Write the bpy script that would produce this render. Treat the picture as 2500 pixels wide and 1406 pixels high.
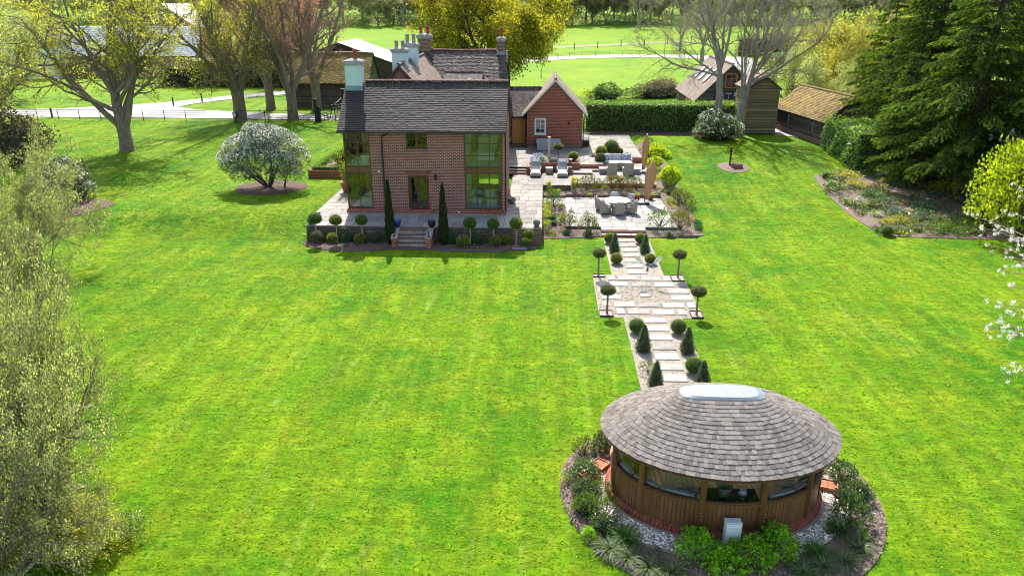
import bpy, math, random
import numpy as np
from mathutils import Vector, Matrix
from mathutils.geometry import delaunay_2d_cdt
RD = math.radians
for o in list(bpy.data.objects):
    bpy.data.objects.remove(o)
SC = bpy.context.scene
COL = SC.collection
# ------------------------------------------------------------------ camera, sky, sun, exposure
F_PX, PITCH, YAW, CAMH = 1800.0, math.atan(700 / 1800.0), RD(2.5), 13.5
cam = bpy.data.cameras.new('camera')
cam.sensor_width = 36.0
cam.lens = 36.0 * F_PX / 2500.0
cam.clip_start = 0.1
cam.clip_end = 3000.0
camo = bpy.data.objects.new('camera', cam)
camo.location = (0, 0, CAMH)
camo.rotation_euler = (math.pi / 2 - PITCH, 0, YAW)
COL.objects.link(camo)
SC.camera = camo
SUN_EL, SUN_AZ = RD(49), RD(-9)          # azimuth measured from +Y towards +X
world = bpy.data.worlds.new('World')
SC.world = world
world.use_nodes = True
wn = world.node_tree.nodes
wl = world.node_tree.links
wn.clear()
wo = wn.new('ShaderNodeOutputWorld')
wb = wn.new('ShaderNodeBackground')
sk = wn.new('ShaderNodeTexSky')
sk.sky_type = 'NISHITA'
sk.sun_disc = False
sk.sun_elevation = SUN_EL
sk.sun_rotation = SUN_AZ
sk.air_density = 1.0
sk.dust_density = 1.5
wb.inputs['Strength'].default_value = 0.15
wt = wn.new('ShaderNodeMix'); wt.data_type = 'RGBA'; wt.blend_type = 'MULTIPLY'; wt.inputs[0].default_value = 1.0; wt.inputs[7].default_value = (1.0, 0.93, 0.82, 1)   # camera white balance
wl.new(sk.outputs[0], wt.inputs[6]); wl.new(wt.outputs[2], wb.inputs[0])
wl.new(wb.outputs[0], wo.inputs[0])
sl = bpy.data.lights.new('sun', 'SUN')
sl.energy = 3.7
sl.angle = RD(0.6)
sl.color = (1.0, 0.955, 0.88)
so = bpy.data.objects.new('sun', sl)
sd = Vector((math.sin(SUN_AZ) * math.cos(SUN_EL), math.cos(SUN_AZ) * math.cos(SUN_EL), math.sin(SUN_EL)))
so.rotation_euler = sd.to_track_quat('Z', 'Y').to_euler()
so.location = sd * 60
COL.objects.link(so)
SC.view_settings.view_transform = 'Standard'
SC.view_settings.look = 'None'
SC.view_settings.gamma = 1.0
SC.view_settings.exposure = 1.38
SC.cycles.max_bounces = 8
SC.cycles.diffuse_bounces = 3
SC.cycles.glossy_bounces = 3
SC.cycles.transmission_bounces = 6
SC.cycles.transparent_max_bounces = 12
SC.cycles.use_denoising = True
SC.cycles.filter_width = 1.0
SC.cycles.sample_clamp_indirect = 4.0
SC.cycles.caustics_reflective = False
SC.cycles.caustics_refractive = False

# ------------------------------------------------------------------ terrain height and measuring
def ss(a, b, x):
    t = np.clip((np.asarray(x, float) - a) / (b - a), 0, 1)
    return t * t * (3 - 2 * t)

def gz0(x, y):
    x = np.asarray(x, float); y = np.asarray(y, float)
    zl = 1.0 * ss(40.8, 45.5, y) + 0.45 * ss(52, 64, y)
    zr = 1.45 * ss(43, 68, y)
    t = ss(-15, -13.6, x)
    z = zl * (1 - t) + zr * t
    d = np.clip(y - 100, 0, 220)
    z = z + 0.00013 * d * d + np.clip(y - 330, 0, 500) * 0.16
    z = z + 0.25 * np.sin(x * 0.045 + 1) * np.sin(y * 0.05) * ss(100, 130, y)
    return z

def gz(x, y):
    # the ground is dug out under the patios
    w = ss(-.1, .5, x) * (1 - ss(9.3, 9.9, x)) * ss(43.5, 44.2, y) * (1 - ss(70.6, 71.4, y))
    return gz0(x, y) - 0.7 * w

def gzf(x, y):
    return float(gz(x, y))

_cy, _sy, _cp, _sp = math.cos(YAW), math.sin(YAW), math.cos(PITCH), math.sin(PITCH)
def ray(px, py):
    a = (px - 1250) / F_PX; b = -(py - 703) / F_PX
    X, Y, Z = a, _cp + b * _sp, -_sp + b * _cp
    return X * _cy - Y * _sy, X * _sy + Y * _cy, Z

def G(px, py, z=0.0):
    X, Y, Z = ray(px, py)
    t = (z - CAMH) / Z
    return X * t, Y * t

def GG(px, py):
    """ground point, following the terrain"""
    z = 1.0
    for _ in range(40):
        x, y = G(px, py, z)
        z = 0.5 * z + 0.5 * gzf(x, y)
    return x, y, gzf(x, y)

def VV(px, py, y):
    X, Y, Z = ray(px, py)
    t = y / Y
    return X * t, CAMH + Z * t

# ------------------------------------------------------------------ object helpers
def tag(o, label=None, cat=None, group=None, kind=None):
    if label: o['label'] = label
    if cat: o['category'] = cat
    if group: o['group'] = group
    if kind: o['kind'] = kind
    return o

def thing(name, label, cat, loc=(0, 0, 0), rotz=0.0, group=None):
    o = bpy.data.objects.new(name, None)
    o.empty_display_size = 0.3
    o.location = loc
    o.rotation_euler = (0, 0, rotz)
    COL.objects.link(o)
    return tag(o, label, cat, group)

def rootloc(p):
    v = Vector((0, 0, 0))
    while p is not None:
        v = v + Vector(p.location)
        p = p.parent
    return v

def link(name, me, parent=None, loc=(0, 0, 0), rotz=0.0, scale=None):
    o = bpy.data.objects.new(name, me)
    o.location = loc
    if rotz: o.rotation_euler = (0, 0, rotz)
    if scale is not None: o.scale = scale if hasattr(scale, '__len__') else (scale,) * 3
    o.parent = parent
    COL.objects.link(o)
    return o

def auto_uv(me):
    nl = len(me.loops)
    if nl == 0: return
    co = np.empty(len(me.vertices) * 3, 'f'); me.vertices.foreach_get('co', co); co = co.reshape(-1, 3)
    lv = np.empty(nl, 'i'); me.loops.foreach_get('vertex_index', lv)
    nf = len(me.polygons)
    nrm = np.empty(nf * 3, 'f'); me.polygons.foreach_get('normal', nrm); nrm = nrm.reshape(-1, 3)
    tot = np.empty(nf, 'i'); me.polygons.foreach_get('loop_total', tot)
    n = np.repeat(nrm, tot, axis=0)
    t = np.stack([-n[:, 1], n[:, 0], np.zeros(nl)], 1)
    ln = np.linalg.norm(t, axis=1)
    flat = ln < 0.05
    t[flat] = (1, 0, 0); ln[flat] = 1
    t = t / ln[:, None]
    b = np.cross(n, t)
    p = co[lv]
    uv = np.stack([(p * t).sum(1), (p * b).sum(1)], 1).astype('f')
    lay = me.uv_layers.new(name='UVMap')
    lay.data.foreach_set('uv', uv.ravel())

def np_mesh(name, V, quads=None, tris=None, mats=(), midx=None, rnd=None, smooth=False, uv=False):
    V = np.asarray(V, 'f').reshape(-1, 3)
    parts = []; tot = []
    if quads is not None and len(quads):
        q = np.asarray(quads, 'i').reshape(-1, 4); parts.append(q.ravel()); tot.append(np.full(len(q), 4, 'i'))
    if tris is not None and len(tris):
        q = np.asarray(tris, 'i').reshape(-1, 3); parts.append(q.ravel()); tot.append(np.full(len(q), 3, 'i'))
    loops = np.concatenate(parts); tot = np.concatenate(tot)
    start = np.concatenate([[0], np.cumsum(tot)[:-1]]).astype('i')
    me = bpy.data.meshes.new(name)
    me.vertices.add(len(V)); me.vertices.foreach_set('co', V.ravel())
    me.loops.add(len(loops)); me.loops.foreach_set('vertex_index', loops)
    me.polygons.add(len(tot)); me.polygons.foreach_set('loop_start', start); me.polygons.foreach_set('loop_total', tot)
    for m in mats: me.materials.append(m)
    if midx is not None: me.polygons.foreach_set('material_index', np.asarray(midx, 'i'))
    me.polygons.foreach_set('use_smooth', np.full(len(tot), bool(smooth)))
    me.update(calc_edges=True)
    if rnd is not None:
        a = me.attributes.new('rnd', 'FLOAT', 'FACE'); a.data.foreach_set('value', np.asarray(rnd, 'f'))
    if uv: auto_uv(me)
    return me

class MB:
    def __init__(s):
        s.v = []; s.f = []; s.m = []; s.r = []
    def add(s, vs, fs, m=0, r=None):
        k = len(s.v); s.v.extend([tuple(a) for a in vs])
        for f in fs:
            s.f.append([i + k for i in f]); s.m.append(m); s.r.append(0.5 if r is None else r)
        return s
    def box(s, x0, x1, y0, y1, z0, z1, m=0, r=None):
        return s.add([(x0, y0, z0), (x1, y0, z0), (x1, y1, z0), (x0, y1, z0), (x0, y0, z1), (x1, y0, z1), (x1, y1, z1), (x0, y1, z1)],
                     [(0, 3, 2, 1), (4, 5, 6, 7), (0, 1, 5, 4), (1, 2, 6, 5), (2, 3, 7, 6), (3, 0, 4, 7)], m, r)
    def obox(s, c, size, rz=0.0, rx=0.0, ry=0.0, m=0, r=None, bev=0.0):
        M = Matrix.Translation(c) @ Matrix.Rotation(rz, 4, 'Z') @ Matrix.Rotation(ry, 4, 'Y') @ Matrix.Rotation(rx, 4, 'X')
        a, b, d = size[0] / 2, size[1] / 2, size[2] / 2
        if bev <= 0:
            vs = [(-a, -b, -d), (a, -b, -d), (a, b, -d), (-a, b, -d), (-a, -b, d), (a, -b, d), (a, b, d), (-a, b, d)]
            fs = [(0, 3, 2, 1), (4, 5, 6, 7), (0, 1, 5, 4), (1, 2, 6, 5), (2, 3, 7, 6), (3, 0, 4, 7)]
        else:
            e = bev
            vs = [(-a, -b, -d), (a, -b, -d), (a, b, -d), (-a, b, -d),
                  (-a, -b, d - e), (a, -b, d - e), (a, b, d - e), (-a, b, d - e),
                  (-a + e, -b + e, d), (a - e, -b + e, d), (a - e, b - e, d), (-a + e, b - e, d)]
            fs = [(0, 3, 2, 1), (0, 1, 5, 4), (1, 2, 6, 5), (2, 3, 7, 6), (3, 0, 4, 7),
                  (4, 5, 9, 8), (5, 6, 10, 9), (6, 7, 11, 10), (7, 4, 8, 11), (8, 9, 10, 11)]
        return s.add([M @ Vector(v) for v in vs], fs, m, r)
    def prism(s, poly, z0, z1, m=0):
        n = len(poly)
        vs = [(x, y, z0) for x, y in poly] + [(x, y, z1) for x, y in poly]
        fs = [tuple(range(n - 1, -1, -1)), tuple(range(n, 2 * n))] + [(i, (i + 1) % n, n + (i + 1) % n, n + i) for i in range(n)]
        return s.add(vs, fs, m)
    def yprism(s, poly, y0, y1, m=0):
        """polygon in xz (counter-clockwise seen from -y), extruded along y"""
        n = len(poly)
        vs = [(x, y0, z) for x, z in poly] + [(x, y1, z) for x, z in poly]
        fs = [tuple(range(n)), tuple(range(2 * n - 1, n - 1, -1))] + [(i, n + i, n + (i + 1) % n, (i + 1) % n) for i in range(n)]
        return s.add(vs, fs, m)
    def xprism(s, poly, x0, x1, m=0):
        n = len(poly)
        vs = [(x0, y, z) for y, z in poly] + [(x1, y, z) for y, z in poly]
        fs = [tuple(range(n - 1, -1, -1)), tuple(range(n, 2 * n))] + [(i, (i + 1) % n, n + (i + 1) % n, n + i) for i in range(n)]
        return s.add(vs, fs, m)
    def tube(s, pts, rad, n=8, m=0, caps=True):
        pts = [Vector(p) for p in pts]
        if not hasattr(rad, '__len__'): rad = [rad] * len(pts)
        k = len(s.v); fs = []
        ref = Vector((0, 0, 1)) if abs((pts[-1] - pts[0]).normalized().z) < 0.9 else Vector((1, 0, 0))
        for i, p in enumerate(pts):
            d = (pts[min(i + 1, len(pts) - 1)] - pts[max(i - 1, 0)]).normalized()
            a = d.cross(ref)
            if a.length < 1e-4: a = d.orthogonal()
            a.normalize(); b = d.cross(a)
            for j in range(n):
                t = 2 * math.pi * j / n
                s.v.append(tuple(p + (a * math.cos(t) + b * math.sin(t)) * rad[i]))
        for i in range(len(pts) - 1):
            for j in range(n):
                fs.append([k + i * n + j, k + i * n + (j + 1) % n, k + (i + 1) * n + (j + 1) % n, k + (i + 1) * n + j])
        if caps:
            fs.append([k + j for j in range(n - 1, -1, -1)]); fs.append([k + (len(pts) - 1) * n + j for j in range(n)])
        for f in fs: s.f.append(f); s.m.append(m); s.r.append(0.5)
        return s
    def lathe(s, prof, c=(0, 0, 0), n=20, m=0, sx=1.0, sy=1.0):
        k = len(s.v)
        for r, z in prof:
            for j in range(n):
                t = 2 * math.pi * j / n
                s.v.append((c[0] + r * math.cos(t) * sx, c[1] + r * math.sin(t) * sy, c[2] + z))
        for i in range(len(prof) - 1):
            for j in range(n):
                s.f.append([k + i * n + j, k + i * n + (j + 1) % n, k + (i + 1) * n + (j + 1) % n, k + (i + 1) * n + j]); s.m.append(m); s.r.append(0.5)
        return s
    def mesh(s, name, mats, smooth=False, uv=True, off=(0, 0, 0)):
        me = bpy.data.meshes.new(name)
        o = off
        me.from_pydata([(a[0] - o[0], a[1] - o[1], a[2] - o[2]) for a in s.v] if any(o) else s.v, [], s.f)
        for mm in (mats if isinstance(mats, (list, tuple)) else [mats]): me.materials.append(mm)
        me.polygons.foreach_set('material_index', s.m)
        if smooth: me.polygons.foreach_set('use_smooth', [True] * len(s.f))
        a = me.attributes.new('rnd', 'FLOAT', 'FACE'); a.data.foreach_set('value', s.r)
        if uv: auto_uv(me)
        return me
    def build(s, name, mats, parent=None, smooth=False, local=False, kind=None):
        """vertices are world coordinates unless local"""
        me = s.mesh(name, mats, smooth)
        if parent is not None and not local:
            o = rootloc(parent)
            co = np.empty(len(me.vertices) * 3, 'f'); me.vertices.foreach_get('co', co)
            co = (co.reshape(-1, 3) - np.array(o, 'f')).ravel(); me.vertices.foreach_set('co', co)
        ob = link(name, me, parent)
        if kind: ob['kind'] = kind
        elif parent is None: ob['kind'] = 'structure'
        return ob

def copy_tree(o, parent=None):
    c = o.copy(); COL.objects.link(c); c.parent = parent
    for ch in list(o.children): copy_tree(ch, c)
    return c

# ------------------------------------------------------------------ materials
def _n(nt, t, **k):
    nd = nt.nodes.new(t)
    for a, b in k.items(): setattr(nd, a, b)
    return nd

def new_mat(name):
    m = bpy.data.materials.new(name); m.use_nodes = True
    nt = m.node_tree; nt.nodes.clear()
    out = nt.nodes.new('ShaderNodeOutputMaterial')
    return m, nt, out

def mix_col(nt, fac, a, b, blend='MIX'):
    n = _n(nt, 'ShaderNodeMix', data_type='RGBA', blend_type=blend)
    if hasattr(fac, 'links') or hasattr(fac, 'is_output'): nt.links.new(fac, n.inputs[0])
    else: n.inputs[0].default_value = fac
    for v, i in ((a, 6), (b, 7)):
        if hasattr(v, 'is_output'): nt.links.new(v, n.inputs[i])
        else: n.inputs[i].default_value = (*v[:3], 1)
    return n.outputs[2]

def noise(nt, scale, detail=4, rough=0.6, coord='Object', vec=None, stretch=None):
    if vec is None:
        tc = _n(nt, 'ShaderNodeTexCoord'); vec = tc.outputs[coord]
    if stretch is not None:
        mp = _n(nt, 'ShaderNodeMapping'); nt.links.new(vec, mp.inputs[0]); mp.inputs['Scale'].default_value = stretch[:3]
        if len(stretch) > 3: mp.inputs['Rotation'].default_value = (0, 0, stretch[3])
        vec = mp.outputs[0]
    n = _n(nt, 'ShaderNodeTexNoise'); n.inputs['Scale'].default_value = scale
    n.inputs['Detail'].default_value = detail; n.inputs['Roughness'].default_value = rough
    nt.links.new(vec, n.inputs['Vector'])
    return n.outputs['Fac']

def ramp(nt, fac, stops):
    r = _n(nt, 'ShaderNodeValToRGB')
    els = r.color_ramp.elements
    while len(els) < len(stops): els.new(0.5)
    for e, (p, c) in zip(els, stops):
        e.position = p; e.color = (*(c if hasattr(c, '__len__') else (c, c, c)), 1)
    nt.links.new(fac, r.inputs[0])
    return r.outputs[0]

def value_mul(nt, col, fac, lo, hi):
    """multiply colour by a factor running lo..hi over fac 0..1"""
    mr = _n(nt, 'ShaderNodeMapRange'); nt.links.new(fac, mr.inputs[0])
    mr.inputs[3].default_value = lo; mr.inputs[4].default_value = hi
    h = _n(nt, 'ShaderNodeHueSaturation'); nt.links.new(mr.outputs[0], h.inputs['Value'])
    if hasattr(col, 'is_output'): nt.links.new(col, h.inputs['Color'])
    else: h.inputs['Color'].default_value = (*col, 1)
    return h.outputs[0]

def principled(nt, out, col, rough=0.8, metal=0.0, spec=0.5, bump=None, bstr=0.3, bdist=0.02):
    b = _n(nt, 'ShaderNodeBsdfPrincipled')
    if hasattr(col, 'is_output'): nt.links.new(col, b.inputs['Base Color'])
    else: b.inputs['Base Color'].default_value = (*col, 1)
    b.inputs['Roughness'].default_value = rough
    b.inputs['Metallic'].default_value = metal
    b.inputs['Specular IOR Level'].default_value = spec
    if bump is not None:
        bp = _n(nt, 'ShaderNodeBump'); bp.inputs['Strength'].default_value = bstr; bp.inputs['Distance'].default_value = bdist
        nt.links.new(bump, bp.inputs['Height']); nt.links.new(bp.outputs[0], b.inputs['Normal'])
    nt.links.new(b.outputs[0], out.inputs[0])
    return b

def mat(name, c1, c2=None, scale=4, rough=0.8, metal=0.0, spec=0.4, obj=0.0, att=0.0, bump=0.3, bscale=40, bdist=0.01, contrast=(0.35, 0.65), c3=None, s3=0.6, f3=(0.55, 0.7), stretch=None, coord='Object'):
    m, nt, out = new_mat(name)
    col = c1
    if c2 is not None:
        f = ramp(nt, noise(nt, scale, 5, 0.65, coord, stretch=stretch), [(contrast[0], 0.0), (contrast[1], 1.0)])
        col = mix_col(nt, f, c1, c2)
    if c3 is not None:
        f = ramp(nt, noise(nt, s3, 6, 0.7, coord), [(f3[0], 0.0), (f3[1], 1.0)])
        col = mix_col(nt, f, col, c3)
    if obj > 0:
        oi = _n(nt, 'ShaderNodeObjectInfo'); col = value_mul(nt, col, oi.outputs['Random'], 1 - obj, 1 + obj)
    if att > 0:
        at = _n(nt, 'ShaderNodeAttribute', attribute_name='rnd'); col = value_mul(nt, col, at.outputs['Fac'], 1 - att, 1 + att)
    bn = noise(nt, bscale, 4, 0.7, coord) if bump > 0 else None
    principled(nt, out, col, rough, metal, spec, bn, bump, bdist)
    return m

def brick_mat(name, c1, c2, mortar, bw=0.225, bh=0.075, ms=0.012, stain=None, bump=0.5, stain_f=(0.5, 0.75), offset=0.5):
    m, nt, out = new_mat(name)
    uvn = _n(nt, 'ShaderNodeUVMap'); uvn.uv_map = 'UVMap'
    bt = _n(nt, 'ShaderNodeTexBrick'); bt.offset = offset
    nt.links.new(uvn.outputs[0], bt.inputs['Vector'])
    bt.inputs['Scale'].default_value = 1.0
    bt.inputs['Brick Width'].default_value = bw; bt.inputs['Row Height'].default_value = bh
    bt.inputs['Mortar Size'].default_value = ms; bt.inputs['Mortar Smooth'].default_value = 0.1
    bt.inputs['Bias'].default_value = -0.1
    bt.inputs['Color1'].default_value = (*c1, 1); bt.inputs['Color2'].default_value = (*c2, 1); bt.inputs['Mortar'].default_value = (*mortar, 1)
    col = bt.outputs['Color']
    nz = noise(nt, 0.7, 6, 0.7, vec=uvn.outputs[0])
    col = value_mul(nt, col, nz, 0.7, 1.3)
    if stain is not None:
        f = ramp(nt, noise(nt, 0.9, 7, 0.72, vec=uvn.outputs[0]), [(stain_f[0], 0.0), (stain_f[1], 1.0)])
        col = mix_col(nt, f, col, stain)
    n2 = noise(nt, 30, 4, 0.7, vec=uvn.outputs[0])
    mth = _n(nt, 'ShaderNodeMath', operation='MULTIPLY_ADD'); nt.links.new(bt.outputs['Fac'], mth.inputs[0]); mth.inputs[1].default_value = -1.0
    nt.links.new(n2, mth.inputs[2])
    principled(nt, out, col, 0.9, 0, 0.2, mth.outputs[0], bump, 0.012)
    return m

def leaf_mat(name, c1, c2, trans=0.45, rough=0.5, spec=0.35, tcol=None, att=0.35, hscale=0.8, gloss=None):
    """two-tone leaves: tone by clump (object-space noise) and by leaf (rnd)"""
    m, nt, out = new_mat(name)
    at = _n(nt, 'ShaderNodeAttribute', attribute_name='rnd')
    nz = noise(nt, hscale, 3, 0.6)
    ad = _n(nt, 'ShaderNodeMath', operation='ADD'); nt.links.new(nz, ad.inputs[0]); nt.links.new(at.outputs['Fac'], ad.inputs[1])
    f = ramp(nt, _half(nt, ad.outputs[0]), [(0.3, 0.0), (0.7, 1.0)])
    col = mix_col(nt, f, c1, c2)
    oi = _n(nt, 'ShaderNodeObjectInfo'); col = value_mul(nt, col, oi.outputs['Random'], 0.88, 1.12)
    col = value_mul(nt, col, at.outputs['Fac'], 1 - att, 1 + att)
    b = principled(nt, out, col, rough, 0, spec)
    if trans > 0:
        tr = _n(nt, 'ShaderNodeBsdfTranslucent')
        tc = mix_col(nt, 1.0, col, tcol or (1.0, 1.0, 0.45), 'MULTIPLY')
        sc = _n(nt, 'ShaderNodeHueSaturation'); sc.inputs['Value'].default_value = 1.7; nt.links.new(tc, sc.inputs['Color'])
        nt.links.new(sc.outputs[0], tr.inputs[0])
        mx = _n(nt, 'ShaderNodeMixShader'); mx.inputs[0].default_value = trans
        nt.links.new(b.outputs[0], mx.inputs[1]); nt.links.new(tr.outputs[0], mx.inputs[2]); nt.links.new(mx.outputs[0], out.inputs[0])
    return m

def _half(nt, s):
    q = _n(nt, 'ShaderNodeMath', operation='MULTIPLY'); nt.links.new(s, q.inputs[0]); q.inputs[1].default_value = 0.5
    return q.outputs[0]

def glass_mat(name, tint=(0.8, 0.9, 0.82), refl=0.18):
    m, nt, out = new_mat(name)
    tr = _n(nt, 'ShaderNodeBsdfTransparent'); tr.inputs[0].default_value = (*tint, 1)
    gl = _n(nt, 'ShaderNodeBsdfGlossy'); gl.inputs['Roughness'].default_value = 0.015
    bn = noise(nt, 1.3, 1, 0.5)
    bp = _n(nt, 'ShaderNodeBump'); bp.inputs['Strength'].default_value = 0.05; bp.inputs['Distance'].default_value = 0.05
    nt.links.new(bn, bp.inputs['Height']); nt.links.new(bp.outputs[0], gl.inputs['Normal'])
    lw = _n(nt, 'ShaderNodeLayerWeight'); lw.inputs[0].default_value = 0.25
    mr = _n(nt, 'ShaderNodeMapRange'); nt.links.new(lw.outputs['Fresnel'], mr.inputs[0]); mr.inputs[3].default_value = refl; mr.inputs[4].default_value = 1.0
    mx = _n(nt, 'ShaderNodeMixShader'); nt.links.new(mr.outputs[0], mx.inputs[0])
    nt.links.new(tr.outputs[0], mx.inputs[1]); nt.links.new(gl.outputs[0], mx.inputs[2]); nt.links.new(mx.outputs[0], out.inputs[0])
    return m

def lawn_mat():
    m, nt, out = new_mat('mown_grass')
    tc = _n(nt, 'ShaderNodeTexCoord'); ob = tc.outputs['Object']
    big = ramp(nt, noise(nt, 0.13, 7, 0.68, vec=ob), [(0.38, 0.0), (0.62, 1.0)])
    col = mix_col(nt, big, (0.042, 0.150, 0.003), (0.125, 0.232, 0.004))
    yel = ramp(nt, noise(nt, 0.5, 8, 0.75, vec=ob, stretch=(1, .8, 1)), [(0.45, 0.0), (0.66, 1.0)])
    col = mix_col(nt, yel, col, (0.190, 0.255, 0.008))
    # mowing lines running away from the viewer
    st = ramp(nt, noise(nt, 1.0, 6, 0.6, vec=ob, stretch=(1.5, 0.05, 1.0, RD(4))), [(0.40, 0.0), (0.60, 1.0)])
    col = value_mul(nt, col, st, 0.87, 1.13)
    pl = _n(nt, 'ShaderNodeMath', operation='MULTIPLY'); nt.links.new(ramp(nt, noise(nt, 1.7, 3, 0.6, vec=ob, stretch=(1.3, 0.10, 1, RD(6))), [(0.54, 0.0), (0.68, 1.0)]), pl.inputs[0]); nt.links.new(ramp(nt, noise(nt, 0.25, 5, 0.7, vec=ob), [(0.45, 0.0), (0.66, .5)]), pl.inputs[1])
    col = mix_col(nt, pl.outputs[0], col, (0.30, 0.36, 0.08))
    pale = ramp(nt, noise(nt, 0.6, 9, 0.8, vec=ob, stretch=(.7, 1.2, 1)), [(0.62, 0.0), (0.76, 0.7)])
    col = mix_col(nt, pale, col, (0.36, 0.35, 0.12))
    mid = noise(nt, 2.2, 9, 0.8, vec=ob, stretch=(0.55, 1.3, 1))
    col = value_mul(nt, col, ramp(nt, mid, [(0.38, 0.0), (0.62, 1.0)]), 0.68, 1.28)
    fine = noise(nt, 7.5, 8, 0.85, vec=ob, stretch=(0.5, 1.2, 1))
    fr_ = ramp(nt, fine, [(0.38, 0.0), (0.62, 1.0)])
    col = mix_col(nt, fr_, mix_col(nt, 1.0, col, (0.50, 0.72, 0.4), 'MULTIPLY'), mix_col(nt, 1.0, col, (1.4, 1.22, 1.5), 'MULTIPLY'))  # fine streaks put the shadows of grass tufts into the colour
    spk = ramp(nt, noise(nt, 5.0, 4, 0.9, vec=ob, stretch=(0.6, 1.6, 1)), [(0.60, 0.0), (0.70, 0.35)])
    col = mix_col(nt, spk, col, (0.018, 0.085, 0.003))
    # far meadow: even, lighter grass
    sx = _n(nt, 'ShaderNodeSeparateXYZ'); nt.links.new(ob, sx.inputs[0])
    mr = _n(nt, 'ShaderNodeMapRange'); nt.links.new(sx.outputs[1], mr.inputs[0]); mr.inputs[1].default_value = 96; mr.inputs[2].default_value = 112
    far = mix_col(nt, ramp(nt, noise(nt, 0.06, 8, 0.75, vec=ob), [(0.35, 0.0), (0.65, 1.0)]), (0.105, 0.225, 0.008), (0.185, 0.27, 0.014))
    far = value_mul(nt, far, ramp(nt, noise(nt, 1.2, 8, 0.85, vec=ob, stretch=(.25, 1.2, 1)), [(0.38, 0.0), (0.62, 1.0)]), 0.72, 1.22)
    col = mix_col(nt, mr.outputs[0], col, far)
    h1 = _n(nt, 'ShaderNodeMath', operation='MULTIPLY_ADD'); nt.links.new(mid, h1.inputs[0]); h1.inputs[1].default_value = 1.6; nt.links.new(fine, h1.inputs[2])
    principled(nt, out, col, 0.85, 0, 0.08, h1.outputs[0], 0.75, 0.07)
    return m

M = {}
M['lawn'] = lawn_mat()
M['brick_front'] = brick_mat('red_brick_white_mortar', (0.25, 0.054, 0.036), (0.115, 0.028, 0.022), (0.46, 0.39, 0.35), 0.25, 0.096, 0.0115, stain=(0.23, 0.075, 0.045), stain_f=(0.58, 0.80))
M['brick_red'] = brick_mat('red_brick', (0.33, 0.072, 0.034), (0.16, 0.034, 0.020), (0.42, 0.31, 0.26), 0.27, 0.125, 0.012)
M['brick_old'] = brick_mat('old_brown_brick', (0.18, 0.080, 0.052), (0.085, 0.042, 0.030), (0.34, 0.28, 0.25), 0.25, 0.11, 0.013)
M['brick_dark'] = brick_mat('blackened_brick', (0.085, 0.060, 0.046), (0.036, 0.030, 0.024), (0.14, 0.125, 0.11), 0.25, 0.09, 0.014, stain=(0.30, 0.285, 0.26), stain_f=(0.56, 0.70))
M['brick_piece'] = mat('red_brick_piece', (0.34, 0.085, 0.05), (0.24, 0.06, 0.04), 6, 0.9, obj=0.25, att=0.25, bump=0.4)
M['mortar'] = mat('mortar', (0.36, 0.30, 0.26), (0.28, 0.23, 0.20), 8, 0.95)
M['stone'] = mat('york_stone', (0.30, 0.275, 0.245), (0.185, 0.17, 0.15), 1.6, 0.85, obj=0.26, bump=0.35, bscale=22, c3=(0.19, 0.17, 0.15), s3=1.2, f3=(0.56, 0.68))
M['stone_grey'] = mat('weathered_grey_stone', (0.30, 0.285, 0.265), (0.20, 0.19, 0.185), 1.6, 0.85, obj=0.22, bump=0.35, bscale=22, c3=(0.30, 0.235, 0.22), s3=0.9, f3=(0.5, 0.7))
M['stone_pale'] = mat('pale_path_stone', (0.33, 0.315, 0.285), (0.235, 0.225, 0.205), 2.5, 0.85, obj=0.2, bump=0.3, bscale=24, c3=(0.22, 0.215, 0.205), s3=1.8, f3=(0.52, 0.66))
M['bedding'] = mat('paving_bed', (0.16, 0.145, 0.12), (0.09, 0.08, 0.065), 5, 0.95)
M['soil'] = mat('bark_mulch', (0.24, 0.175, 0.142), (0.125, 0.086, 0.07), 14, 0.95, bump=1.0, bscale=30, bdist=0.05, c3=(0.38, 0.30, 0.255), s3=22, f3=(0.58, 0.66))
M['soil_dark'] = mat('dark_mulch', (0.14, 0.088, 0.074), (0.075, 0.047, 0.04), 14, 0.95, bump=1.0, bscale=30, bdist=0.05, c3=(0.2, 0.14, 0.12), s3=25, f3=(0.62, 0.68))
M['gravel'] = mat('buff_gravel', (0.36, 0.32, 0.265), (0.265, 0.23, 0.185), 12, 0.9, bump=1.0, bscale=45, bdist=0.03, c3=(0.26, 0.20, 0.145), s3=2.5, f3=(0.5, 0.75))
M['drive'] = mat('pale_drive_gravel', (0.38, 0.365, 0.35), (0.28, 0.27, 0.255), 0.6, 0.9, bump=0.5, bscale=25, bdist=0.02, c3=(0.36, 0.34, 0.31), s3=0.35, f3=(0.52, 0.7))
M['tile_dark'] = mat('dark_clay_tile', (0.034, 0.028, 0.027), (0.056, 0.044, 0.041), 0.8, 0.75, att=0.16, bump=0.5, bscale=30, c3=(0.11, 0.10, 0.092), s3=5, f3=(0.60, 0.72))
M['tile_old'] = mat('lichened_clay_tile', (0.062, 0.046, 0.042), (0.105, 0.078, 0.066), 1.5, 0.8, att=0.5, bump=0.5, bscale=30, c3=(0.34, 0.31, 0.28), s3=3.2, f3=(0.57, 0.66))
M['tile_brown'] = mat('brown_clay_tile', (0.15, 0.105, 0.075), (0.20, 0.155, 0.115), 1.5, 0.8, att=0.35, bump=0.5, bscale=30, c3=(0.28, 0.24, 0.20), s3=2.5, f3=(0.58, 0.7))
M['tile_moss'] = mat('mossy_tile', (0.13, 0.095, 0.045), (0.19, 0.15, 0.030), 1.6, 0.9, att=0.35, bump=0.8, bscale=18, bdist=0.03, c3=(0.25, 0.185, 0.03), s3=1.1, f3=(0.42, 0.60))
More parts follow.
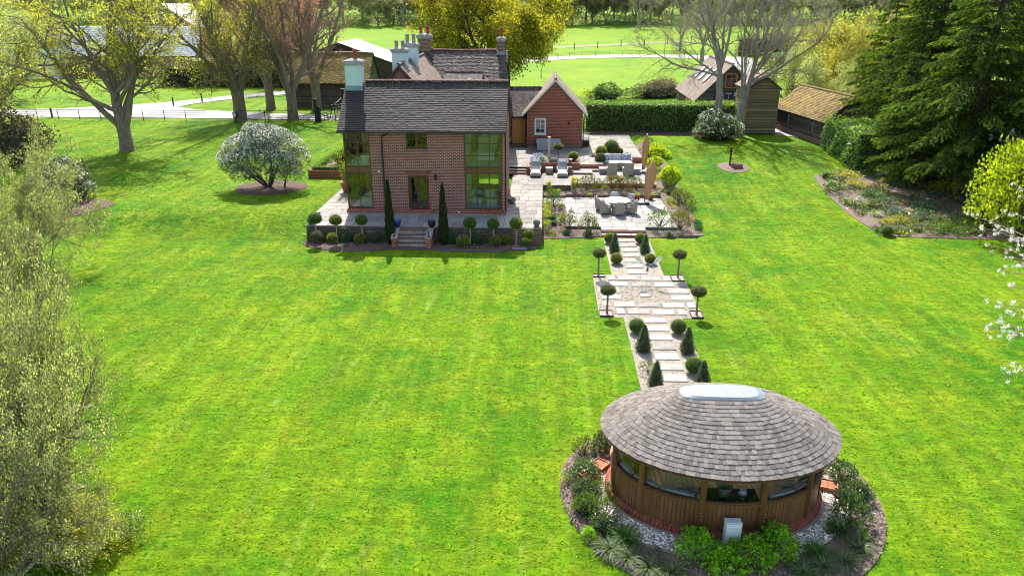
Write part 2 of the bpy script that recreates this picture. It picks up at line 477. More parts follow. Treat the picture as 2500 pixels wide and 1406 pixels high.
M['tile_moss2'] = mat('orange_mossy_tile', (0.15, 0.105, 0.05), (0.23, 0.165, 0.03), 1.6, 0.9, att=0.4, bump=0.8, bscale=14, bdist=0.03, c3=(0.27, 0.19, 0.025), s3=0.8, f3=(0.46, 0.66))
M['ridge_red'] = mat('ridge_tile_red', (0.17, 0.055, 0.045), (0.11, 0.055, 0.05), 3, 0.8, obj=0.35, bump=0.4, c3=(0.35, 0.30, 0.27), s3=6, f3=(0.56, 0.66))
M['shingle'] = mat('silvered_cedar_shingle', (0.150, 0.128, 0.110), (0.235, 0.208, 0.185), 3.5, 0.85, obj=0.36, att=0.36, bump=0.6, bscale=30, bdist=0.01, stretch=(8, 8, 1.0), c3=(0.125, 0.10, 0.08), s3=1.2, f3=(0.52, 0.7))
M['under'] = mat('roof_underlay', (0.05, 0.045, 0.04))
M['wood_dark'] = mat('dark_weatherboard', (0.062, 0.048, 0.038), (0.11, 0.085, 0.068), 2, 0.85, obj=0.25, att=0.25, bump=0.5, bscale=30, stretch=(0.5, 0.5, 6))
M['wood_grey'] = mat('grey_weatherboard', (0.11, 0.10, 0.085), (0.16, 0.15, 0.125), 2, 0.85, obj=0.2, att=0.2, bump=0.5, bscale=30, stretch=(0.5, 0.5, 6))
M['wood_shed'] = mat('olive_brown_boards', (0.165, 0.120, 0.060), (0.235, 0.18, 0.095), 2.4, 0.8, obj=0.30, bump=0.4, bscale=30, stretch=(0.4, 0.4, 6))
M['oak'] = mat('brown_oak_frame', (0.115, 0.048, 0.020), (0.075, 0.032, 0.016), 5, 0.5, bump=0.2, bscale=30, stretch=(6, 6, 0.8))
M['oak_gaz'] = mat('stained_cedar', (0.185, 0.080, 0.026), (0.115, 0.050, 0.018), 3, 0.5, spec=0.5, obj=0.12, bump=0.25, bscale=30, stretch=(6, 6, 0.7))
M['oak_door'] = mat('golden_oak_boards', (0.62, 0.28, 0.075), (0.45, 0.19, 0.05), 4, 0.55, obj=0.15, bump=0.3, bscale=20, stretch=(9, 9, 0.7))
M['deck'] = mat('interior_deck', (0.50, 0.31, 0.15), (0.40, 0.24, 0.11), 3, 0.5, obj=0.12, bump=0.2)
M['glass'] = glass_mat('window_glass', (0.90, 0.96, 0.91), 0.055)
M['glass_gaz'] = glass_mat('clear_glass', (0.93, 0.95, 0.92), 0.06)
M['glass_dark'] = glass_mat('dark_glass', (0.6, 0.65, 0.65), 0.12)
M['black'] = mat('black_iron', (0.012, 0.012, 0.013), rough=0.5, bump=0)
M['grey_metal'] = mat('zinc_flashing', (0.20, 0.235, 0.27), (0.15, 0.18, 0.215), 6, 0.6, metal=0.2, bump=0.15)
M['lead'] = mat('lead_flashing', (0.20, 0.27, 0.34), (0.15, 0.2, 0.26), 4, 0.6, bump=0.1)
M['blue_render'] = mat('pale_blue_render', (0.52, 0.63, 0.66), (0.42, 0.52, 0.56), 3, 0.85, bump=0.3, bscale=14, c3=(0.17, 0.17, 0.16), s3=4.5, f3=(0.62, 0.72))
M['chimcap'] = mat('lichened_cement', (0.40, 0.40, 0.38), (0.26, 0.26, 0.25), 6, 0.9, bump=0.5, c3=(0.07, 0.07, 0.07), s3=7, f3=(0.52, 0.64))
M['pot_red'] = mat('red_clay_pot', (0.34, 0.065, 0.035), (0.25, 0.05, 0.03), 5, 0.7, bump=0.2)
M['pot_buff'] = mat('buff_clay_pot', (0.38, 0.32, 0.25), (0.25, 0.21, 0.17), 4, 0.8, bump=0.3)
M['white'] = mat('white_paint', (0.76, 0.76, 0.74), (0.68, 0.68, 0.66), 3, 0.6, bump=0.1)
M['white_wall'] = mat('white_rendered_wall', (0.66, 0.70, 0.74), (0.58, 0.63, 0.68), 1.5, 0.8, bump=0.1)
M['white_roof'] = mat('pale_slate_roof', (0.60, 0.62, 0.66), (0.46, 0.48, 0.52), 1.5, 0.5, bump=0.3, att=0.15)
M['plaster'] = mat('mint_plaster', (0.84, 0.85, 0.80), (0.78, 0.80, 0.76), 1, 0.9, bump=0)
M['cream'] = mat('cream_room', (0.74, 0.70, 0.60), rough=0.9, bump=0)
M['wicker'] = mat('grey_wicker', (0.30, 0.285, 0.27), (0.20, 0.19, 0.18), 60, 0.8, bump=0.8, bscale=90, bdist=0.01)
M['wicker_tan'] = mat('taupe_wicker', (0.34, 0.30, 0.26), (0.24, 0.205, 0.17), 60, 0.8, bump=0.8, bscale=90, bdist=0.01)
M['cushion'] = mat('pale_grey_cushion', (0.50, 0.50, 0.50), (0.42, 0.42, 0.43), 8, 0.95, bump=0.2, bscale=50)
M['cushion_dark'] = mat('mid_grey_cushion', (0.25, 0.26, 0.28), (0.21, 0.22, 0.24), 8, 0.95, bump=0.2, bscale=50)
M['table'] = mat('white_table_top', (0.72, 0.70, 0.67), (0.64, 0.62, 0.6), 3, 0.35, bump=0.05)
M['tan'] = mat('tan_canvas', (0.48, 0.275, 0.13), (0.40, 0.22, 0.10), 3, 0.85, bump=0.3, bscale=12, stretch=(5, 5, 0.6))
M['pinkpost'] = mat('pale_pink_canvas', (0.60, 0.42, 0.34), (0.53, 0.37, 0.30), 3, 0.8, bump=0.1)
M['box_grey'] = mat('grey_plastic', (0.36, 0.40, 0.40), (0.32, 0.36, 0.36), 2, 0.6, bump=0.1)
M['meter'] = mat('grey_enamel', (0.66, 0.69, 0.71), rough=0.5, bump=0)
M['cobalt'] = mat('cobalt_glaze', (0.008, 0.035, 0.33), (0.006, 0.02, 0.2), 6, 0.12, spec=0.7, bump=0)
M['navy'] = mat('navy_glaze', (0.008, 0.012, 0.045), (0.004, 0.006, 0.02), 6, 0.12, spec=0.7, bump=0)
M['bowl'] = mat('grey_glazed_bowl', (0.16, 0.17, 0.16), (0.09, 0.1, 0.09), 6, 0.25, spec=0.6, bump=0.1)
M['terracotta'] = mat('terracotta', (0.40, 0.14, 0.06), (0.30, 0.12, 0.06), 4, 0.8, bump=0.3)
M['terra_tile'] = mat('terracotta_tray', (0.30, 0.095, 0.05), (0.22, 0.075, 0.045), 6, 0.8, bump=0.3, c3=(0.42, 0.24, 0.08), s3=9, f3=(0.5, 0.6))
M['silver'] = mat('polished_steel', (0.62, 0.64, 0.66), rough=0.18, metal=1.0, bump=0)
M['copper'] = mat('copper', (0.55, 0.24, 0.14), rough=0.3, metal=0.9, bump=0)
M['rust'] = mat('rusty_iron', (0.16, 0.075, 0.04), (0.08, 0.05, 0.035), 8, 0.8, bump=0.4)
M['bark'] = mat('grey_brown_bark', (0.24, 0.19, 0.14), (0.135, 0.105, 0.078), 5, 0.95, bump=0.9, bscale=14, bdist=0.04, stretch=(1, 1, 0.3))
M['bark_pale'] = mat('pale_grey_bark', (0.32, 0.28, 0.23), (0.20, 0.17, 0.135), 4, 0.95, bump=0.7, bscale=14, bdist=0.03, stretch=(1, 1, 0.3))
M['bark_dark'] = mat('dark_bark', (0.065, 0.052, 0.04), (0.04, 0.032, 0.025), 5, 0.95, bump=0.7, bscale=14, bdist=0.03)
M['twig'] = mat('shrub_stem', (0.16, 0.105, 0.07), (0.09, 0.06, 0.04), 9, 0.9, bump=0.2)
M['cane'] = mat('pale_stem', (0.40, 0.33, 0.25), (0.3, 0.25, 0.18), 9, 0.9, bump=0.2)
# leaves
M['l_box'] = leaf_mat('box_leaf_green', (0.045, 0.165, 0.008), (0.19, 0.33, 0.014), 0.35, att=0.3, hscale=6)
M['l_boxy'] = leaf_mat('box_leaf_yellow', (0.14, 0.195, 0.012), (0.36, 0.37, 0.025), 0.35, att=0.3, hscale=5)
M['l_boxlime'] = leaf_mat('box_leaf_lime', (0.075, 0.155, 0.006), (0.26, 0.34, 0.012), 0.3, att=0.3, hscale=6)
M['l_boxd'] = leaf_mat('box_leaf_dark', (0.030, 0.10, 0.040), (0.085, 0.195, 0.09), 0.3, att=0.35, hscale=6)
M['l_boxbrown'] = leaf_mat('box_leaf_brown', (0.17, 0.125, 0.055), (0.27, 0.21, 0.10), 0.15, att=0.3, hscale=6)
M['l_olive'] = leaf_mat('cloud_pine_olive', (0.085, 0.105, 0.016), (0.20, 0.22, 0.045), 0.2, att=0.4, hscale=5)
M['l_holly'] = leaf_mat('variegated_cone', (0.026, 0.062, 0.022), (0.20, 0.26, 0.16), 0.15, att=0.6, spec=0.6, hscale=9)
M['l_cyp'] = leaf_mat('cypress_dark', (0.016, 0.030, 0.008), (0.045, 0.055, 0.016), 0.1, att=0.4, hscale=5)
M['l_dark'] = leaf_mat('glossy_dark_leaf', (0.045, 0.10, 0.026), (0.14, 0.21, 0.06), 0.2, rough=0.25, spec=0.9, att=0.5, hscale=3)
M['l_mid'] = leaf_mat('mid_green_leaf', (0.040, 0.095, 0.014), (0.12, 0.19, 0.03), 0.4, att=0.4, hscale=3)
M['l_bright'] = leaf_mat('bright_green_leaf', (0.10, 0.27, 0.012), (0.27, 0.47, 0.025), 0.45, att=0.3, hscale=4)
M['l_lime'] = leaf_mat('lime_leaf', (0.15, 0.235, 0.010), (0.34, 0.40, 0.025), 0.5, att=0.3, hscale=2)
M['l_euph'] = leaf_mat('euphorbia_head', (0.26, 0.36, 0.010), (0.46, 0.50, 0.015), 0.4, att=0.2, hscale=4)
M['l_yellow'] = leaf_mat('yellow_flower', (0.52, 0.46, 0.01), (0.62, 0.55, 0.02), 0.3, att=0.15)
M['l_blue'] = leaf_mat('blue_green_leaf', (0.06, 0.12, 0.075), (0.13, 0.21, 0.14), 0.3, att=0.35, hscale=4)
M['l_emerald'] = leaf_mat('emerald_mound', (0.015, 0.11, 0.035), (0.04, 0.19, 0.07), 0.25, att=0.35, hscale=8)
M['l_rose'] = leaf_mat('rose_leaf', (0.050, 0.080, 0.020), (0.15, 0.16, 0.05), 0.4, att=0.5, hscale=2)
M['l_redrose'] = leaf_mat('rose_red_tip', (0.30, 0.065, 0.02), (0.42, 0.12, 0.04), 0.4, att=0.4, hscale=2)
M['l_rhodo'] = leaf_mat('rhododendron_leaf', (0.050, 0.085, 0.025), (0.13, 0.17, 0.075), 0.3, rough=0.3, spec=0.8, att=0.4, hscale=1.2)
M['l_white'] = leaf_mat('white_blossom', (0.62, 0.60, 0.62), (0.78, 0.76, 0.76), 0.4, att=0.12, tcol=(1, 1, 1))
M['l_silverleaf'] = leaf_mat('silvered_leaf', (0.46, 0.48, 0.45), (0.70, 0.71, 0.70), 0.25, att=0.25, spec=0.6, tcol=(1, 1, 0.9))
M['l_purple'] = leaf_mat('blue_purple_flower', (0.18, 0.15, 0.62), (0.32, 0.28, 0.75), 0.3, att=0.2, tcol=(1, 1, 1))
M['l_lilac'] = leaf_mat('pale_lilac_flower', (0.34, 0.36, 0.62), (0.50, 0.52, 0.72), 0.3, att=0.2, tcol=(1, 1, 1))
M['l_gold'] = leaf_mat('golden_leaf', (0.17, 0.19, 0.03), (0.36, 0.335, 0.065), 0.5, att=0.4, hscale=0.5)
M['l_spring'] = leaf_mat('spring_leaf', (0.19, 0.21, 0.025), (0.43, 0.42, 0.065), 0.5, att=0.5, hscale=0.35)
M['l_oak'] = leaf_mat('oak_spring_leaf', (0.150, 0.150, 0.010), (0.37, 0.35, 0.020), 0.5, att=0.45, hscale=0.3)
M['l_willow'] = leaf_mat('willow_leaf', (0.17, 0.21, 0.085), (0.40, 0.44, 0.21), 0.5, att=0.4, hscale=0.5)
M['l_copper'] = leaf_mat('copper_bud', (0.24, 0.105, 0.060), (0.38, 0.20, 0.12), 0.4, att=0.4, hscale=0.4, tcol=(1, 0.8, 0.7))
M['l_conifer'] = leaf_mat('yew_spray', (0.032, 0.075, 0.014), (0.165, 0.245, 0.032), 0.4, rough=.8, spec=.12, att=0.5, hscale=0.45)
M['l_hedge'] = leaf_mat('laurel_leaf', (0.055, 0.150, 0.016), (0.20, 0.34, 0.05), 0.4, rough=0.3, spec=0.9, att=0.5, hscale=1.5)
M['l_brownhedge'] = leaf_mat('brown_hedge_leaf', (0.10, 0.078, 0.045), (0.19, 0.15, 0.09), 0.2, att=0.4, hscale=0.8)
M['l_wood'] = leaf_mat('far_wood_leaf', (0.13, 0.15, 0.095), (0.25, 0.27, 0.17), 0.4, att=0.4, hscale=0.12)  # pale grey of distant haze put into the leaf colour
M['l_grass'] = leaf_mat('sedge_blade', (0.035, 0.072, 0.018), (0.13, 0.18, 0.065), 0.3, att=0.5, hscale=5)
M['l_grassg'] = leaf_mat('green_blade', (0.040, 0.110, 0.014), (0.10, 0.19, 0.03), 0.35, att=0.4, hscale=5)
M['l_grassw'] = leaf_mat('variegated_blade', (0.12, 0.16, 0.075), (0.40, 0.43, 0.28), 0.3, att=0.4, hscale=5)
M['l_brown'] = leaf_mat('russet_leaf', (0.16, 0.045, 0.02), (0.26, 0.09, 0.035), 0.2, att=0.3)
M['straw'] = mat('worn_straw_ground', (0.28, 0.245, 0.14), (0.14, 0.18, 0.03), 3, .95, bump=.8, bscale=25, bdist=.03)
M['l_lawn'] = leaf_mat('lawn_blade', (0.045, 0.150, 0.003), (0.17, 0.25, 0.006), 0.2, rough=1.0, spec=0.0, att=0.35, hscale=0.35)
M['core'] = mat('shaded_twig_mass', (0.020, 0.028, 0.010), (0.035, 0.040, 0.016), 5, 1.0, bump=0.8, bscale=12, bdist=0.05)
# ================================================================== GROUND
rng = np.random.default_rng(7)
random.seed(11)
def axis(segs):
    out = [segs[0][0]]
    for a, b, st in segs:
        n = max(1, int(round((b - a) / st)))
        out += list(a + (b - a) * (np.arange(n) + 1) / n)
    return np.array(out)
gx = axis([(-900, -260, 40), (-260, -110, 6), (-110, -16, 1.5), (-16, -13, 0.5), (-13, -1, 1.2), (-1, 11, .4), (11, 60, 1.2), (60, 130, 4), (130, 260, 10), (260, 900, 40)])
gy = axis([(-60, 4, 4), (4, 70, 0.8), (70, 190, 2), (190, 330, 6), (330, 900, 40)])
XX, YY = np.meshgrid(gx, gy)
ZZ = gz(XX, YY)
nx, ny = len(gx), len(gy)
ii = np.arange(nx * ny).reshape(ny, nx)
Q = np.stack([ii[:-1, :-1], ii[:-1, 1:], ii[1:, 1:], ii[1:, :-1]], -1).reshape(-1, 4)
# the beds and raised terraces sit on top of this one sheet
ground = link('lawn', np_mesh('lawn', np.stack([XX, YY, ZZ], -1), quads=Q, mats=[M['lawn']], smooth=True))
ground['kind'] = 'structure'

def sheet(name, poly, dz, m, step=1.0, mound=0.0, skirt=0.0, zfun=None, parent=None):
    """sheet over the terrain inside a polygon, lifted by dz"""
    zf = zfun or gzf
    P = [Vector(p) for p in poly]
    dense = []
    for i in range(len(P)):
        a, b = P[i], P[(i + 1) % len(P)]
        n = max(1, int((b - a).length / step))
        for k in range(n): dense.append(a.lerp(b, k / n))
    xs = [p.x for p in dense]; ys = [p.y for p in dense]
    def inside(x, y):
        c = False; j = len(P) - 1
        for i in range(len(P)):
            if (P[i].y > y) != (P[j].y > y) and x < (P[j].x - P[i].x) * (y - P[i].y) / (P[j].y - P[i].y) + P[i].x: c = not c
            j = i
        return c
    inner = []
    da = np.array([(p.x, p.y) for p in dense])
    x = min(xs)
    while x < max(xs):
        y = min(ys)
        while y < max(ys):
            if inside(x, y) and np.min((da[:, 0] - x) ** 2 + (da[:, 1] - y) ** 2) > (0.4 * step) ** 2: inner.append(Vector((x, y)))
            y += step
        x += step
    n = len(dense)
    vs, es, fs, *_ = delaunay_2d_cdt(dense + inner, [(i, (i + 1) % n) for i in range(n)], [list(range(n))], 1, 1e-4)
    out = MB()
    V = []
    for v in vs:
        dd = math.sqrt(np.min((da[:, 0] - v.x) ** 2 + (da[:, 1] - v.y) ** 2))
        V.append((v.x, v.y, zf(v.x, v.y) + dz + mound * min(1, dd / 0.35)))
    out.add(V, fs)
    if skirt > 0:
        k = [(p.x, p.y, zf(p.x, p.y) + dz) for p in dense]
        out.add(k + [(a, b, c - skirt) for a, b, c in k], [(i, n + i, n + (i + 1) % n, (i + 1) % n) for i in range(n)])
    me = out.mesh(name, m, smooth=False)
    for p in me.polygons:
        pass
    ob = link(name, me, parent)
    if parent is None: ob['kind'] = 'structure'
    return ob

# ---- drives
def gp(px, py): x, y, z = GG(px, py); return (x, y)
sheet('driveway', [(-95, 80.6), (-60, 80.9), (-42, 80.9), (-22, 80.2), (-13, 80.2), (-13, 84), (-23, 83.7), (-32.5, 85.1), (-41, 87.3), (-44.6, 89.8), (-44.2, 92.2), (-42.2, 96), (-39, 100), (-35, 103.5), (-30, 106.6), (-26, 108.5), (-27, 112), (-31.5, 110.2), (-37.2, 107.2), (-42, 102.5), (-46, 96.8), (-49.5, 92.8), (-58.4, 87.6), (-75, 85), (-95, 84.2)], 0.05, M['drive'], 2.0)
sheet('lane', [gp(1225, 149), gp(1280, 143.5), gp(1330, 140), gp(1420, 136.5), gp(1500, 134.5), gp(1600, 134.2), gp(1700, 135.5), gp(1800, 141), gp(1880, 150), gp(1925, 163), gp(1912, 190), gp(1860, 204), gp(1815, 196), gp(1790, 160), gp(1700, 143.5), gp(1600, 141.5), gp(1500, 142), gp(1420, 144), gp(1330, 149), gp(1225, 159)], 0.06, M['drive'], 3.0)
sheet('yard_path', [(22.5, 72.3), (24.1, 71.2), (24.2, 76), (22.6, 80), (20, 80), (22.5, 76)], 0.05, M['drive'], 1.0)
sheet('worn_verge', [gp(1300, 122), gp(1420, 116), gp(1620, 106), gp(1700, 104), gp(1700, 100), gp(1620, 102), gp(1420, 111), gp(1300, 117)], 0.05, M['straw'], 3.0)
# ---- soil beds
def ell(cx, cy, a, b, n=40, rot=0.0, wob=0.0):
    out = []
    for i in range(n):
        t = 2 * math.pi * i / n
        k = 1 + wob * math.sin(3 * t + 1) + wob * 0.7 * math.sin(5 * t)
        x, y = a * k * math.cos(t), b * k * math.sin(t)
        out.append((cx + x * math.cos(rot) - y * math.sin(rot), cy + x * math.sin(rot) + y * math.cos(rot)))
    return out
GX, GY = 5.07, 18.35
sheet('gazebo_bed', ell(5.2, 18.2, 4.62, 4.15, 56, 0, 0.012), 0.035, M['soil'], 0.5, 0.05, 0.05)
sheet('gravel_ring', ell(GX, GY, 3.85, 3.0, 56, 0, 0.01), 0.10, M['gravel'], 0.4, 0.01, 0.04)
sheet('front_bed', [(-14.15, 41.95), (-14.35, 41.5), (-14.0, 40.85), (-13.2, 40.45), (-12.3, 40.15), (-11.2, 40.0), (-9.9, 40.15), (-8.95, 40.5), (-6.4, 40.5), (-5.4, 40.25), (-4.0, 40.2), (-2.5, 40.4), (-1.2, 40.65), (-0.3, 41.2), (-0.1, 41.95)], 0.03, M['soil_dark'], 0.5, 0.06, 0.04)
sheet('specimen_bed', ell(-19.6, 51.2, 2.55, 2.15, 32, 0.05, 0.02), 0.03, M['soil_dark'], 0.6, 0.07, 0.05)
sheet('pump_bed', ell(15.2, 59.35, 1.25, 1.4, 28, 0, 0.03), 0.03, M['soil'], 0.5, 0.04, 0.04)
sheet('left_bed', ell(-30.4, 45.6, 2.1, 1.7, 24, 0.1, 0.03), 0.03, M['soil_dark'], 0.6, 0.05, 0.04)
sheet('woodland_border', [(20.9, 57.4), (20.6, 55.4), (20.4, 52), (20.45, 48.5), (20.8, 45.3), (21.5, 44.3), (24, 44.15), (27.5, 43.9), (31, 42.2), (40, 41), (44, 52), (40, 66), (30, 66), (26.5, 60.5), (24.5, 58.2), (22.5, 58.2)], 0.04, M['soil'], 1.2, 0.05, 0.05)
sheet('hedge_border', [(3.9, 72.4), (9, 72.3), (14, 71.6), (15.2, 70.5), (18.0, 70.7), (19.4, 72.6), (19.0, 76), (3.9, 76)], 0.03, M['soil_dark'], 1.2, 0.03, 0.04)
def bedz(x, y):
    b = 0.02 + 0.30 * float(ss(43.6, 46, y)) + 0.18 * float(ss(50, 52.5, y)) + 0.15 * float(ss(52.4, 53.2, y)) * (x < 8.3); t = float(ss(8.45, 9.9, x))
    return b * (1 - t) + float(gz0(x, y)) * t + (.15 * float(ss(53, 58, y)) if x > 8.3 else 0)
sheet('rose_bed', [(-0.05, 42.0), (-0.05, 43.0), (0.9, 43.0), (3.6, 43.55), (3.6, 43.9), (3.6, 44.6), (1.5, 44.6), (1.5, 50.1), (0.4, 50.1), (0.4, 49.9), (-0.2, 49.9), (-0.2, 42.0)][1:], 0.03, M['soil'], 0.4, 0.03, 0.3, zfun=bedz)
sheet('long_rose_bed', [(-.1, 51.85), (1.6, 51.85), (1.6, 52.1), (8.36, 52.1), (8.36, 53.7), (1.9, 53.6), (1.9, 52.95), (-.1, 52.95)], 0.03, M['soil'], 0.4, 0.03, 0.3, zfun=bedz)
sheet('dining_border', [(6.35, 43.4), (9.95, 44.05), (9.98, 50), (9.95, 55.3), (9.9, 60), (9.5, 68), (9.0, 71.6), (8.1, 71.4), (8.1, 61.3), (8.24, 61.2), (8.24, 53.7), (8.38, 53.6), (8.38, 44.7), (6.35, 44.6)], 0.03, M['soil'], 0.4, 0.03, 0.3, zfun=bedz)
# ---- gravel path
sheet('gravel_path', [(3.68, 43.3), (3.68, 36.8), (2.65, 36.8), (2.65, 31.15), (3.75, 31.15), (3.75, 20.5), (6.42, 20.5), (6.42, 31.15), (7.4, 31.15), (7.4, 36.8), (6.42, 36.8), (6.42, 43.3)], 0.02, M['gravel'], 1.0, 0, 0.03)

def slab_mesh(w, d, h, key, mm, seed):
    r = random.Random(seed)
    j = lambda: r.uniform(-0.006, 0.006)
    b = MB()
    e = 0.012
    vs = [(-w / 2 + j(), -d / 2 + j(), 0), (w / 2 + j(), -d / 2 + j(), 0), (w / 2 + j(), d / 2 + j(), 0), (-w / 2 + j(), d / 2 + j(), 0)]
    top = [(x, y, h - e) for x, y, _ in vs]
    t2 = [(x * (1 - 2 * e / w), y * (1 - 2 * e / d), h) for x, y, _ in vs]
    b.add(vs + top + t2, [(0, 1, 5, 4), (1, 2, 6, 5), (2, 3, 7, 6), (3, 0, 4, 7), (4, 5, 9, 8), (5, 6, 10, 9), (6, 7, 11, 10), (7, 4, 8, 11), (8, 9, 10, 11)])
    return b.mesh('slab_' + key, mm)
_slabs = {}
def put_slab(parent, x, y, z, w, d, mm, h=0.045, rz=0.0, name='slab'):
    w = round(w, 2); d = round(d, 2)
    k = (w, d, h, mm.name)
    if k not in _slabs: _slabs[k] = slab_mesh(w, d, h, '%d' % len(_slabs), mm, len(_slabs))
    o = rootloc(parent)
    return link(name, _slabs[k], parent, (x - o.x, y - o.y, z - h - o.z), rz)

def pave(parent, x0, x1, y0, y1, z, mm, seed=0, rows=(0.75, 0.95, 0.6, 1.05), lens=(0.9, 1.2, 0.75, 0.6), gap=0.016, even=False, inside=None):
    """random coursed paving, one slab at a time"""
    r = random.Random(seed); y = y0; k = 0
    while y < y1 - 0.12:
        d = rows[k % len(rows)] if even else r.choice(rows)
        if y + d > y1 - 0.3: d = y1 - y
        x = x0; first = True
        while x < x1 - 0.05:
            w = (lens[0] * (0.5 if (k % 2 and first) else 1)) if even else r.choice(lens)
            first = False
            if x + w > x1 - 0.3: w = x1 - x
            if inside is None or inside(x + w / 2, y + d / 2):
                put_slab(parent, x + w / 2, y + d / 2, z + r.uniform(-0.004, 0.004), w - gap, d - gap, mm)
            x += w
        y += d; k += 1

def riser(b, x0, x1, y, z0, z1, dep=0.12):
    b.box(x0, x1, y, y + dep, z0, z1)

# ================================================================== TERRACES
# house terrace, z = 1.0
tb = MB()
tb.box(-14.05, -0.12, 41.98, 44.95, -0.2, 0.972)
tb.box(-2.4, -0.12, 44.95, 56.4, -0.2, 0.972)
tb.box(-14.5, -12.4, 44.95, 57.0, 0.3, 0.972)
house_terrace = tb.build('house_terrace', M['bedding'])
pave(house_terrace, -14.1, -2.36, 41.93, 44.83, 1.0, M['stone_grey'], 3)
pave(house_terrace, -2.36, -0.06, 41.93, 52.9, 1.0, M['stone'], 4)
pave(house_terrace, -2.36, -0.06, 52.9, 56.3, 1.0, M['stone'], 14)
pave(house_terrace, -14.45, -12.47, 44.83, 57.0, 1.0, M['stone'], 5)
wb_ = MB()
wb_.box(-14.06, -8.82, 41.86, 41.98, -0.1, 0.953)
wb_.box(-6.5, -1.75, 41.86, 41.98, -0.1, 0.953)
wb_.box(-14.15, -14.05, 41.86, 44.5, -0.1, 0.953)
rw = wb_.build('retaining_wall', M['brick_dark'])
wb_ = MB(); wb_.box(-1.75, -0.05, 41.86, 41.98, -0.1, 0.953); wb_.box(-0.12, -0.05, 41.98, 52.8, -0.1, 0.953)
wb_.build('retaining_wall', M['brick_old'])
# lounge terrace, same level, to the right
tb = MB(); tb.box(-0.12, 1.98, 52.95, 58.3, 0.1, 0.972); tb.box(1.98, 8.15, 53.6, 60.9, 0.1, 0.972)
lounge = tb.build('lounge_terrace', M['bedding'])
pave(lounge, -0.06, 1.98, 52.92, 56.9, 1.0, M['stone'], 6)
pave(lounge, 1.98, 8.2, 53.62, 60.8, 1.0, M['stone_pale'], 7, rows=(0.75, 0.9, 0.6), lens=(0.9, 1.2, 0.75))
eb = MB(); eb.box(1.9, 8.2, 53.52, 53.615, 0.35, 0.95); eb.box(8.2, 8.27, 53.52, 60.8, 0.35, 0.95); eb.build('terrace_edge_wall', M['brick_red'])
# upper terrace, z = 1.45
tb = MB(); tb.box(-3.2, 8.1, 61.2, 72.3, 0.9, 1.422); tb.box(-3.2, -1.05, 57.0, 61.2, 0.9, 1.422); tb.box(-1.05, 3.0, 59.75, 61.2, 0.9, 1.422); tb.box(2.75, 4.4, 58.15, 61.2, 0.9, 1.422)
upper = tb.build('upper_terrace', M['bedding'])
pave(upper, -3.2, -1.05, 57.0, 61.2, 1.45, M['stone'], 8, rows=(0.75,), lens=(0.75,), even=True)
pave(upper, -1.05, 2.9, 59.75, 61.2, 1.45, M['stone'], 9, rows=(0.75,), lens=(0.75,), even=True)
pave(upper, 2.9, 4.4, 58.15, 61.2, 1.45, M['stone'], 10, rows=(0.75,), lens=(0.75,), even=True)
pave(upper, -3.2, 8.12, 61.2, 72.3, 1.45, M['stone'], 11, rows=(1.0, 0.9, 1.0), lens=(1.0,), even=True, inside=lambda x, y: not (-3.3 < x < 3.2 and y > 65.3) and not (4.5 < x < 6.6 and 61 < y < 63))
eb = MB(); eb.box(2.8, 6.0, 58.03, 58.145, 1.0, 1.40); eb.box(4.4, 8.12, 61.08, 61.195, 1.0, 1.40)
eb.build('step_riser', M['brick_red'])
# steps from the house terrace up to the upper terrace: two treads, three risers
st = thing('garden_steps', 'three brick risers with stone treads between the house corner and the left sunlounger', 'steps', (-2.2, 56.6, 1.0))
b = MB(); riser(b, -3.1, -1.35, 56.32, 1.0, 1.12); riser(b, -3.1, -1.35, 56.66, 1.12, 1.27); riser(b, -3.1, -1.35, 57.0, 1.27, 1.41, 0.1); b.box(-3.1, -1.35, 56.44, 56.66, 1.0, 1.12); b.box(-3.1, -1.35, 56.78, 57.0, 1.0, 1.27)
b.build('riser', M['brick_red'], st)
for yy, zz in ((56.48, 1.155), (56.82, 1.305)):
    for xx in (-2.67, -1.8): put_slab(st, xx, yy, zz, 0.86, 0.36, M['stone_pale'], 0.035, name='tread')
# low platform step by the right lounger
st = thing('platform_step', 'low brick-edged stone platform right of the second sunlounger', 'step', (2.9, 57.2, 1.0))
b = MB(); b.box(2.07, 3.78, 56.45, 58.02, 1.0, 1.11); b.box(3.78, 4.3, 57.45, 58.02, 1.0, 1.11); b.build('riser', M['brick_red'], st)
for xx, yy in ((2.5, 56.83), (3.36, 56.83), (2.5, 57.63), (3.36, 57.63)): put_slab(st, xx, yy, 1.155, 0.84, 0.78, M['stone_pale'], 0.045, name='tread')
put_slab(st, 4.05, 57.74, 1.155, 0.5, 0.56, M['stone_pale'], 0.045, name='tread')
# dining patio z = .33
tb = MB(); tb.box(1.48, 8.4, 44.66, 52.15, -0.1, 0.302); tb.box(3.62, 6.35, 44.0, 44.66, -0.1, 0.302); tb.box(-0.05, 1.48, 50.12, 51.9, -0.1, 0.302)
patio = tb.build('dining_patio', M['bedding'])
pave(patio, 1.5, 8.4, 44.66, 52.15, 0.33, M['stone_pale'], 12, rows=(0.9, 1.15, 0.75, 1.0), lens=(1.1, 1.4, 0.9, 0.75))
pave(patio, 3.6, 6.37, 43.98, 44.66, 0.33, M['stone_pale'], 13, rows=(0.68,), lens=(0.95, 0.7))
pave(patio, -0.03, 1.5, 50.12, 51.9, 0.33, M['stone_pale'], 15, rows=(0.9,), lens=(0.75,))
st = thing('patio_steps', 'two shallow red brick steps with pale treads at the head of the gravel path', 'steps', (5, 43.7, 0))
b = MB(); b.box(3.6, 6.37, 43.88, 43.97, 0.0, 0.284); b.box(3.6, 6.37, 43.50, 43.88, 0.0, 0.125); b.build('riser', M['brick_red'], st)
for k in range(3): put_slab(st, 4.06 + k * 0.925, 43.68, 0.165, 0.9, 0.42, M['stone_pale'], 0.04, name='tread')
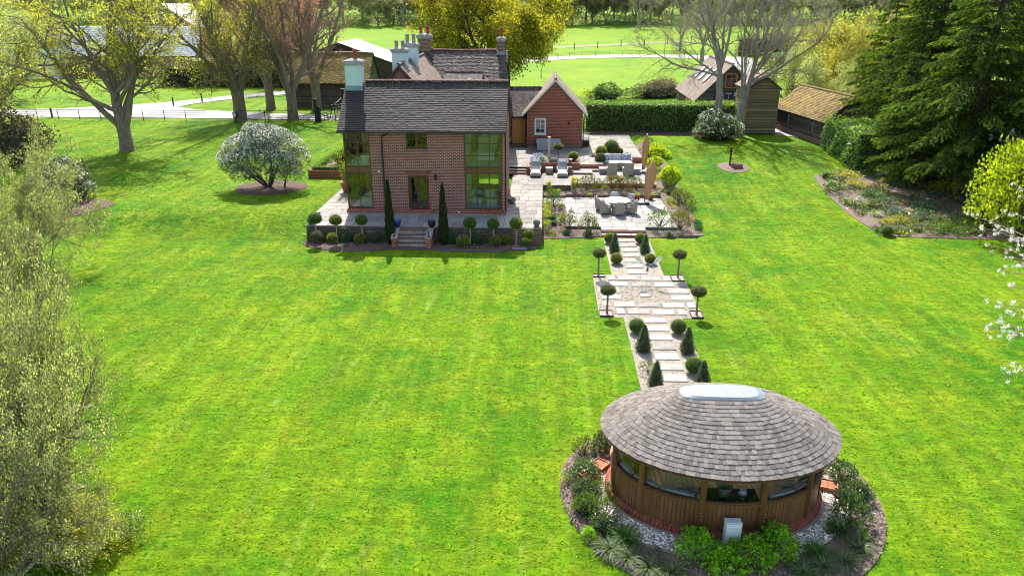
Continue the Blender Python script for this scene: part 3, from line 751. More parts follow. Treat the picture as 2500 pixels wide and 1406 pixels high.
# front steps down from the house terrace
st = thing('front_steps', 'flight of five worn stone steps flanked by brick cheek walls below the french doors', 'steps', (-7.6, 41.3, 0))
b = MB()
for k in range(5):
    y0 = 40.82 + 0.23 * k
    b.box(-8.52, -6.82, y0, 41.98, 0.19 * k, 0.19 * (k + 1) - 0.04)
b.build('riser', M['brick_old'], st)
for k in range(4):
    y0 = 40.80 + 0.23 * k
    put_slab(st, -8.12, y0 + 0.14, 0.19 * (k + 1), 0.78, 0.27, M['stone_grey'], 0.045, name='tread')
    put_slab(st, -7.27, y0 + 0.14, 0.19 * (k + 1), 0.88, 0.27, M['stone_grey'], 0.045, name='tread')
for x0, x1 in ((-8.82, -8.52), (-6.82, -6.5)):
    b = MB(); b.xprism([(40.72, 0), (41.98, 0), (41.98, 0.93), (40.72, 0.60)], x0, x1); b.build('cheek_wall', M['brick_piece'] if 0 else M['brick_red'], st)
    b = MB(); b.xprism([(40.68, 0.60), (41.84, 0.905), (41.84, 0.955), (40.68, 0.65)], x0 - 0.03, x1 + 0.03); b.build('coping', M['stone_grey'], st)

# ================================================================== PATH SLABS
path_slabs = thing('stepping_slab_path', 'pale rectangular stone slabs laid one behind another down the gravel path', 'path slabs', (5.07, 31, 0.02))
path_slabs['kind'] = 'structure'
del path_slabs['category']
for k in range(7): put_slab(path_slabs, 5.03, 42.79 - 0.925 * k, 0.052, 0.97 + 0.02 * random.random(), 0.60, M['stone_pale'], 0.03, rz=random.uniform(-0.01, 0.01))
for k in range(11): put_slab(path_slabs, 5.11, 30.87 - 0.918 * k, 0.052, 0.99, 0.60, M['stone_pale'], 0.03, rz=random.uniform(-0.01, 0.01))
rowsq = [(36.28, ((3.42, 3.79), (3.94, 4.94), (5.13, 6.13), (6.28, 6.67))), (35.38, ((2.88, 3.27), (3.39, 4.37), (4.55, 5.53), (5.71, 6.72), (6.9, 7.27))),
         (34.5, ((2.85, 3.84), (6.25, 7.25))), (33.6, ((2.92, 3.87), (6.27, 7.27))), (33.9, ((4.82, 5.27),)),
         (32.68, ((2.87, 3.25), (3.43, 4.43), (4.57, 5.56), (5.73, 6.73), (6.88, 7.26))), (31.82, ((3.48, 3.86), (4.0, 5.0), (5.15, 6.15), (6.31, 6.7)))]
for y, L in rowsq:
    for a, c in L: put_slab(path_slabs, (a + c) / 2, y, 0.052, c - a, 0.60 if y != 33.9 else 0.45, M['stone_pale'], 0.03)

# ================================================================== BUILDING HELPERS
def tile_roof(name, a, b, c, d, parent, mm, tw=0.2, gauge=0.12, th=0.022, seed=0, sag=0.0, slabm=None, jit=0.006, clipf=None):
    """plain tiles laid course by course on the plane a(eave left) b(eave right) c(top right) d(top left)"""
    r = np.random.default_rng(seed)
    a, b, c, d = [np.array(p, float) for p in (a, b, c, d)]
    nrm = np.cross(b - a, (c + d) / 2 - (a + b) / 2); nrm /= np.linalg.norm(nrm)
    H = np.linalg.norm((d + c) / 2 - (a + b) / 2)
    nr = max(2, int(round(H / gauge)))
    VV_, QQ, RR = [], [], []; base = 0
    for k in range(nr):
        v0 = k / nr; v1 = min(1.0, (k + 1.25) / nr)
        L0, R0 = a + (d - a) * v0, b + (c - b) * v0
        L1, R1 = a + (d - a) * v1, b + (c - b) * v1
        W = np.linalg.norm(R0 - L0)
        n = max(1, int(round(W / tw)))
        e = (np.arange(n + 1) + (0.5 if k % 2 else 0.0)) / n
        if k % 2: e = np.concatenate([[0], e[:-1]]); e = np.append(e, 1.0)
        u0 = e[:-1] + 0.004 / max(W, .1); u1 = e[1:] - 0.004 / max(W, .1)
        m = len(u0)
        t = th * (1 + r.normal(0, 0.10, m)); dv = r.normal(0, jit, m) / max(H, .1)
        def pt(u, v, L0=L0, R0=R0, L1=L1, R1=R1, v0=v0, v1=v1):
            f = (v - v0) / max(1e-6, (v1 - v0))
            Lp = L0[None] + (L1 - L0)[None] * f[:, None]; Rp = R0[None] + (R1 - R0)[None] * f[:, None]
            p = Lp + (Rp - Lp) * u[:, None]
            if sag: p = p - np.array([0, 0, 1.0])[None] * (sag * np.sin(np.pi * u) * np.sin(np.pi * np.clip(v, 0, 1)) + sag * 0.4 * np.sin(u * 9 + v * 4))[:, None]
            return p
        lo = np.full(m, v0) + dv; hi = np.full(m, v1)
        A = pt(u0, lo) + nrm * t[:, None]; B = pt(u1, lo) + nrm * (t * r.uniform(.9, 1.1, m))[:, None]
        C = pt(u1, hi) + nrm * 0.004; D = pt(u0, hi) + nrm * 0.004
        E = pt(u0, lo) - nrm * 0.002; F = pt(u1, lo) - nrm * 0.002
        if clipf is not None:
            keep = clipf((A + B) / 2)
            if not keep.any(): continue
            A, B, C, D, E, F = [q[keep] for q in (A, B, C, D, E, F)]; m = int(keep.sum())
        VV_.append(np.stack([A, B, C, D, E, F], 1).reshape(-1, 3))
        i = base + 6 * np.arange(m)
        QQ.append(np.stack([i, i + 1, i + 2, i + 3], 1)); QQ.append(np.stack([i + 4, i + 5, i + 1, i], 1))
        rr = r.random(m); RR += [rr, rr * 0.6]
        base += 6 * m
    V = np.concatenate(VV_); o = np.array(rootloc(parent)) if parent is not None else 0
    me = np_mesh(name, V - o, quads=np.concatenate(QQ), mats=[mm], rnd=np.concatenate(RR), uv=False)
    ob = link(name, me, parent); ob['kind'] = 'stuff'
    return ob

SAG = 0.05
def roof_slab(b, a, c_, th=0.12):
    """thick slab under a quad given as 4 corners (a list); drops th below"""
    pts = [Vector(p) for p in a]
    n = (pts[1] - pts[0]).cross(pts[-1] - pts[0]).normalized()
    top = [p - n * 0.006 - Vector((0, 0, SAG)) for p in pts]; bot = [p - n * (th + SAG) for p in pts]
    k = len(pts)
    b.add(top + bot, [tuple(range(k)), tuple(range(2 * k - 1, k - 1, -1))] + [(i, k + i, k + (i + 1) % k, (i + 1) % k) for i in range(k)])

def ridge_tiles(parent, p0, p1, mm, n, r=0.12, name='ridge_tile', sag=0.0):
    p0, p1 = Vector(p0), Vector(p1); L = (p1 - p0).length / n
    b = MB(); k = 6
    d = (p1 - p0).normalized(); s = d.cross(Vector((0, 0, 1))).normalized(); u = s.cross(d)
    vs = []
    for e, rr in ((-0.5, r * 1.07), (0.44, r)):
        for j in range(k + 1):
            t = math.pi * j / k
            vs.append(d * (e * L) + s * (math.cos(t) * rr) + u * (math.sin(t) * rr * 0.85))
    fs = [(j, j + 1, k + 2 + j, k + 1 + j) for j in range(k)] + [tuple(range(k + 1)), tuple(range(2 * k + 1, k, -1))]
    b.add(vs, fs); me = b.mesh('ridge_tile', mm)
    o = rootloc(parent)
    for i in range(n):
        u_ = (i + 0.5) / n
        c = p0.lerp(p1, u_) - o - Vector((0, 0, sag * math.sin(math.pi * u_)))
        link(name, me, parent, (c.x, c.y, c.z + random.uniform(-.008, .008)), random.uniform(-.015, .015))

def boards(parent, p0, p1, z0, z1, pitch, mm, outward, name='board', ext=None, th=0.03, joined=False, gap=0.025):
    """horizontal lapped boards on a vertical wall from p0 to p1; ext(z)->(s0,s1) fractions of the run"""
    p0 = Vector((*p0, 0)); p1 = Vector((*p1, 0)); d = p1 - p0; o = Vector((*outward, 0)).normalized()
    n = max(1, int(round((z1 - z0) / pitch))); h = (z1 - z0) / n
    J = MB()
    ro = rootloc(parent)
    for k in range(n):
        za, zb = z0 + k * h + gap, z0 + (k + 1) * h + 0.01
        s0, s1 = ext((za + zb) / 2) if ext else (0, 1)
        s2, s3 = ext(min(zb, z1)) if ext else (0, 1)
        if s1 - s0 < 0.02: continue
        b = J if joined else MB()
        A, B = p0 + d * s0, p0 + d * s1
        C, D = p0 + d * max(s0, s2), p0 + d * min(s1, s3)
        if (D - C).dot(d) <= 0: C = D = (A + B) / 2
        t = th * random.uniform(0.85, 1.2)
        vs = [A + o * 0.005, B + o * 0.005, B + o * t, A + o * t, C + o * 0.002, D + o * 0.002, D + o * 0.01, C + o * 0.01]
        vs = [Vector((v.x, v.y, za if i < 4 else zb)) for i, v in enumerate(vs)]
        b.add(vs, [(0, 1, 2, 3), (7, 6, 5, 4), (3, 2, 6, 7), (0, 3, 7, 4), (1, 5, 6, 2), (0, 4, 5, 1)], r=random.random())
        if not joined: b.build(name, mm, parent)
    if joined: J.build(name, mm, parent, kind='stuff')

def window(parent, x0, x1, z0, z1, y, cols, rows, fm, gm, fw=0.06, bw=0.025, dep=0.07, name='window', sill=False, rootname=None):
    """window in a wall facing -y at plane y: frame > pane, glazing bars"""
    b = MB()
    b.box(x0, x0 + fw, y - dep / 2, y + dep / 2, z0, z1); b.box(x1 - fw, x1, y - dep / 2, y + dep / 2, z0, z1)
    b.box(x0 + fw, x1 - fw, y - dep / 2, y + dep / 2, z0, z0 + fw); b.box(x0 + fw, x1 - fw, y - dep / 2, y + dep / 2, z1 - fw, z1)
    f = b.build(name, fm, parent)
    ix0, ix1, iz0, iz1 = x0 + fw, x1 - fw, z0 + fw, z1 - fw
    b = MB()
    for i in range(1, cols): xx = ix0 + (ix1 - ix0) * i / cols; b.box(xx - bw / 2, xx + bw / 2, y - dep / 2 + 0.01, y + dep / 2 - 0.01, iz0, iz1)
    for j in range(1, rows): zz = iz0 + (iz1 - iz0) * j / rows; b.box(ix0, ix1, y - dep / 2 + 0.013, y + dep / 2 - 0.013, zz - bw / 2, zz + bw / 2)
    if cols * rows > 1: b.build('glazing_bar', fm, f)
    for i in range(cols):
        for j in range(rows):
            xa, xb = ix0 + (ix1 - ix0) * i / cols, ix0 + (ix1 - ix0) * (i + 1) / cols
            za, zb = iz0 + (iz1 - iz0) * j / rows, iz0 + (iz1 - iz0) * (j + 1) / rows
            g = MB(); g.box(xa + bw / 2, xb - bw / 2, y - 0.005, y + 0.005, za + bw / 2, zb - bw / 2); g.build('pane', gm, f)
    return f

# ================================================================== MAIN HOUSE
HX0, HX1, HY0, HY1 = -12.35, -2.42, 44.95, 50.6
EZ, RZ, RY = 6.2, 8.76, 47.78
house = thing('brick_house', 'red brick house wing with dark tiled roof and tall glazed corners facing the lawn', 'house', (-7.4, 47.8, 1.0))
b = MB()
b.box(-10.72, -8.47, HY0, HY0 + .3, 1.25, 6.1)
b.box(-8.47, -7.15, HY0, HY0 + .3, 3.43, 5.06)
b.box(-7.15, -4.90, HY0, HY0 + .3, 1.25, 6.1)
b.box(HX1 - .16, HX1, HY0, HY0 + .3, 1.25, 6.1)
b.box(HX1 - .3, HX1, HY0 + .3, HY1, 1.25, 6.1)
for x0, x1 in ((HX0, -12.0), (-10.9, -4.6), (-3.1, HX1)): b.box(x0, x1, HY1, HY1 + .3, 1.25, 6.1)
for x0, x1 in ((-12.0, -10.9), (-4.6, -3.1)): b.box(x0, x1, HY1, HY1 + .3, 1.25, 1.5); b.box(x0, x1, HY1, HY1 + .3, 3.4, 4.2); b.box(x0, x1, HY1, HY1 + .3, 6.0, 6.1)  # openings added in the unseen rear wall to let sunlight into the rooms
b.box(HX0, HX0 + .3, 49.6, HY1, 1.25, 6.1)
b.xprism([(HY0 + .1, 6.1), (HY1 + .2, 6.1), (RY, 8.6)], HX1 - .3, HX1)
b.xprism([(HY0 + .1, 6.1), (HY1 + .2, 6.1), (RY, 8.6)], HX0, HX0 + .3)
b.build('wall', M['brick_front'], house)
b = MB(); b.box(HX0 - .1, HX1 + .08, HY0 - .09, HY1 + .3, 0.95, 1.17); b.box(HX0 - .06, HX1 + .04, HY0 - .05, HY1 + .3, 1.17, 1.25)
b.build('plinth', M['brick_red'], house)
for x in (-11.4, -9.6, -6.2, -3.7): b = MB(); b.box(x - .11, x + .11, HY0 - .097, HY0 - .09, 1.03, 1.10); b.build('air_brick', M['terracotta'], house)
b = MB(); b.box(-5.35, -5.24, HY0 - .12, HY0 - .09, 1.06, 1.17); b.build('vent', M['white'], house)
# soldier course over the french doors
b = MB()
for k in range(18):
    x = -8.60 + k * 0.088; b.box(x, x + 0.064, HY0 - .012, HY0, 3.47, 3.70, r=random.random())
b.build('soldier_course', M['brick_piece'], house)
# roof
b = MB()
fr = [(-12.58, 44.58, EZ), (-2.3, 44.58, EZ), (-2.3, RY, RZ), (-12.58, RY, RZ)]
bk = [(-2.3, 50.98, EZ), (-12.58, 50.98, EZ), (-12.58, RY, RZ), (-2.3, RY, RZ)]
roof_slab(b, fr, None); roof_slab(b, bk, None)
rf = b.build('roof', M['under'], house)
tile_roof('roof_tile', *fr, rf, M['tile_dark'], 0.2, 0.15, 0.034, 1, sag=0.03, jit=.003)
for x0, x1 in ((-12.0, -10.9), (-4.6, -3.1)):
    for z0, z1 in ((1.5, 3.4), (4.2, 6.0)): window(house, x0, x1, z0, z1, HY1 + .15, 2, 2, M['oak'], M['glass'])  # added rear windows, out of view, glazing the openings that brighten the interior
tile_roof('roof_tile', *bk, rf, M['tile_dark'], 0.25, 0.2, 0.02, 2)
ridge_tiles(rf, (-11.35, RY, RZ + .02), (-2.28, RY, RZ + .02), M['ridge_red'], 21, 0.13)
b = MB()
for x in (-12.585, -2.295):
    b.xprism([(44.58, EZ - .03), (RY, RZ - .03), (RY, RZ - .17), (44.58, EZ - .17)], x - .02, x + .02); b.xprism([(50.98, EZ - .03), (50.98, EZ - .17), (RY, RZ - .17), (RY, RZ - .03)], x - .02, x + .02)
b.build('verge', M['ridge_red'], house)
b = MB(); b.box(-12.6, -2.28, 44.47, 44.57, 6.06, 6.16)
b.tube([(-9.45, 44.6, 6.06), (-9.6, 44.75, 5.95), (-9.93, 44.88, 5.82), (-9.95, 44.89, 5.6), (-9.95, 44.89, 1.2)], 0.045, 8)
b.tube([(HX1 + .05, 44.7, 6.05), (HX1 + .06, 44.95, 5.8), (HX1 + .06, 45.0, 1.1)], 0.045, 8)
b.build('gutter', M['black'], house)
# chimney on the left gable
def chimney(parent, cx, cy, w, d, z0, z1, body, capm, pots, potm, ph=0.55, pr=0.13, flash=None, name='chimney'):
    b = MB(); b.box(cx - w / 2, cx + w / 2, cy - d / 2, cy + d / 2, z0, z1 - .34)
    ch = b.build(name, body, parent)
    b = MB()
    for k, (e, h0, h1) in enumerate(((.05, .34, .25), (.11, .25, .13), (.06, .13, .07))):
        b.box(cx - w / 2 - e, cx + w / 2 + e, cy - d / 2 - e, cy + d / 2 + e, z1 - h0, z1 - h1)
    b.add([(cx - w / 2, cy - d / 2, z1 - .07), (cx + w / 2, cy - d / 2, z1 - .07), (cx + w / 2, cy + d / 2, z1 - .07), (cx - w / 2, cy + d / 2, z1 - .07), (cx - .15, cy - .12, z1 + .05), (cx + .15, cy - .12, z1 + .05), (cx + .15, cy + .12, z1 + .05), (cx - .15, cy + .12, z1 + .05)],
          [(0, 1, 5, 4), (1, 2, 6, 5), (2, 3, 7, 6), (3, 0, 4, 7), (4, 5, 6, 7)])
    b.build('chimney_cap', capm, ch)
    for px_, dy in pots:
        b = MB(); b.lathe([(pr * .95, 0), (pr * .85, ph * .8), (pr * 1.12, ph * .84), (pr * 1.12, ph * .95), (pr * .9, ph), (pr * .62, ph), (pr * .62, ph * .7)], (cx + px_, cy + dy, z1 - .02), 14)
        b.build('chimney_pot', potm, ch, smooth=True)
    if flash:
        b = MB(); b.box(cx - w / 2 - .03, cx + w / 2 + .03, cy - d / 2 - .03, cy + d / 2 + .03, z0 + flash[0], z0 + flash[1]); b.build('flashing', M['lead'], ch)
    return ch
chimney(house, -11.97, 47.55, 1.02, 0.8, 7.6, 10.12, M['blue_render'], M['chimcap'], ((0.12, 0),), M['pot_red'], 0.62, 0.15, flash=(.55, .95))
# glazing: corners
def glazed(x0, x1, cols, name='glazed_screen'):
    b = MB(); f = 0.075
    for k in range(cols + 1):
        x = x0 + (x1 - x0) * k / cols; w = f if k in (0, cols) else 0.045
        xa = x - (w if k == cols else (0 if k == 0 else w / 2)); b.box(xa, xa + w, HY0 + .02, HY0 + .12, 1.25, 6.1)
    zs = [1.25, 2.02, 2.80, 3.56, 3.92, 4.65, 5.38, 6.1]
    for i, z in enumerate(zs):
        w = 0.09 if i in (0, 3, 4, 7) else 0.04
        z_ = z if i == 0 else (z - w if i == 7 else z - w / 2)
        b.box(x0 + f, x1 - f, HY0 + .035, HY0 + .105, z_, z_ + w)
    fr_ = b.build(name, M['oak'], house)
    b = MB(); b.box(x0 + f, x1 - f, HY0 + .05, HY0 + .08, 3.60, 3.88); b.build('spandrel_panel', M['oak_gaz'], fr_)
    for k in range(cols):
        xa, xb = x0 + (x1 - x0) * k / cols + .03, x0 + (x1 - x0) * (k + 1) / cols - .03
        for i in (0, 1, 2, 4, 5, 6):
            g = MB(); g.box(xa, xb, HY0 + .065, HY0 + .075, zs[i] + .03, zs[i + 1] - .03); g.build('pane', M['glass'], fr_)
glazed(-4.90, -2.58, 3)
glazed(-12.35, -10.72, 2)
b = MB()       # side screen of the left corner
for k in range(5):
    y = 45.1 + k * 1.1; b.box(HX0, HX0 + .09, y - .035, y + .035, 1.25, 6.1)
for z in (1.25, 2.02, 2.8, 3.52, 3.88, 4.65, 5.38, 6.04): b.box(HX0 + .01, HX0 + .08, 45.14, 49.47, z, z + .055)
ssf = b.build('glazed_screen', M['oak'], house)
for k in range(4):
    for za, zb in ((1.3, 3.5), (3.95, 6.02)):
        g = MB(); g.box(HX0 + .04, HX0 + .05, 45.14 + k * 1.1, 46.16 + k * 1.1, za, zb); g.build('pane', M['glass'], ssf)
# french doors
b = MB(); b.box(-8.47, -8.38, HY0 + .02, HY0 + .14, 1.25, 3.43); b.box(-7.24, -7.15, HY0 + .02, HY0 + .14, 1.25, 3.43); b.box(-8.38, -7.24, HY0 + .02, HY0 + .14, 3.34, 3.43); b.box(-8.47, -7.15, HY0 - .02, HY0 + .14, 1.19, 1.25)
df = b.build('door_frame', M['oak'], house)
for x0, x1 in ((-8.37, -7.82), (-7.80, -7.25)):
    window(house, x0, x1, 1.27, 3.33, HY0 + .08, 1, 4, M['oak'], M['glass'], 0.10, 0.03, 0.05, name='door')
b = MB(); b.tube([(-7.76, HY0 - .01, 2.3), (-7.76, HY0 + .04, 2.3)], .012, 6); b.tube([(-7.76, HY0 - .01, 2.3), (-7.66, HY0 - .01, 2.3)], .012, 6); b.build('door_handle', M['silver'], df)
# upper window
w_ = window(house, -8.45, -7.80, 5.08, 6.1, HY0 + .10, 1, 2, M['oak'], M['glass_dark'], 0.085, 0.03)
w_ = window(house, -7.80, -7.17, 5.08, 6.1, HY0 + .10, 1, 2, M['oak'], M['glass_dark'], 0.085, 0.03)
b = MB(); b.box(-8.55, -7.07, HY0 - .07, HY0 + .07, 5.02, 5.08); b.build('window_sill', M['oak'], house)
# wall lantern and sensor
b = MB(); b.box(-6.78, -6.62, HY0 - .16, HY0 - .02, 3.18, 3.42); b.box(-6.74, -6.66, HY0 - .2, HY0, 3.45, 3.48); b.tube([(-6.7, HY0, 3.3), (-6.7, HY0 - .1, 3.55), (-6.7, HY0 - .09, 3.42)], .012, 5)
b.build('wall_lantern', M['black'], house)
b = MB(); b.obox((-10.25, HY0 - .05, 3.63), (.11, .09, .10), rz=.4); b.build('sensor', M['white'], house)
# interior: floors, ceiling, partition walls and a few furnishings seen through the glass
b = MB(); b.box(HX0 + .1, HX1 - .3, HY0 + .3, HY1, 1.17, 1.26); b.box(HX0 + .1, HX1 - .3, HY0 + .3, HY1, 3.60, 3.88); b.build('floor', M['cream'], house)
b = MB(); b.box(HX0 + .1, HX1 - .3, HY0 + .14, HY1, 6.1, 6.16); b.box(-10.6, -10.5, HY0 + .3, HY1, 1.26, 6.1); b.box(-5.1, -5.0, HY0 + .3, HY1, 1.26, 6.1); b.build('partition', M['plaster'], house)
b = MB()
b.box(-4.4, -3.2, 47.5, 49.6, 3.88, 4.35); b.box(-4.4, -3.2, 49.6, 49.75, 3.88, 4.9)
b.build('bed_frame', M['white'], house)
b = MB(); b.box(-4.6, -4.0, 46.3, 46.9, 1.26, 1.75); b.box(-4.6, -4.0, 46.9, 47.05, 1.26, 2.1); b.box(-3.6, -2.95, 45.8, 46.4, 1.26, 1.7); b.box(-3.6, -2.95, 46.4, 46.55, 1.26, 2.05)
b.build('armchair', M['cushion'], house)
b = MB(); b.lathe([(0, 0), (.28, .0), (.42, .5), (.45, .55), (.4, .5), (.3, .1), (0, .08)], (-11.15, 46.1, 3.9), 20, sy=1.5); b.build('bath', M['white'], house, smooth=True)
b = MB(); b.box(-11.9, -11.5, 47.9, 48.1, 3.88, 5.9); b.box(-10.75, -10.62, 45.3, 45.9, 1.26, 3.4); b.build('curtain', M['tan'], house)
# ================================================================== OLD HOUSE BEHIND
back = thing('old_house', 'older brown brick house behind the ridge with pale blue and brick chimney stacks', 'house', (-7, 62, 1.2))
b = MB()
b.box(-10.6, -3.3, 61.0, 68.6, 1.0, 6.4)
b.box(-12.6, -7.9, 52.6, 61.0, 1.0, 6.5)
b.yprism([(-12.6, 6.5), (-7.9, 6.5), (-10.12, 9.1)], 52.6, 52.9)
b.xprism([(60.9, 6.4), (68.7, 6.4), (64.7, 9.5)], -3.6, -3.3)
b.xprism([(60.9, 6.4), (68.7, 6.4), (64.7, 9.5)], -10.6, -10.3)
b.build('wall', M['brick_old'], back)
b = MB(); b.box(-3.29, -3.2, 61.0, 61.12, 1.4, 6.3); b.box(-3.29, -3.18, 60.8, 68.6, 6.3, 6.42); b.build('gutter', M['black'], back)
A = [(-10.6, 60.6, 6.35), (-3.15, 60.6, 6.35), (-3.15, 64.7, 9.64), (-10.6, 64.7, 9.64)]
B = [(-3.15, 68.8, 6.35), (-10.6, 68.8, 6.35), (-10.6, 64.7, 9.64), (-3.15, 64.7, 9.64)]
C = [(-7.1, 52.45, 6.1), (-7.1, 63.4, 6.1), (-10.12, 64.6, 9.4), (-10.12, 52.45, 9.4)]
D = [(-13.0, 63.4, 6.1), (-13.0, 52.45, 6.1), (-10.12, 52.45, 9.4), (-10.12, 64.6, 9.4)]
b = MB(); roof_slab(b, A, 0); roof_slab(b, B, 0); roof_slab(b, C, 0); roof_slab(b, D, 0)
rf = b.build('roof', M['under'], back)
tile_roof('roof_tile', *A, rf, M['tile_old'], 0.2, 0.16, 0.035, 21, sag=0.03, jit=0.02)
tile_roof('roof_tile', *B, rf, M['tile_old'], 0.35, 0.3, 0.02, 22)
tile_roof('roof_tile', *C, rf, M['tile_brown'], 0.2, 0.13, 0.026, 23, jit=0.01)
tile_roof('roof_tile', *D, rf, M['tile_brown'], 0.35, 0.3, 0.02, 24)
ridge_tiles(rf, (-9.6, 64.7, 9.66), (-4.1, 64.7, 9.66), M['ridge_red'], 12, 0.13, sag=0.04)
ridge_tiles(rf, (-10.12, 52.4, 9.42), (-10.12, 63.5, 9.42), M['ridge_red'], 22, 0.12)
# low ridge between the two roofs
E1 = [(-7.3, 52.6, 7.45), (-4.5, 52.6, 7.45), (-4.5, 55.2, 8.72), (-7.3, 55.2, 8.72)]
E2 = [(-4.5, 57.8, 7.45), (-7.3, 57.8, 7.45), (-7.3, 55.2, 8.72), (-4.5, 55.2, 8.72)]
b = MB(); roof_slab(b, E1, 0); roof_slab(b, E2, 0); b.box(-7.2, -4.6, 52.8, 57.6, 6.0, 7.5)
rf2 = b.build('roof', M['under'], back)
tile_roof('roof_tile', *E1, rf2, M['tile_old'], 0.2, 0.14, 0.02, 25); tile_roof('roof_tile', *E2, rf2, M['tile_old'], 0.2, 0.14, 0.02, 26)
ridge_tiles(rf2, (-7.3, 55.2, 8.74), (-4.5, 55.2, 8.74), M['ridge_red'], 7, 0.12)
b = MB()
for s in (-1, 1): b.yprism([(-10.12 - s * 0, 9.38), (-10.12 + s * 2.6, 6.4), (-10.12 + s * 2.6, 6.28), (-10.12, 9.24)] if s < 0 else [(-10.12, 9.24), (-7.52, 6.28), (-7.52, 6.4), (-10.12, 9.38)], 52.38, 52.46)
b.build('bargeboard', M['oak'], back)
chimney(back, -10.38, 54.6, 1.02, 0.8, 7.6, 10.42, M['blue_render'], M['chimcap'], ((-.22, 0), (.24, 0)), M['pot_buff'], 0.50, 0.14)
chimney(back, -10.1, 57.6, 1.0, 0.8, 7.8, 10.62, M['blue_render'], M['chimcap'], ((-.24, 0), (.24, 0)), M['pot_buff'], 0.62, 0.15)
chimney(back, -10.2, 65.0, 1.05, 0.9, 8.0, 10.95, M['brick_old'], M['chimcap'], ((-.28, 0), (.28, 0)), M['pot_red'], 0.62, 0.14)
chimney(back, -3.72, 64.6, 0.62, 0.62, 8.6, 10.72, M['brick_old'], M['chimcap'], ((0, 0),), M['pot_red'], 0.78, 0.14, flash=(.55, .95))
# satellite dish
dish = thing('satellite_dish', 'dark round satellite dish behind the right end of the main ridge', 'satellite dish', (-3.35, 52.0, 8.3))
b = MB(); b.lathe([(0, .06), (.12, .045), (.22, 0), (.26, -.05)], (0, 0, 0), 18)
me = b.mesh('reflector', M['lead'], smooth=True); o = link('reflector', me, dish); o.rotation_euler = (RD(80), 0, RD(200))
b = MB(); b.tube([(0, .02, 0), (.0, .2, -.1), (.1, .3, -.9), (.1, .3, -2.2)], .02, 6); b.tube([(0, 0, 0), (-.05, -.28, .02)], .01, 5); b.build('bracket', M['black'], dish, local=True)

# ================================================================== LINK BUILDING WITH OAK DOOR
lnk = thing('link_building', 'low tiled link with a golden oak door between house and red brick gable', 'building', (-2.3, 67.5, 1.45))
b = MB()
b.box(-3.6, -2.98, 66.55, 66.75, 3.92, 4.05); b.box(-1.63, -1.53, 66.4, 66.7, 1.45, 4.05); b.box(-3.6, -3.38, 66.4, 66.7, 1.45, 4.05)
b.box(-3.6, -0.5, 70.9, 71.2, 1.3, 4.0); b.build('wall', M['brick_old'], lnk)
b = MB(); b.box(-3.38, -2.92, 66.62, 66.64, 1.6, 3.9); b.build('pane', M['glass'], lnk)
b = MB(); b.box(-3.4, -1.6, 66.0, 66.6, 1.3, 1.56); b.build('door_step', M['brick_old'], lnk)
b = MB(); b.box(-2.96, -2.88, 66.45, 66.6, 1.56, 3.95); b.box(-1.69, -1.62, 66.45, 66.6, 1.56, 3.95); b.box(-2.88, -1.69, 66.45, 66.6, 3.86, 3.95); b.box(-3.38, -2.96, 66.5, 66.58, 2.5, 2.56); b.build('door_frame', M['oak'], lnk)
door = MB(); door.box(-2.87, -1.7, 66.50, 66.55, 1.57, 3.85); dr = door.build('door', M['oak_door'], lnk)
for k in range(6):
    b = MB(); x = -2.865 + k * .193; b.box(x + .004, x + .187, 66.475, 66.499, 1.6, 3.83); b.build('plank', M['oak_door'], dr)
b = MB(); b.tube([(-2.78, 66.44, 2.65), (-2.78, 66.44, 2.8)], .014, 6); b.tube([(-2.78, 66.47, 2.72), (-2.78, 66.43, 2.72)], .02, 6); b.build('door_handle', M['black'], dr)
A = [(-3.6, 66.15, 4.0), (-0.2, 66.15, 4.0), (-0.2, 69.0, 6.2), (-3.6, 69.0, 6.2)]
B = [(-0.2, 71.6, 4.0), (-3.6, 71.6, 4.0), (-3.6, 69.0, 6.2), (-0.2, 69.0, 6.2)]
b = MB(); roof_slab(b, A, 0); roof_slab(b, B, 0); rf = b.build('roof', M['under'], lnk)
tile_roof('roof_tile', *A, rf, M['tile_old'], 0.2, 0.12, 0.02, 31, jit=0.01); tile_roof('roof_tile', *B, rf, M['tile_old'], 0.4, 0.3, 0.02, 32)
ridge_tiles(rf, (-3.6, 69, 6.22), (-0.3, 69, 6.22), M['ridge_red'], 8, 0.11)
b = MB(); b.box(-3.6, -1.5, 66.05, 66.15, 3.86, 3.96); b.build('gutter', M['black'], lnk)

# ================================================================== ANNEX
ann = thing('brick_annex', 'small red brick gabled annex with white casement window and steep tiled roof', 'annex', (0.9, 68, 1.45))
AX0, AX1, AY = -1.53, 3.30, 65.1
b = MB()
b.box(AX0, -0.87, AY, AY + .3, 1.45, 4.5); b.box(0.12, AX1, AY, AY + .3, 1.45, 4.5); b.box(-0.87, 0.12, AY, AY + .3, 1.45, 2.62); b.box(-0.87, 0.12, AY, AY + .3, 4.02, 4.5)
b.yprism([(AX0, 4.5), (AX1, 4.5), (0.88, 7.05)], AY, AY + .3)
b.box(AX1 - .3, AX1, AY + .3, 71.0, 1.3, 4.5); b.box(AX0, AX1, 71.0, 71.3, 1.3, 4.5); b.box(AX0, AX0 + .3, AY + .3, 71.0, 1.45, 4.5)
b.yprism([(AX0, 4.5), (AX1, 4.5), (0.88, 7.05)], 71.0, 71.3)
b.build('wall', M['brick_red'], ann)
b = MB(); b.box(AX0 - .01, AX1 + .02, AY - .03, AY, 1.4, 1.75); b.build('plinth', M['brick_old'], ann)
window(ann, -0.87, 0.12, 2.62, 4.02, AY + .04, 2, 3, M['white'], M['glass_dark'], 0.13, 0.04, 0.14)
b = MB(); b.box(-0.92, 0.17, AY - .1, AY, 2.57, 2.62); b.build('window_sill', M['white'], ann)
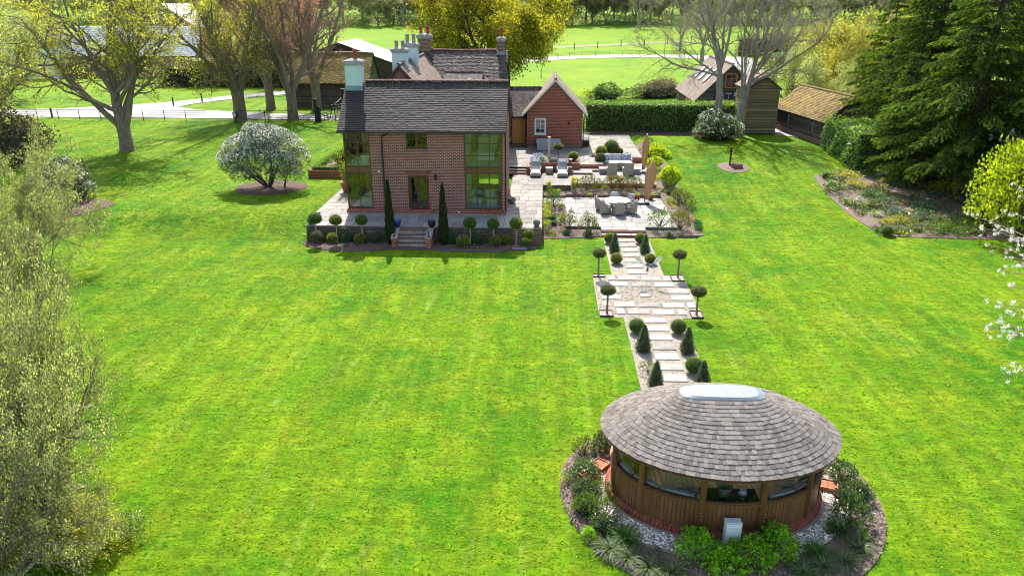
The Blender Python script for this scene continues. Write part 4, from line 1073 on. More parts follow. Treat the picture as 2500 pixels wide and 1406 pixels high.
b = MB(); b.box(2.02, 2.16, AY - .12, AY - .02, 3.45, 3.75); b.box(2.04, 2.14, AY - .14, AY, 3.76, 3.80); b.build('wall_lantern', M['black'], ann)
A = [(3.72, AY - .25, 4.32), (3.72, 71.5, 4.32), (0.88, 71.5, 7.30), (0.88, AY - .25, 7.30)]
B = [(-1.96, 71.5, 4.32), (-1.96, AY - .25, 4.32), (0.88, AY - .25, 7.30), (0.88, 71.5, 7.30)]
b = MB(); roof_slab(b, A, 0, ); roof_slab(b, B, 0); rf = b.build('roof', M['under'], ann)
tile_roof('roof_tile', *A, rf, M['tile_brown'], 0.2, 0.13, 0.03, 41); tile_roof('roof_tile', *B, rf, M['tile_brown'], 0.2, 0.13, 0.03, 42)
ridge_tiles(rf, (0.88, AY - .27, 7.32), (0.88, 71.5, 7.32), M['tile_brown'], 13, 0.13)
b = MB()
b.yprism([(3.70, 4.18), (3.74, 4.33), (0.88, 7.29), (0.88, 7.12)], AY - .29, AY - .25); b.yprism([(-1.98, 4.33), (-1.94, 4.18), (0.88, 7.12), (0.88, 7.29)], AY - .29, AY - .25)
b.build('bargeboard', M['cream'], ann)
b = MB(); b.tube([(3.6, AY + .1, 4.3), (3.4, AY + .05, 4.1), (3.37, AY + .05, 1.5)], .045, 6); b.build('downpipe', M['black'], ann)

# ================================================================== TIMBER BARN, LEFT
barn = thing('timber_barn', 'long black weatherboarded barn with mossy tiled roof behind the bare trees', 'barn', (-26, 93.5, 1.4))
b = MB(); b.box(-31.0, -21.35, 90.3, 97, 1.2, 4.4); b.xprism([(90.3, 4.4), (97, 4.4), (93.6, 7.4)], -31, -21.35); b.build('wall', M['under'], barn)
boards(barn, (-31.0, 90.3), (-21.35, 90.3), 1.3, 4.35, 0.19, M['wood_dark'], (0, -1), th=.05)
def gext(z): t = max(0, min(1, (z - 4.4) / 3.0)) if z > 4.4 else 0; return (t * .5, 1 - t * .5)
boards(barn, (-21.35, 90.3), (-21.35, 97.0), 1.4, 7.3, 0.24, M['wood_grey'], (1, 0), ext=gext, th=.05)
b = MB(); b.box(-21.29, -21.24, 93.3, 93.6, 5.0, 6.4); b.build('vent_slit', M['black'], barn)
A = [(-31.4, 89.95, 4.3), (-21.1, 89.95, 4.3), (-21.1, 93.6, 7.6), (-31.4, 93.6, 7.6)]
B = [(-21.1, 97.3, 4.3), (-31.4, 97.3, 4.3), (-31.4, 93.6, 7.6), (-21.1, 93.6, 7.6)]
b = MB(); roof_slab(b, A, 0); roof_slab(b, B, 0); rf = b.build('roof', M['under'], barn)
tile_roof('roof_tile', *A, rf, M['tile_moss'], 0.22, 0.17, 0.04, 51, jit=0.02, sag=.03); tile_roof('roof_tile', *B, rf, M['tile_moss'], 0.5, 0.4, 0.03, 52)
ridge_tiles(rf, (-31.4, 93.6, 7.62), (-21.1, 93.6, 7.62), M['pot_buff'], 22, 0.13)
b = MB(); b.xprism([(89.9, 4.15), (93.6, 7.45), (93.6, 7.62), (89.9, 4.32)], -21.1, -21.04); b.xprism([(97.35, 4.15), (97.35, 4.32), (93.6, 7.62), (93.6, 7.45)], -21.1, -21.04); b.build('bargeboard', M['black'], barn)
b = MB(); b.box(-31.4, -21.1, 89.84, 89.94, 4.15, 4.24); b.build('gutter', M['black'], barn)

# ================================================================== TALL NARROW SHED
shed = thing('tall_shed', 'tall narrow boarded shed with pitched tile roof beside the mossy outbuilding', 'shed', (20.85, 75, 1.45))
SX0, SX1, SY = 19.32, 22.28, 73.15
b = MB(); b.box(SX0 + .03, SX1 - .03, SY + .02, 77.4, 1.3, 5.75); b.yprism([(SX0 + .03, 5.75), (SX1 - .03, 5.75), (20.8, 6.75)], SY + .02, 77.4); b.build('frame', M['under'], shed)
def sext(z): t = max(0, (z - 5.78) / 1.0); return (min(.5, t * .5), max(.5, 1 - t * .5))
boards(shed, (SX0, SY), (SX1, SY), 1.5, 6.75, 0.265, M['wood_shed'], (0, -1), ext=sext, th=.07, gap=.055)
boards(shed, (SX0, 77.4), (SX0, SY), 1.5, 5.8, 0.265, M['wood_shed'], (-1, 0), th=.07, gap=.055)
for x in (SX0 - .02, SX1 - .06): b = MB(); b.box(x, x + .08, SY - .055, SY - .0, 1.4, 5.78); b.build('corner_post', M['wood_shed'], shed)
A = [(19.08, 77.6, 5.70), (19.08, SY - .16, 5.70), (20.8, SY - .16, 6.92), (20.8, 77.6, 6.92)]
B = [(22.52, SY - .16, 5.70), (22.52, 77.6, 5.70), (20.8, 77.6, 6.92), (20.8, SY - .16, 6.92)]
b = MB(); roof_slab(b, A, 0); roof_slab(b, B, 0); rf = b.build('roof', M['wood_dark'], shed)
tile_roof('roof_tile', *A, rf, M['tile_brown'], 0.2, 0.13, 0.025, 61); tile_roof('roof_tile', *B, rf, M['tile_brown'], 0.2, 0.13, 0.025, 62)
ridge_tiles(rf, (20.8, SY - .18, 6.94), (20.8, 77.6, 6.94), M['ridge_red'], 10, 0.1)

# ================================================================== MOSSY OUTBUILDING
out = thing('mossy_outbuilding', 'low dark boarded outbuilding with orange moss over its tiled roof', 'outbuilding', (25.4, 71.5, 1.4))
o0, o1 = Vector((23.3, 76.4, 0)), Vector((24.72, 66.75, 0)); od = (o1 - o0).normalized(); on = Vector((od.y, -od.x, 0))   # outward to the lawn
if on.x > 0: on = -on
W2 = 4.4
o2, o3 = o1 - on * W2, o0 - on * W2; om = (o1 + o2) / 2; om0 = (o0 + o3) / 2
def at3(v, z): return (v.x, v.y, z)
b = MB()
for p, q in ((o0, o1), (o1, o2), (o2, o3), (o3, o0)):
    n_ = (q - p).normalized(); m_ = Vector((-n_.y, n_.x, 0)) * .2
    b.add([at3(p, .9), at3(q, .9), at3(q + m_, .9), at3(p + m_, .9), at3(p, 1.95), at3(q, 1.95), at3(q + m_, 1.95), at3(p + m_, 1.95)], [(0, 1, 5, 4), (2, 3, 7, 6), (4, 5, 6, 7), (1, 2, 6, 5), (3, 0, 4, 7)])
b.build('plinth', M['brick_old'], out)
b = MB(); e = -on * .06
b.add([at3(o0 + e, 1.9), at3(o1 + e, 1.9), at3(o2 - e, 1.9), at3(o3 - e, 1.9), at3(o0 + e, 3.7), at3(o1 + e, 3.7), at3(o2 - e, 3.7), at3(o3 - e, 3.7), at3(om, 5.6), at3(om0, 5.6)],
      [(0, 1, 5, 4), (1, 2, 6, 5), (2, 3, 7, 6), (3, 0, 4, 7), (5, 6, 8), (7, 4, 9)]); b.build('frame', M['under'], out)
boards(out, (o0.x, o0.y), (o1.x, o1.y), 1.97, 3.68, 0.17, M['wood_dark'], (on.x, on.y), th=.04)
def oext(z): t = max(0, min(1, (z - 3.7) / 1.9)); return (t * .5, 1 - t * .5)
boards(out, (o1.x, o1.y), (o2.x, o2.y), 1.97, 5.55, 0.17, M['wood_dark'], (od.x, od.y), ext=oext, th=.04)
for f in (0.28, 0.78):
    c = o0.lerp(o1, f); b = MB(); b.obox((c.x + on.x * .06, c.y + on.y * .06, 2.95), (.05, .06, 1.0), rz=math.atan2(od.y, od.x)); b.build('window_post', M['chimcap'], out)
rz_ = 5.75
ea = o0 + on * .3 - od * .3; eb_ = o1 + on * .3 + od * .25; ra = om0 - od * .3; rb_ = om + od * .25
A = [at3(ea, 3.55), at3(eb_, 3.55), at3(rb_, rz_), at3(ra, rz_)]
ec = o2 - on * .3 + od * .25; ed = o3 - on * .3 - od * .3
B = [at3(ec, 3.55), at3(ed, 3.55), at3(ra, rz_), at3(rb_, rz_)]
b = MB(); roof_slab(b, A, 0); roof_slab(b, B, 0); rf = b.build('roof', M['under'], out)
tile_roof('roof_tile', *A, rf, M['tile_moss2'], 0.22, 0.17, 0.04, 71, jit=.015, sag=.03); tile_roof('roof_tile', *B, rf, M['tile_moss2'], 0.4, 0.3, 0.03, 72)
ridge_tiles(rf, A[3], A[2], M['tile_moss2'], 20, 0.12)

# ================================================================== STABLE WITH ROOFLIGHTS
stb = thing('boarded_cottage', 'boarded outbuilding with three rooflights and a balcony behind the laurel hedge', 'outbuilding', (19, 86, 1.5))
ex, gx_, rx = 15.6, 23.2, 19.35
b = MB(); b.box(ex + .35, gx_ - .3, 80.4, 92, 1.2, 4.0); b.yprism([(ex + .35, 4.0), (gx_ - .3, 4.0), (rx, 7.15)], 80.4, 92); b.build('frame', M['under'], stb)
def cext(z): t = max(0, min(1, (z - 4.0) / 3.2)); return (t * .5, 1 - t * .5)
b = MB(); b.box(ex + .35 + .001, gx_ - .3, 80.3, 80.39, 1.3, 1.9); b.build('plinth', M['brick_old'], stb)
boards(stb, (ex + .3, 80.38), (gx_ - .25, 80.38), 1.9, 7.1, 0.215, M['wood_grey'], (0, -1), ext=cext, th=.06)
boards(stb, (gx_ - .28, 80.4), (gx_ - .28, 92), 1.5, 4.0, 0.25, M['wood_dark'], (1, 0), th=.05, joined=True)
for k in range(5):
    b = MB(); b.box(ex + .28, ex + .34, 81.2 + k * 1.02, 82.2 + k * 1.02, 1.3, 3.75); b.build('door_panel', M['oak_door'], stb)
b = MB(); b.box(ex + .2, ex + 1.6, 80.25, 80.37, 1.4, 3.6); b.build('door', M['oak_door'], stb)
A = [(ex, 92.1, 3.66), (ex, 80.0, 3.66), (rx, 80.0, 7.42), (rx, 92.1, 7.42)]
B = [(gx_ + .1, 80.0, 3.66), (gx_ + .1, 92.1, 3.66), (rx, 92.1, 7.42), (rx, 80.0, 7.42)]
b = MB(); roof_slab(b, A, 0); roof_slab(b, B, 0); rf = b.build('roof', M['under'], stb)
tile_roof('roof_tile', *A, rf, M['tile_brown'], 0.2, 0.15, 0.03, 81, jit=.01); tile_roof('roof_tile', *B, rf, M['tile_brown'], 0.2, 0.15, 0.03, 82)
ridge_tiles(rf, (rx, 80.0, 7.44), (rx, 92.1, 7.44), M['ridge_red'], 24, .12)
sl_ = math.atan2(7.42 - 3.66, rx - ex)
for yy in (83.6, 86.2, 88.7):
    b = MB(); c = Vector((ex + (rx - ex) * .60, yy, 3.66 + 3.76 * .60)); b.obox(c + Vector((-.05, 0, .06)), (1.9, .85, .10), ry=-sl_); wf = b.build('rooflight', M['grey_metal'], rf)
    b = MB(); b.obox(c + Vector((-.09, 0, .115)), (1.7, .68, .02), ry=-sl_); b.build('pane', M['white_roof'], rf)
bb = MB(); bb.yprism([(ex - .02, 3.54), (ex + .02, 3.68), (rx, 7.42), (rx, 7.24)][::-1] if 0 else [(ex + .02, 3.52), (rx, 7.24), (rx, 7.42), (ex - .02, 3.68)], 79.94, 80.0); bb.yprism([(gx_ + .1, 3.52), (gx_ + .14, 3.68), (rx, 7.42), (rx, 7.24)], 79.94, 80.0); bb.build('bargeboard', M['wood_grey'], stb)
window(stb, 18.72, 19.95, 5.0, 6.5, 80.28, 2, 3, M['oak_door'], M['glass_dark'], 0.12, 0.04)
b = MB(); b.box(18.95, 19.72, 80.34, 80.36, 5.15, 5.85); b.build('blind', M['white'], stb)
balc = MB(); balc.box(17.7, 20.9, 78.6, 80.3, 3.72, 3.86); bl = balc.build('balcony', M['wood_dark'], stb)
b = MB()
for x in (17.75, 19.3, 20.85): b.box(x - .04, x + .04, 78.6, 78.68, 1.5, 4.85)
b.box(17.7, 20.9, 78.6, 78.66, 4.8, 4.86); b.box(17.7, 17.76, 78.66, 80.3, 4.8, 4.86)
for k in range(32): b.box(17.78 + k * .1, 17.795 + k * .1, 78.62, 78.64, 3.86, 4.8)
for k in range(16): b.box(17.72, 17.735, 78.7 + k * .1, 78.715 + k * .1, 3.86, 4.8)
b.tube([(16.7, 79.3, 3.2), (17.75, 79.4, 4.3)], .05, 5); b.build('railing', M['black'], bl)
bt = thing('bistro_table', 'small round white bistro table on the balcony of the boarded outbuilding', 'table', (19.0, 79.3, 3.86))
b = MB(); b.lathe([(0, .70), (.33, .70), (.33, .73), (0, .73)], n=16); b.build('table_top', M['white'], bt, local=True)
b = MB(); b.tube([(0, 0, 0), (0, 0, .7)], .03, 6); b.lathe([(0, .03), (.22, 0), (.22, .02), (0, .05)], n=12); b.build('leg', M['white'], bt, local=True)
for dx, lb in ((-.7, 'left'), (.7, 'right')):
    c = thing('balcony_chair', 'white folding chair on the balcony %s of the bistro table' % lb, 'chair', (19.0 + dx, 79.35, 3.86), 0, 'balcony chairs')
    b = MB(); b.box(-.2, .2, -.2, .2, .43, .47); b.build('seat', M['white'], c, local=True)
    b = MB(); b.box(-.2, .2, .18, .21, .47, .88); b.build('backrest', M['white'], c, local=True)
    b = MB()
    for sx in (-.18, .18):
        for sy in (-.18, .18): b.tube([(sx, sy, 0), (sx, sy, .43)], .015, 5)
    b.build('leg', M['white'], c, local=True)

# ================================================================== FAR BUILDINGS, LEFT
def gable_house(name, label, x0, x1, y0, y1, ze, zr, wm, rm, axis='x', wins=(), chim=None, zb=None, cat='house', tw=.6, gg=.4, th=.03, doors=()):
    zb = gzf((x0 + x1) / 2, y0) - .4 if zb is None else zb
    t = thing(name, label, cat, ((x0 + x1) / 2, (y0 + y1) / 2, zb))
    b = MB(); b.box(x0, x1, y0, y1, zb, ze)
    ym, xm = (y0 + y1) / 2, (x0 + x1) / 2
    if axis == 'x': b.xprism([(y0, ze), (y1, ze), (ym, zr - .1)], x0, x1)
    else: b.yprism([(x0, ze), (x1, ze), (xm, zr - .1)], y0, y1)
    b.build('wall', wm, t)
    o_ = .3
    if axis == 'x':
        A = [(x0 - o_, y0 - o_, ze - .1), (x1 + o_, y0 - o_, ze - .1), (x1 + o_, ym, zr), (x0 - o_, ym, zr)]; B = [(x1 + o_, y1 + o_, ze - .1), (x0 - o_, y1 + o_, ze - .1), (x0 - o_, ym, zr), (x1 + o_, ym, zr)]
    else:
        A = [(x1 + o_, y0 - o_, ze - .1), (x1 + o_, y1 + o_, ze - .1), (xm, y1 + o_, zr), (xm, y0 - o_, zr)]; B = [(x0 - o_, y1 + o_, ze - .1), (x0 - o_, y0 - o_, ze - .1), (xm, y0 - o_, zr), (xm, y1 + o_, zr)]
    b = MB(); roof_slab(b, A, 0); roof_slab(b, B, 0); rf = b.build('roof', M['under'], t)
    tile_roof('roof_tile', *A, rf, rm, tw, gg, th, 5); tile_roof('roof_tile', *B, rf, rm, tw, gg, th, 6)
    for w in wins:
        window(t, w[0], w[1], w[2], w[3], y0 - .02, 2, 2, M['white'], M['glass_dark'], .1, .05)
    if chim: chimney(rf, chim[0], chim[1], .8, .7, chim[2] - 1.6, chim[2], M['brick_old'], M['chimcap'], ((0, 0),), M['pot_red'])
    return t
zl = gzf(-75, 130)
gable_house('white_cottage', 'white rendered cottage with a rust brown roof seen through the big spring tree', -92.0, -80.0, 122, 130, zl + 5.2, zl + 8.6, M['white_wall'], M['tile_brown'], 'x', wins=((-85.5, -84.3, zl + 2.6, zl + 4.2), (-82.6, -81.4, zl + 2.6, zl + 4.2), (-90, -88.8, zl + 2.6, zl + 4.2)), chim=(-83, 126, zl + 10))
gable_house('pale_roofed_farm_building', 'long farm building with a glaring pale slate roof left of the bare trees', -79.5, -58, 125, 134, zl + 3.6, zl + 8.0, M['brick_old'], M['white_roof'], 'x', wins=((-66.5, -65, zl + 1, zl + 2.4), (-63.5, -62, zl + 1, zl + 2.4)))
gable_house('pale_roofed_farm_building', 'taller pale roofed barn rising behind the long farm building', -76, -62, 139, 149, zl + 6.5, zl + 11.5, M['wood_grey'], M['white_roof'], 'y')
gable_house('small_outhouse', 'small white outhouse beside the far shrub border on the left', -57, -52, 119, 123, zl + 2.0, zl + 3.4, M['white_wall'], M['white_roof'], 'x')
zl2 = gzf(-33, 125)
gable_house('grey_slate_barn', 'pale slate roofed barn with sloping end just behind the mossy timber barn', -42, -23.5, 121, 133, zl2 + 2.6, zl2 + 5.9, M['wood_dark'], M['white_roof'], 'y')

# ================================================================== GAZEBO
gz_ = thing('oval_summerhouse', 'oval cedar summerhouse with silvered shingle roof at the end of the path', 'summerhouse', (GX, GY, 0))
def eo(a, b_, t, z=0): t = RD(t); return (GX + a * math.cos(t), GY + b_ * math.sin(t), z)
CAPZ, EAVZ = 3.30, 2.2
def cap_pt(t):
    c, s = math.cos(t), math.sin(t)
    return np.array([1.20 * math.copysign(abs(c) ** .55, c) * 0.97, 0.42 * math.copysign(abs(s) ** .6, s), CAPZ])
def eave_pt(t): return np.array([3.32 * math.cos(t), 2.52 * math.sin(t), EAVZ])
# angle spacing by eave arc length
tt = np.linspace(0, 2 * math.pi, 721); ep = np.array([eave_pt(t) for t in tt]); sl2 = np.concatenate([[0], np.cumsum(np.linalg.norm(np.diff(ep, axis=0), axis=1))]); PER = sl2[-1]
def ang(f): return float(np.interp((f % 1.0) * PER, sl2, tt))
def rpt(v, t, up=0.0):
    e, c = eave_pt(t), cap_pt(t); p = e + (c - e) * v
    p[2] += 0.06 * math.sin(math.pi * min(1, max(0, v))) + up
    return p
ub = MB(); nseg = 96
for k in range(8):
    for j in range(nseg):
        t0, t1 = 2 * math.pi * j / nseg, 2 * math.pi * (j + 1) / nseg
        ub.add([rpt(k / 8, t0, -.01), rpt(k / 8, t1, -.01), rpt((k + 1) / 8, t1, -.01), rpt((k + 1) / 8, t0, -.01)], [(0, 1, 2, 3)])
        ub.add([rpt(k / 8, t0, -.07), rpt(k / 8, t1, -.07), rpt((k + 1) / 8, t1, -.07), rpt((k + 1) / 8, t0, -.07)], [(3, 2, 1, 0)])
ub.v = [(x + GX, y + GY, z) for x, y, z in ub.v]
groof = ub.build('roof', M['oak_gaz'], gz_)
unit = MB(); unit.add([(-.5, 0, .0), (.5, 0, .0), (.5, 1, 0.0), (-.5, 1, 0.0), (-.5, 0, 1), (.5, 0, 1), (.5, 1, .35), (-.5, 1, .35)], [(4, 5, 6, 7), (0, 1, 5, 4), (1, 2, 6, 5), (3, 0, 4, 7), (0, 3, 2, 1)])
ume = unit.mesh('shingle', M['shingle'])
uv_ = np.array(unit.v)
NR = 17; cand = []
rs = random.Random(5)
for k in range(NR):
    v0, v1 = k / NR, min(1.0, (k + 1.5) / NR)
    per = 0
    for j in range(72): per += np.linalg.norm(rpt(v0, 2 * math.pi * j / 72) - rpt(v0, 2 * math.pi * (j + 1) / 72))
    f = rs.random() * .01; 
    while f < 1.0:
        w = rs.choice((.085, .105, .125, .15)) 
        df_ = w / per; t = ang(f + df_ / 2); f += df_
        p0, p1 = rpt(v0, t), rpt(v1, t); pa = rpt(v0, ang(f - df_)); pb = rpt(v0, ang(f))
        yv = p1 - p0; L = np.linalg.norm(yv); yv = yv / L
        xv = pb - pa; ww = np.linalg.norm(xv) - .005; xv /= np.linalg.norm(xv); xv = xv - yv * xv.dot(yv); xv /= np.linalg.norm(xv)
        zv = np.cross(xv, yv)
        if zv[2] < 0: zv = -zv
        p0 = (pa + pb) / 2; jj = rs.uniform(-.008, .008); thk = rs.uniform(.022, .032)
        org = p0 + yv * jj + zv * (0.003 + rs.uniform(0, .003))
        Mx = Matrix(((xv[0] * ww, yv[0] * L, zv[0] * thk, org[0]), (xv[1] * ww, yv[1] * L, zv[1] * thk, org[1]), (xv[2] * ww, yv[2] * L, zv[2] * thk, org[2]), (0, 0, 0, 1)))
        # shingles that face the lawn in front are the ones seen largest
        key = (GY + org[1]) + 0.25 * abs(org[0] + GX - 4.6)
        cand.append((key, Mx))
cand.sort(key=lambda q: q[0])
for key, Mx in cand[:298]:
    o = link('shingle', ume, groof); o.matrix_local = Mx
rest = cand[298:]
Vs = np.concatenate([(uv_ @ np.array(Mx.to_3x3()).T) + np.array(Mx.translation) for _, Mx in rest])
base = 8 * np.arange(len(rest)); fq = np.array([(4, 5, 6, 7), (0, 1, 5, 4), (1, 2, 6, 5), (3, 0, 4, 7), (0, 3, 2, 1)])
me = np_mesh('shingle_field', Vs, quads=(base[:, None, None] + fq[None]).reshape(-1, 4), mats=[M['shingle']], rnd=np.repeat(rng.random(len(rest)), 5))
o = link('shingle_field', me, groof); o['kind'] = 'stuff'
b = MB(); n = 40
for j in range(n):
    t0, t1 = 2 * math.pi * j / n, 2 * math.pi * (j + 1) / n
    def cc(t, s, z): p = cap_pt(t); return (GX + p[0] * s, GY + p[1] * s, z)
    b.add([cc(t0, 1.06, CAPZ - .03), cc(t1, 1.06, CAPZ - .03), cc(t1, 1.0, CAPZ + .03), cc(t0, 1.0, CAPZ + .03), cc(t1, .84, CAPZ + .085), cc(t0, .84, CAPZ + .085), (GX, GY, CAPZ + .095)], [(0, 1, 2, 3), (3, 2, 4, 5), (5, 4, 6)])
b.build('ridge_cap', M['grey_metal'], groof)
# walls
WA, WB = 2.95, 2.08
posts = [10, 190, 220, 255.5, 286.5, 320, 35, 145, 70, 110, 350]
b = MB(); nn = 96
for ring, (a0, b0, z0, z1) in enumerate(((3.12, 2.25, -.1, .06),)):
    b.prism([eo(a0 + .16, b0 + .16, 360 * j / 72)[:2] for j in range(72)], z0, z1)
b.build('footing', M['mortar'], gz_)
b = MB(); b.prism([eo(3.02, 2.15, 360 * j / 72)[:2] for j in range(72)], .06, .26); b.build('brick_core', M['mortar'], gz_)
bm_ = MB(); bm_.obox((0, 0, 0), (.102, .13, .085), bev=.008); bme = bm_.mesh('brick', M['brick_piece'])
bj = MB()
for course in range(2):
    s = 0
    for a_ in range(0, 360, 1): pass
    t = 0.0 + course * 1.0
    while t < 360:
        r_ = RD(t); a0, b0 = 3.04, 2.17
        sp = math.hypot(a0 * math.sin(r_), b0 * math.cos(r_))
        dt = math.degrees(.114 / sp)
        x, y, _ = eo(a0, b0, t + dt / 2); nrm_ = math.atan2(math.sin(r_) / b0, math.cos(r_) / a0)
        z = .125 + course * .097
        if 168 < t < 372 or t < 12:
            link('brick', bme, gz_, (x - GX, y - GY, z), nrm_ + math.pi / 2 + random.uniform(-.02, .02))
        else: bj.obox((x, y, z), (.102, .13, .085), rz=nrm_ + math.pi / 2)
        t += dt
o = bj.build('brick_course', M['brick_piece'], gz_, kind='stuff')
for p in posts:
    x, y, _ = eo(WA, WB, p); r_ = math.atan2(math.sin(RD(p)) / WB, math.cos(RD(p)) / WA)
    b = MB(); b.obox((x, y, 1.25), (.10, .16, 2.0), rz=r_); b.obox((x + .055 * math.cos(r_), y + .055 * math.sin(r_), 1.25), (.03, .07, 2.0), rz=r_)
    b.build('post', M['oak_gaz'], gz_)
ps = sorted(posts) + [370]
SILL = 1.17
for i in range(len(ps) - 1):
    a0, a1 = ps[i] + 1.2, ps[i + 1] - 1.2
    L = sum(np.linalg.norm(np.array(eo(WA, WB, a0 + (a1 - a0) * k / 20)) - np.array(eo(WA, WB, a0 + (a1 - a0) * (k + 1) / 20))) for k in range(20))
    n = max(2, int(L / .105))
    pm = MB()
    for k in range(12):
        q0, q1 = a0 + (a1 - a0) * k / 12, a0 + (a1 - a0) * (k + 1) / 12
        pm.add([eo(WA - .02, WB - .02, q0, .26), eo(WA - .02, WB - .02, q1, .26), eo(WA - .02, WB - .02, q1, SILL), eo(WA - .02, WB - .02, q0, SILL), eo(WA - .05, WB - .05, q0, .26), eo(WA - .05, WB - .05, q1, .26), eo(WA - .05, WB - .05, q1, SILL), eo(WA - .05, WB - .05, q0, SILL)], [(0, 1, 2, 3), (5, 4, 7, 6)])
    panel = pm.build('wall_panel', M['oak_gaz'], gz_)
    for k in range(n):
        am = a0 + (a1 - a0) * (k + .5) / n; x, y, _ = eo(WA, WB, am); r_ = math.atan2(math.sin(RD(am)) / WB, math.cos(RD(am)) / WA)
        b = MB(); b.obox((x, y, (.27 + SILL) / 2), (.022, L / n - .008, SILL - .28), rz=r_); b.build('board', M['oak_gaz'], panel)
    for nm, z0, z1, dd in (('sill', SILL - .05, SILL, .06), ('bottom_rail', .26, .31, .03), ('bead', SILL, SILL + .03, .03), ('head_rail', 2.10, 2.2, .05)):
        b = MB()
        for k in range(12):
            q0, q1 = a0 + (a1 - a0) * k / 12, a0 + (a1 - a0) * (k + 1) / 12
            b.add([eo(WA + dd, WB + dd, q0, z0), eo(WA + dd, WB + dd, q1, z0), eo(WA + dd, WB + dd, q1, z1), eo(WA + dd, WB + dd, q0, z1), eo(WA - .06, WB - .06, q0, z0), eo(WA - .06, WB - .06, q1, z0), eo(WA - .06, WB - .06, q1, z1), eo(WA - .06, WB - .06, q0, z1)], [(0, 1, 2, 3), (5, 4, 7, 6), (3, 2, 6, 7), (4, 5, 1, 0)])
        b.build(nm, M['oak_gaz'], panel if nm != 'head_rail' else gz_)
    b = MB()
    for k in range(12):
        q0, q1 = a0 + (a1 - a0) * k / 12, a0 + (a1 - a0) * (k + 1) / 12
        b.add([eo(WA - .03, WB - .03, q0, SILL + .02), eo(WA - .03, WB - .03, q1, SILL + .02), eo(WA - .03, WB - .03, q1, 2.12), eo(WA - .03, WB - .03, q0, 2.12)], [(0, 1, 2, 3)])
    if i != 2: b.build('window_pane', M['glass_gaz'], gz_, smooth=True)
# floor deck boards
dk = MB(); dk.prism([eo(2.9, 2.03, 10 * j)[:2] for j in range(36)], .24, .27); fl = dk.build('floor', M['under'], gz_)
for k in range(38):
    x = GX - 2.7 + k * .145; h = 2.0 * math.sqrt(max(0, 1 - ((x - GX) / 2.85) ** 2))
    if h > .2: b = MB(); b.box(x - .066, x + .066, GY - h, GY + h, .272, .30); b.build('floor_board', M['deck'], fl)
# curved benches with cushions
def bench(t0, t1, lab):
    bt_ = thing('curved_bench', lab, 'bench', eo(2.4, 1.6, (t0 + t1) / 2, .3), 0, 'curved benches in the summerhouse')
    b = MB(); n = 14
    for k in range(n):
        q0, q1 = t0 + (t1 - t0) * k / n, t0 + (t1 - t0) * (k + 1) / n
        A_ = [eo(2.82, 1.94, q0, .3), eo(2.82, 1.94, q1, .3), eo(2.82, 1.94, q1, .62), eo(2.82, 1.94, q0, .62), eo(2.3, 1.45, q0, .3), eo(2.3, 1.45, q1, .3), eo(2.3, 1.45, q1, .62), eo(2.3, 1.45, q0, .62)]
        b.add(A_, [(0, 1, 2, 3), (5, 4, 7, 6), (3, 2, 6, 7)] + ([(0, 3, 7, 4)] if k == 0 else []) + ([(1, 5, 6, 2)] if k == n - 1 else []))
    b.build('seat', M['wicker'], bt_)
    m = 4
    for k in range(m):
        q0, q1 = t0 + (t1 - t0) * (k + .04) / m, t0 + (t1 - t0) * (k + .96) / m
        for (ao, bo, ai, bi, z0, z1, nm) in ((2.8, 1.92, 2.32, 1.47, .62, .75, 'seat_cushion'), (2.83, 1.95, 2.66, 1.79, .75, 1.24, 'back_cushion')):
            b = MB()
            for j in range(4):
                u0, u1 = q0 + (q1 - q0) * j / 4, q0 + (q1 - q0) * (j + 1) / 4
                e0 = .04 if j == 0 else 0; e1 = .04 if j == 3 else 0
                b.add([eo(ao, bo, u0, z0), eo(ao, bo, u1, z0), eo(ao - .02, bo - .02, u1, z1 - e1), eo(ao - .02, bo - .02, u0, z1 - e0), eo(ai, bi, u0, z0), eo(ai, bi, u1, z0), eo(ai + .02, bi + .02, u1, z1 - e1), eo(ai + .02, bi + .02, u0, z1 - e0)], [(0, 1, 2, 3), (5, 4, 7, 6), (3, 2, 6, 7)] + ([(0, 3, 7, 4)] if j == 0 else []) + ([(1, 5, 6, 2)] if j == 3 else []))
            b.build(nm, M['cushion'], bt_, smooth=False)
bench(165, 252, 'grey cushioned curved bench along the left windows inside the summerhouse')
bench(292, 375, 'grey cushioned curved bench along the right windows inside the summerhouse')
b = MB(); tb_ = thing('round_wicker_table', 'round table with slatted wooden top inside the summerhouse, left of centre', 'table', (4.15, 17.7, .3))
b.lathe([(.34, 0), (.42, .35), (.38, .62), (0, .62)], n=24); b.build('pedestal', M['wicker_tan'], tb_, local=True, smooth=True)
for k in range(10):
    x = -.63 + .14 * k; h = math.sqrt(max(.01, .72 ** 2 - x * x)); b = MB(); b.box(x - .065, x + .065, -h, h, .62, .65); b.build('slat', M['deck'], tb_, local=True)
sv = thing('serving_counter', 'black topped counter under the middle front window of the summerhouse', 'counter', (5.15, 16.75, .3))
b = MB(); b.box(-.72, .72, -.24, .3, 0, .72); b.build('cabinet', M['oak_gaz'], sv, local=True); b = MB(); b.box(-.75, .75, -.28, .34, .72, .77); b.build('counter_top', M['navy'], sv, local=True)
bk_ = thing('ice_bucket', 'clear ribbed bucket standing on the black counter', 'bucket', (4.98, 16.75, 1.07))
b = MB(); b.lathe([(0, 0), (.14, 0), (.20, .30), (.215, .33), (.19, .32), (.13, .03), (0, .03)], n=20); b.build('bucket_body', M['bowl'], bk_, local=True, smooth=True)
cd = thing('candle_dish', 'white pillar candle on a small dish on the black counter', 'candle', (5.52, 16.85, 1.07))
b = MB(); b.lathe([(0, 0), (.1, .0), (.12, .03), (0, .02)], n=16); b.build('dish', M['white'], cd, local=True); b = MB(); b.lathe([(.08, .02), (.085, .13), (0, .13)], n=16); b.build('candle_body', M['white'], cd, local=True)
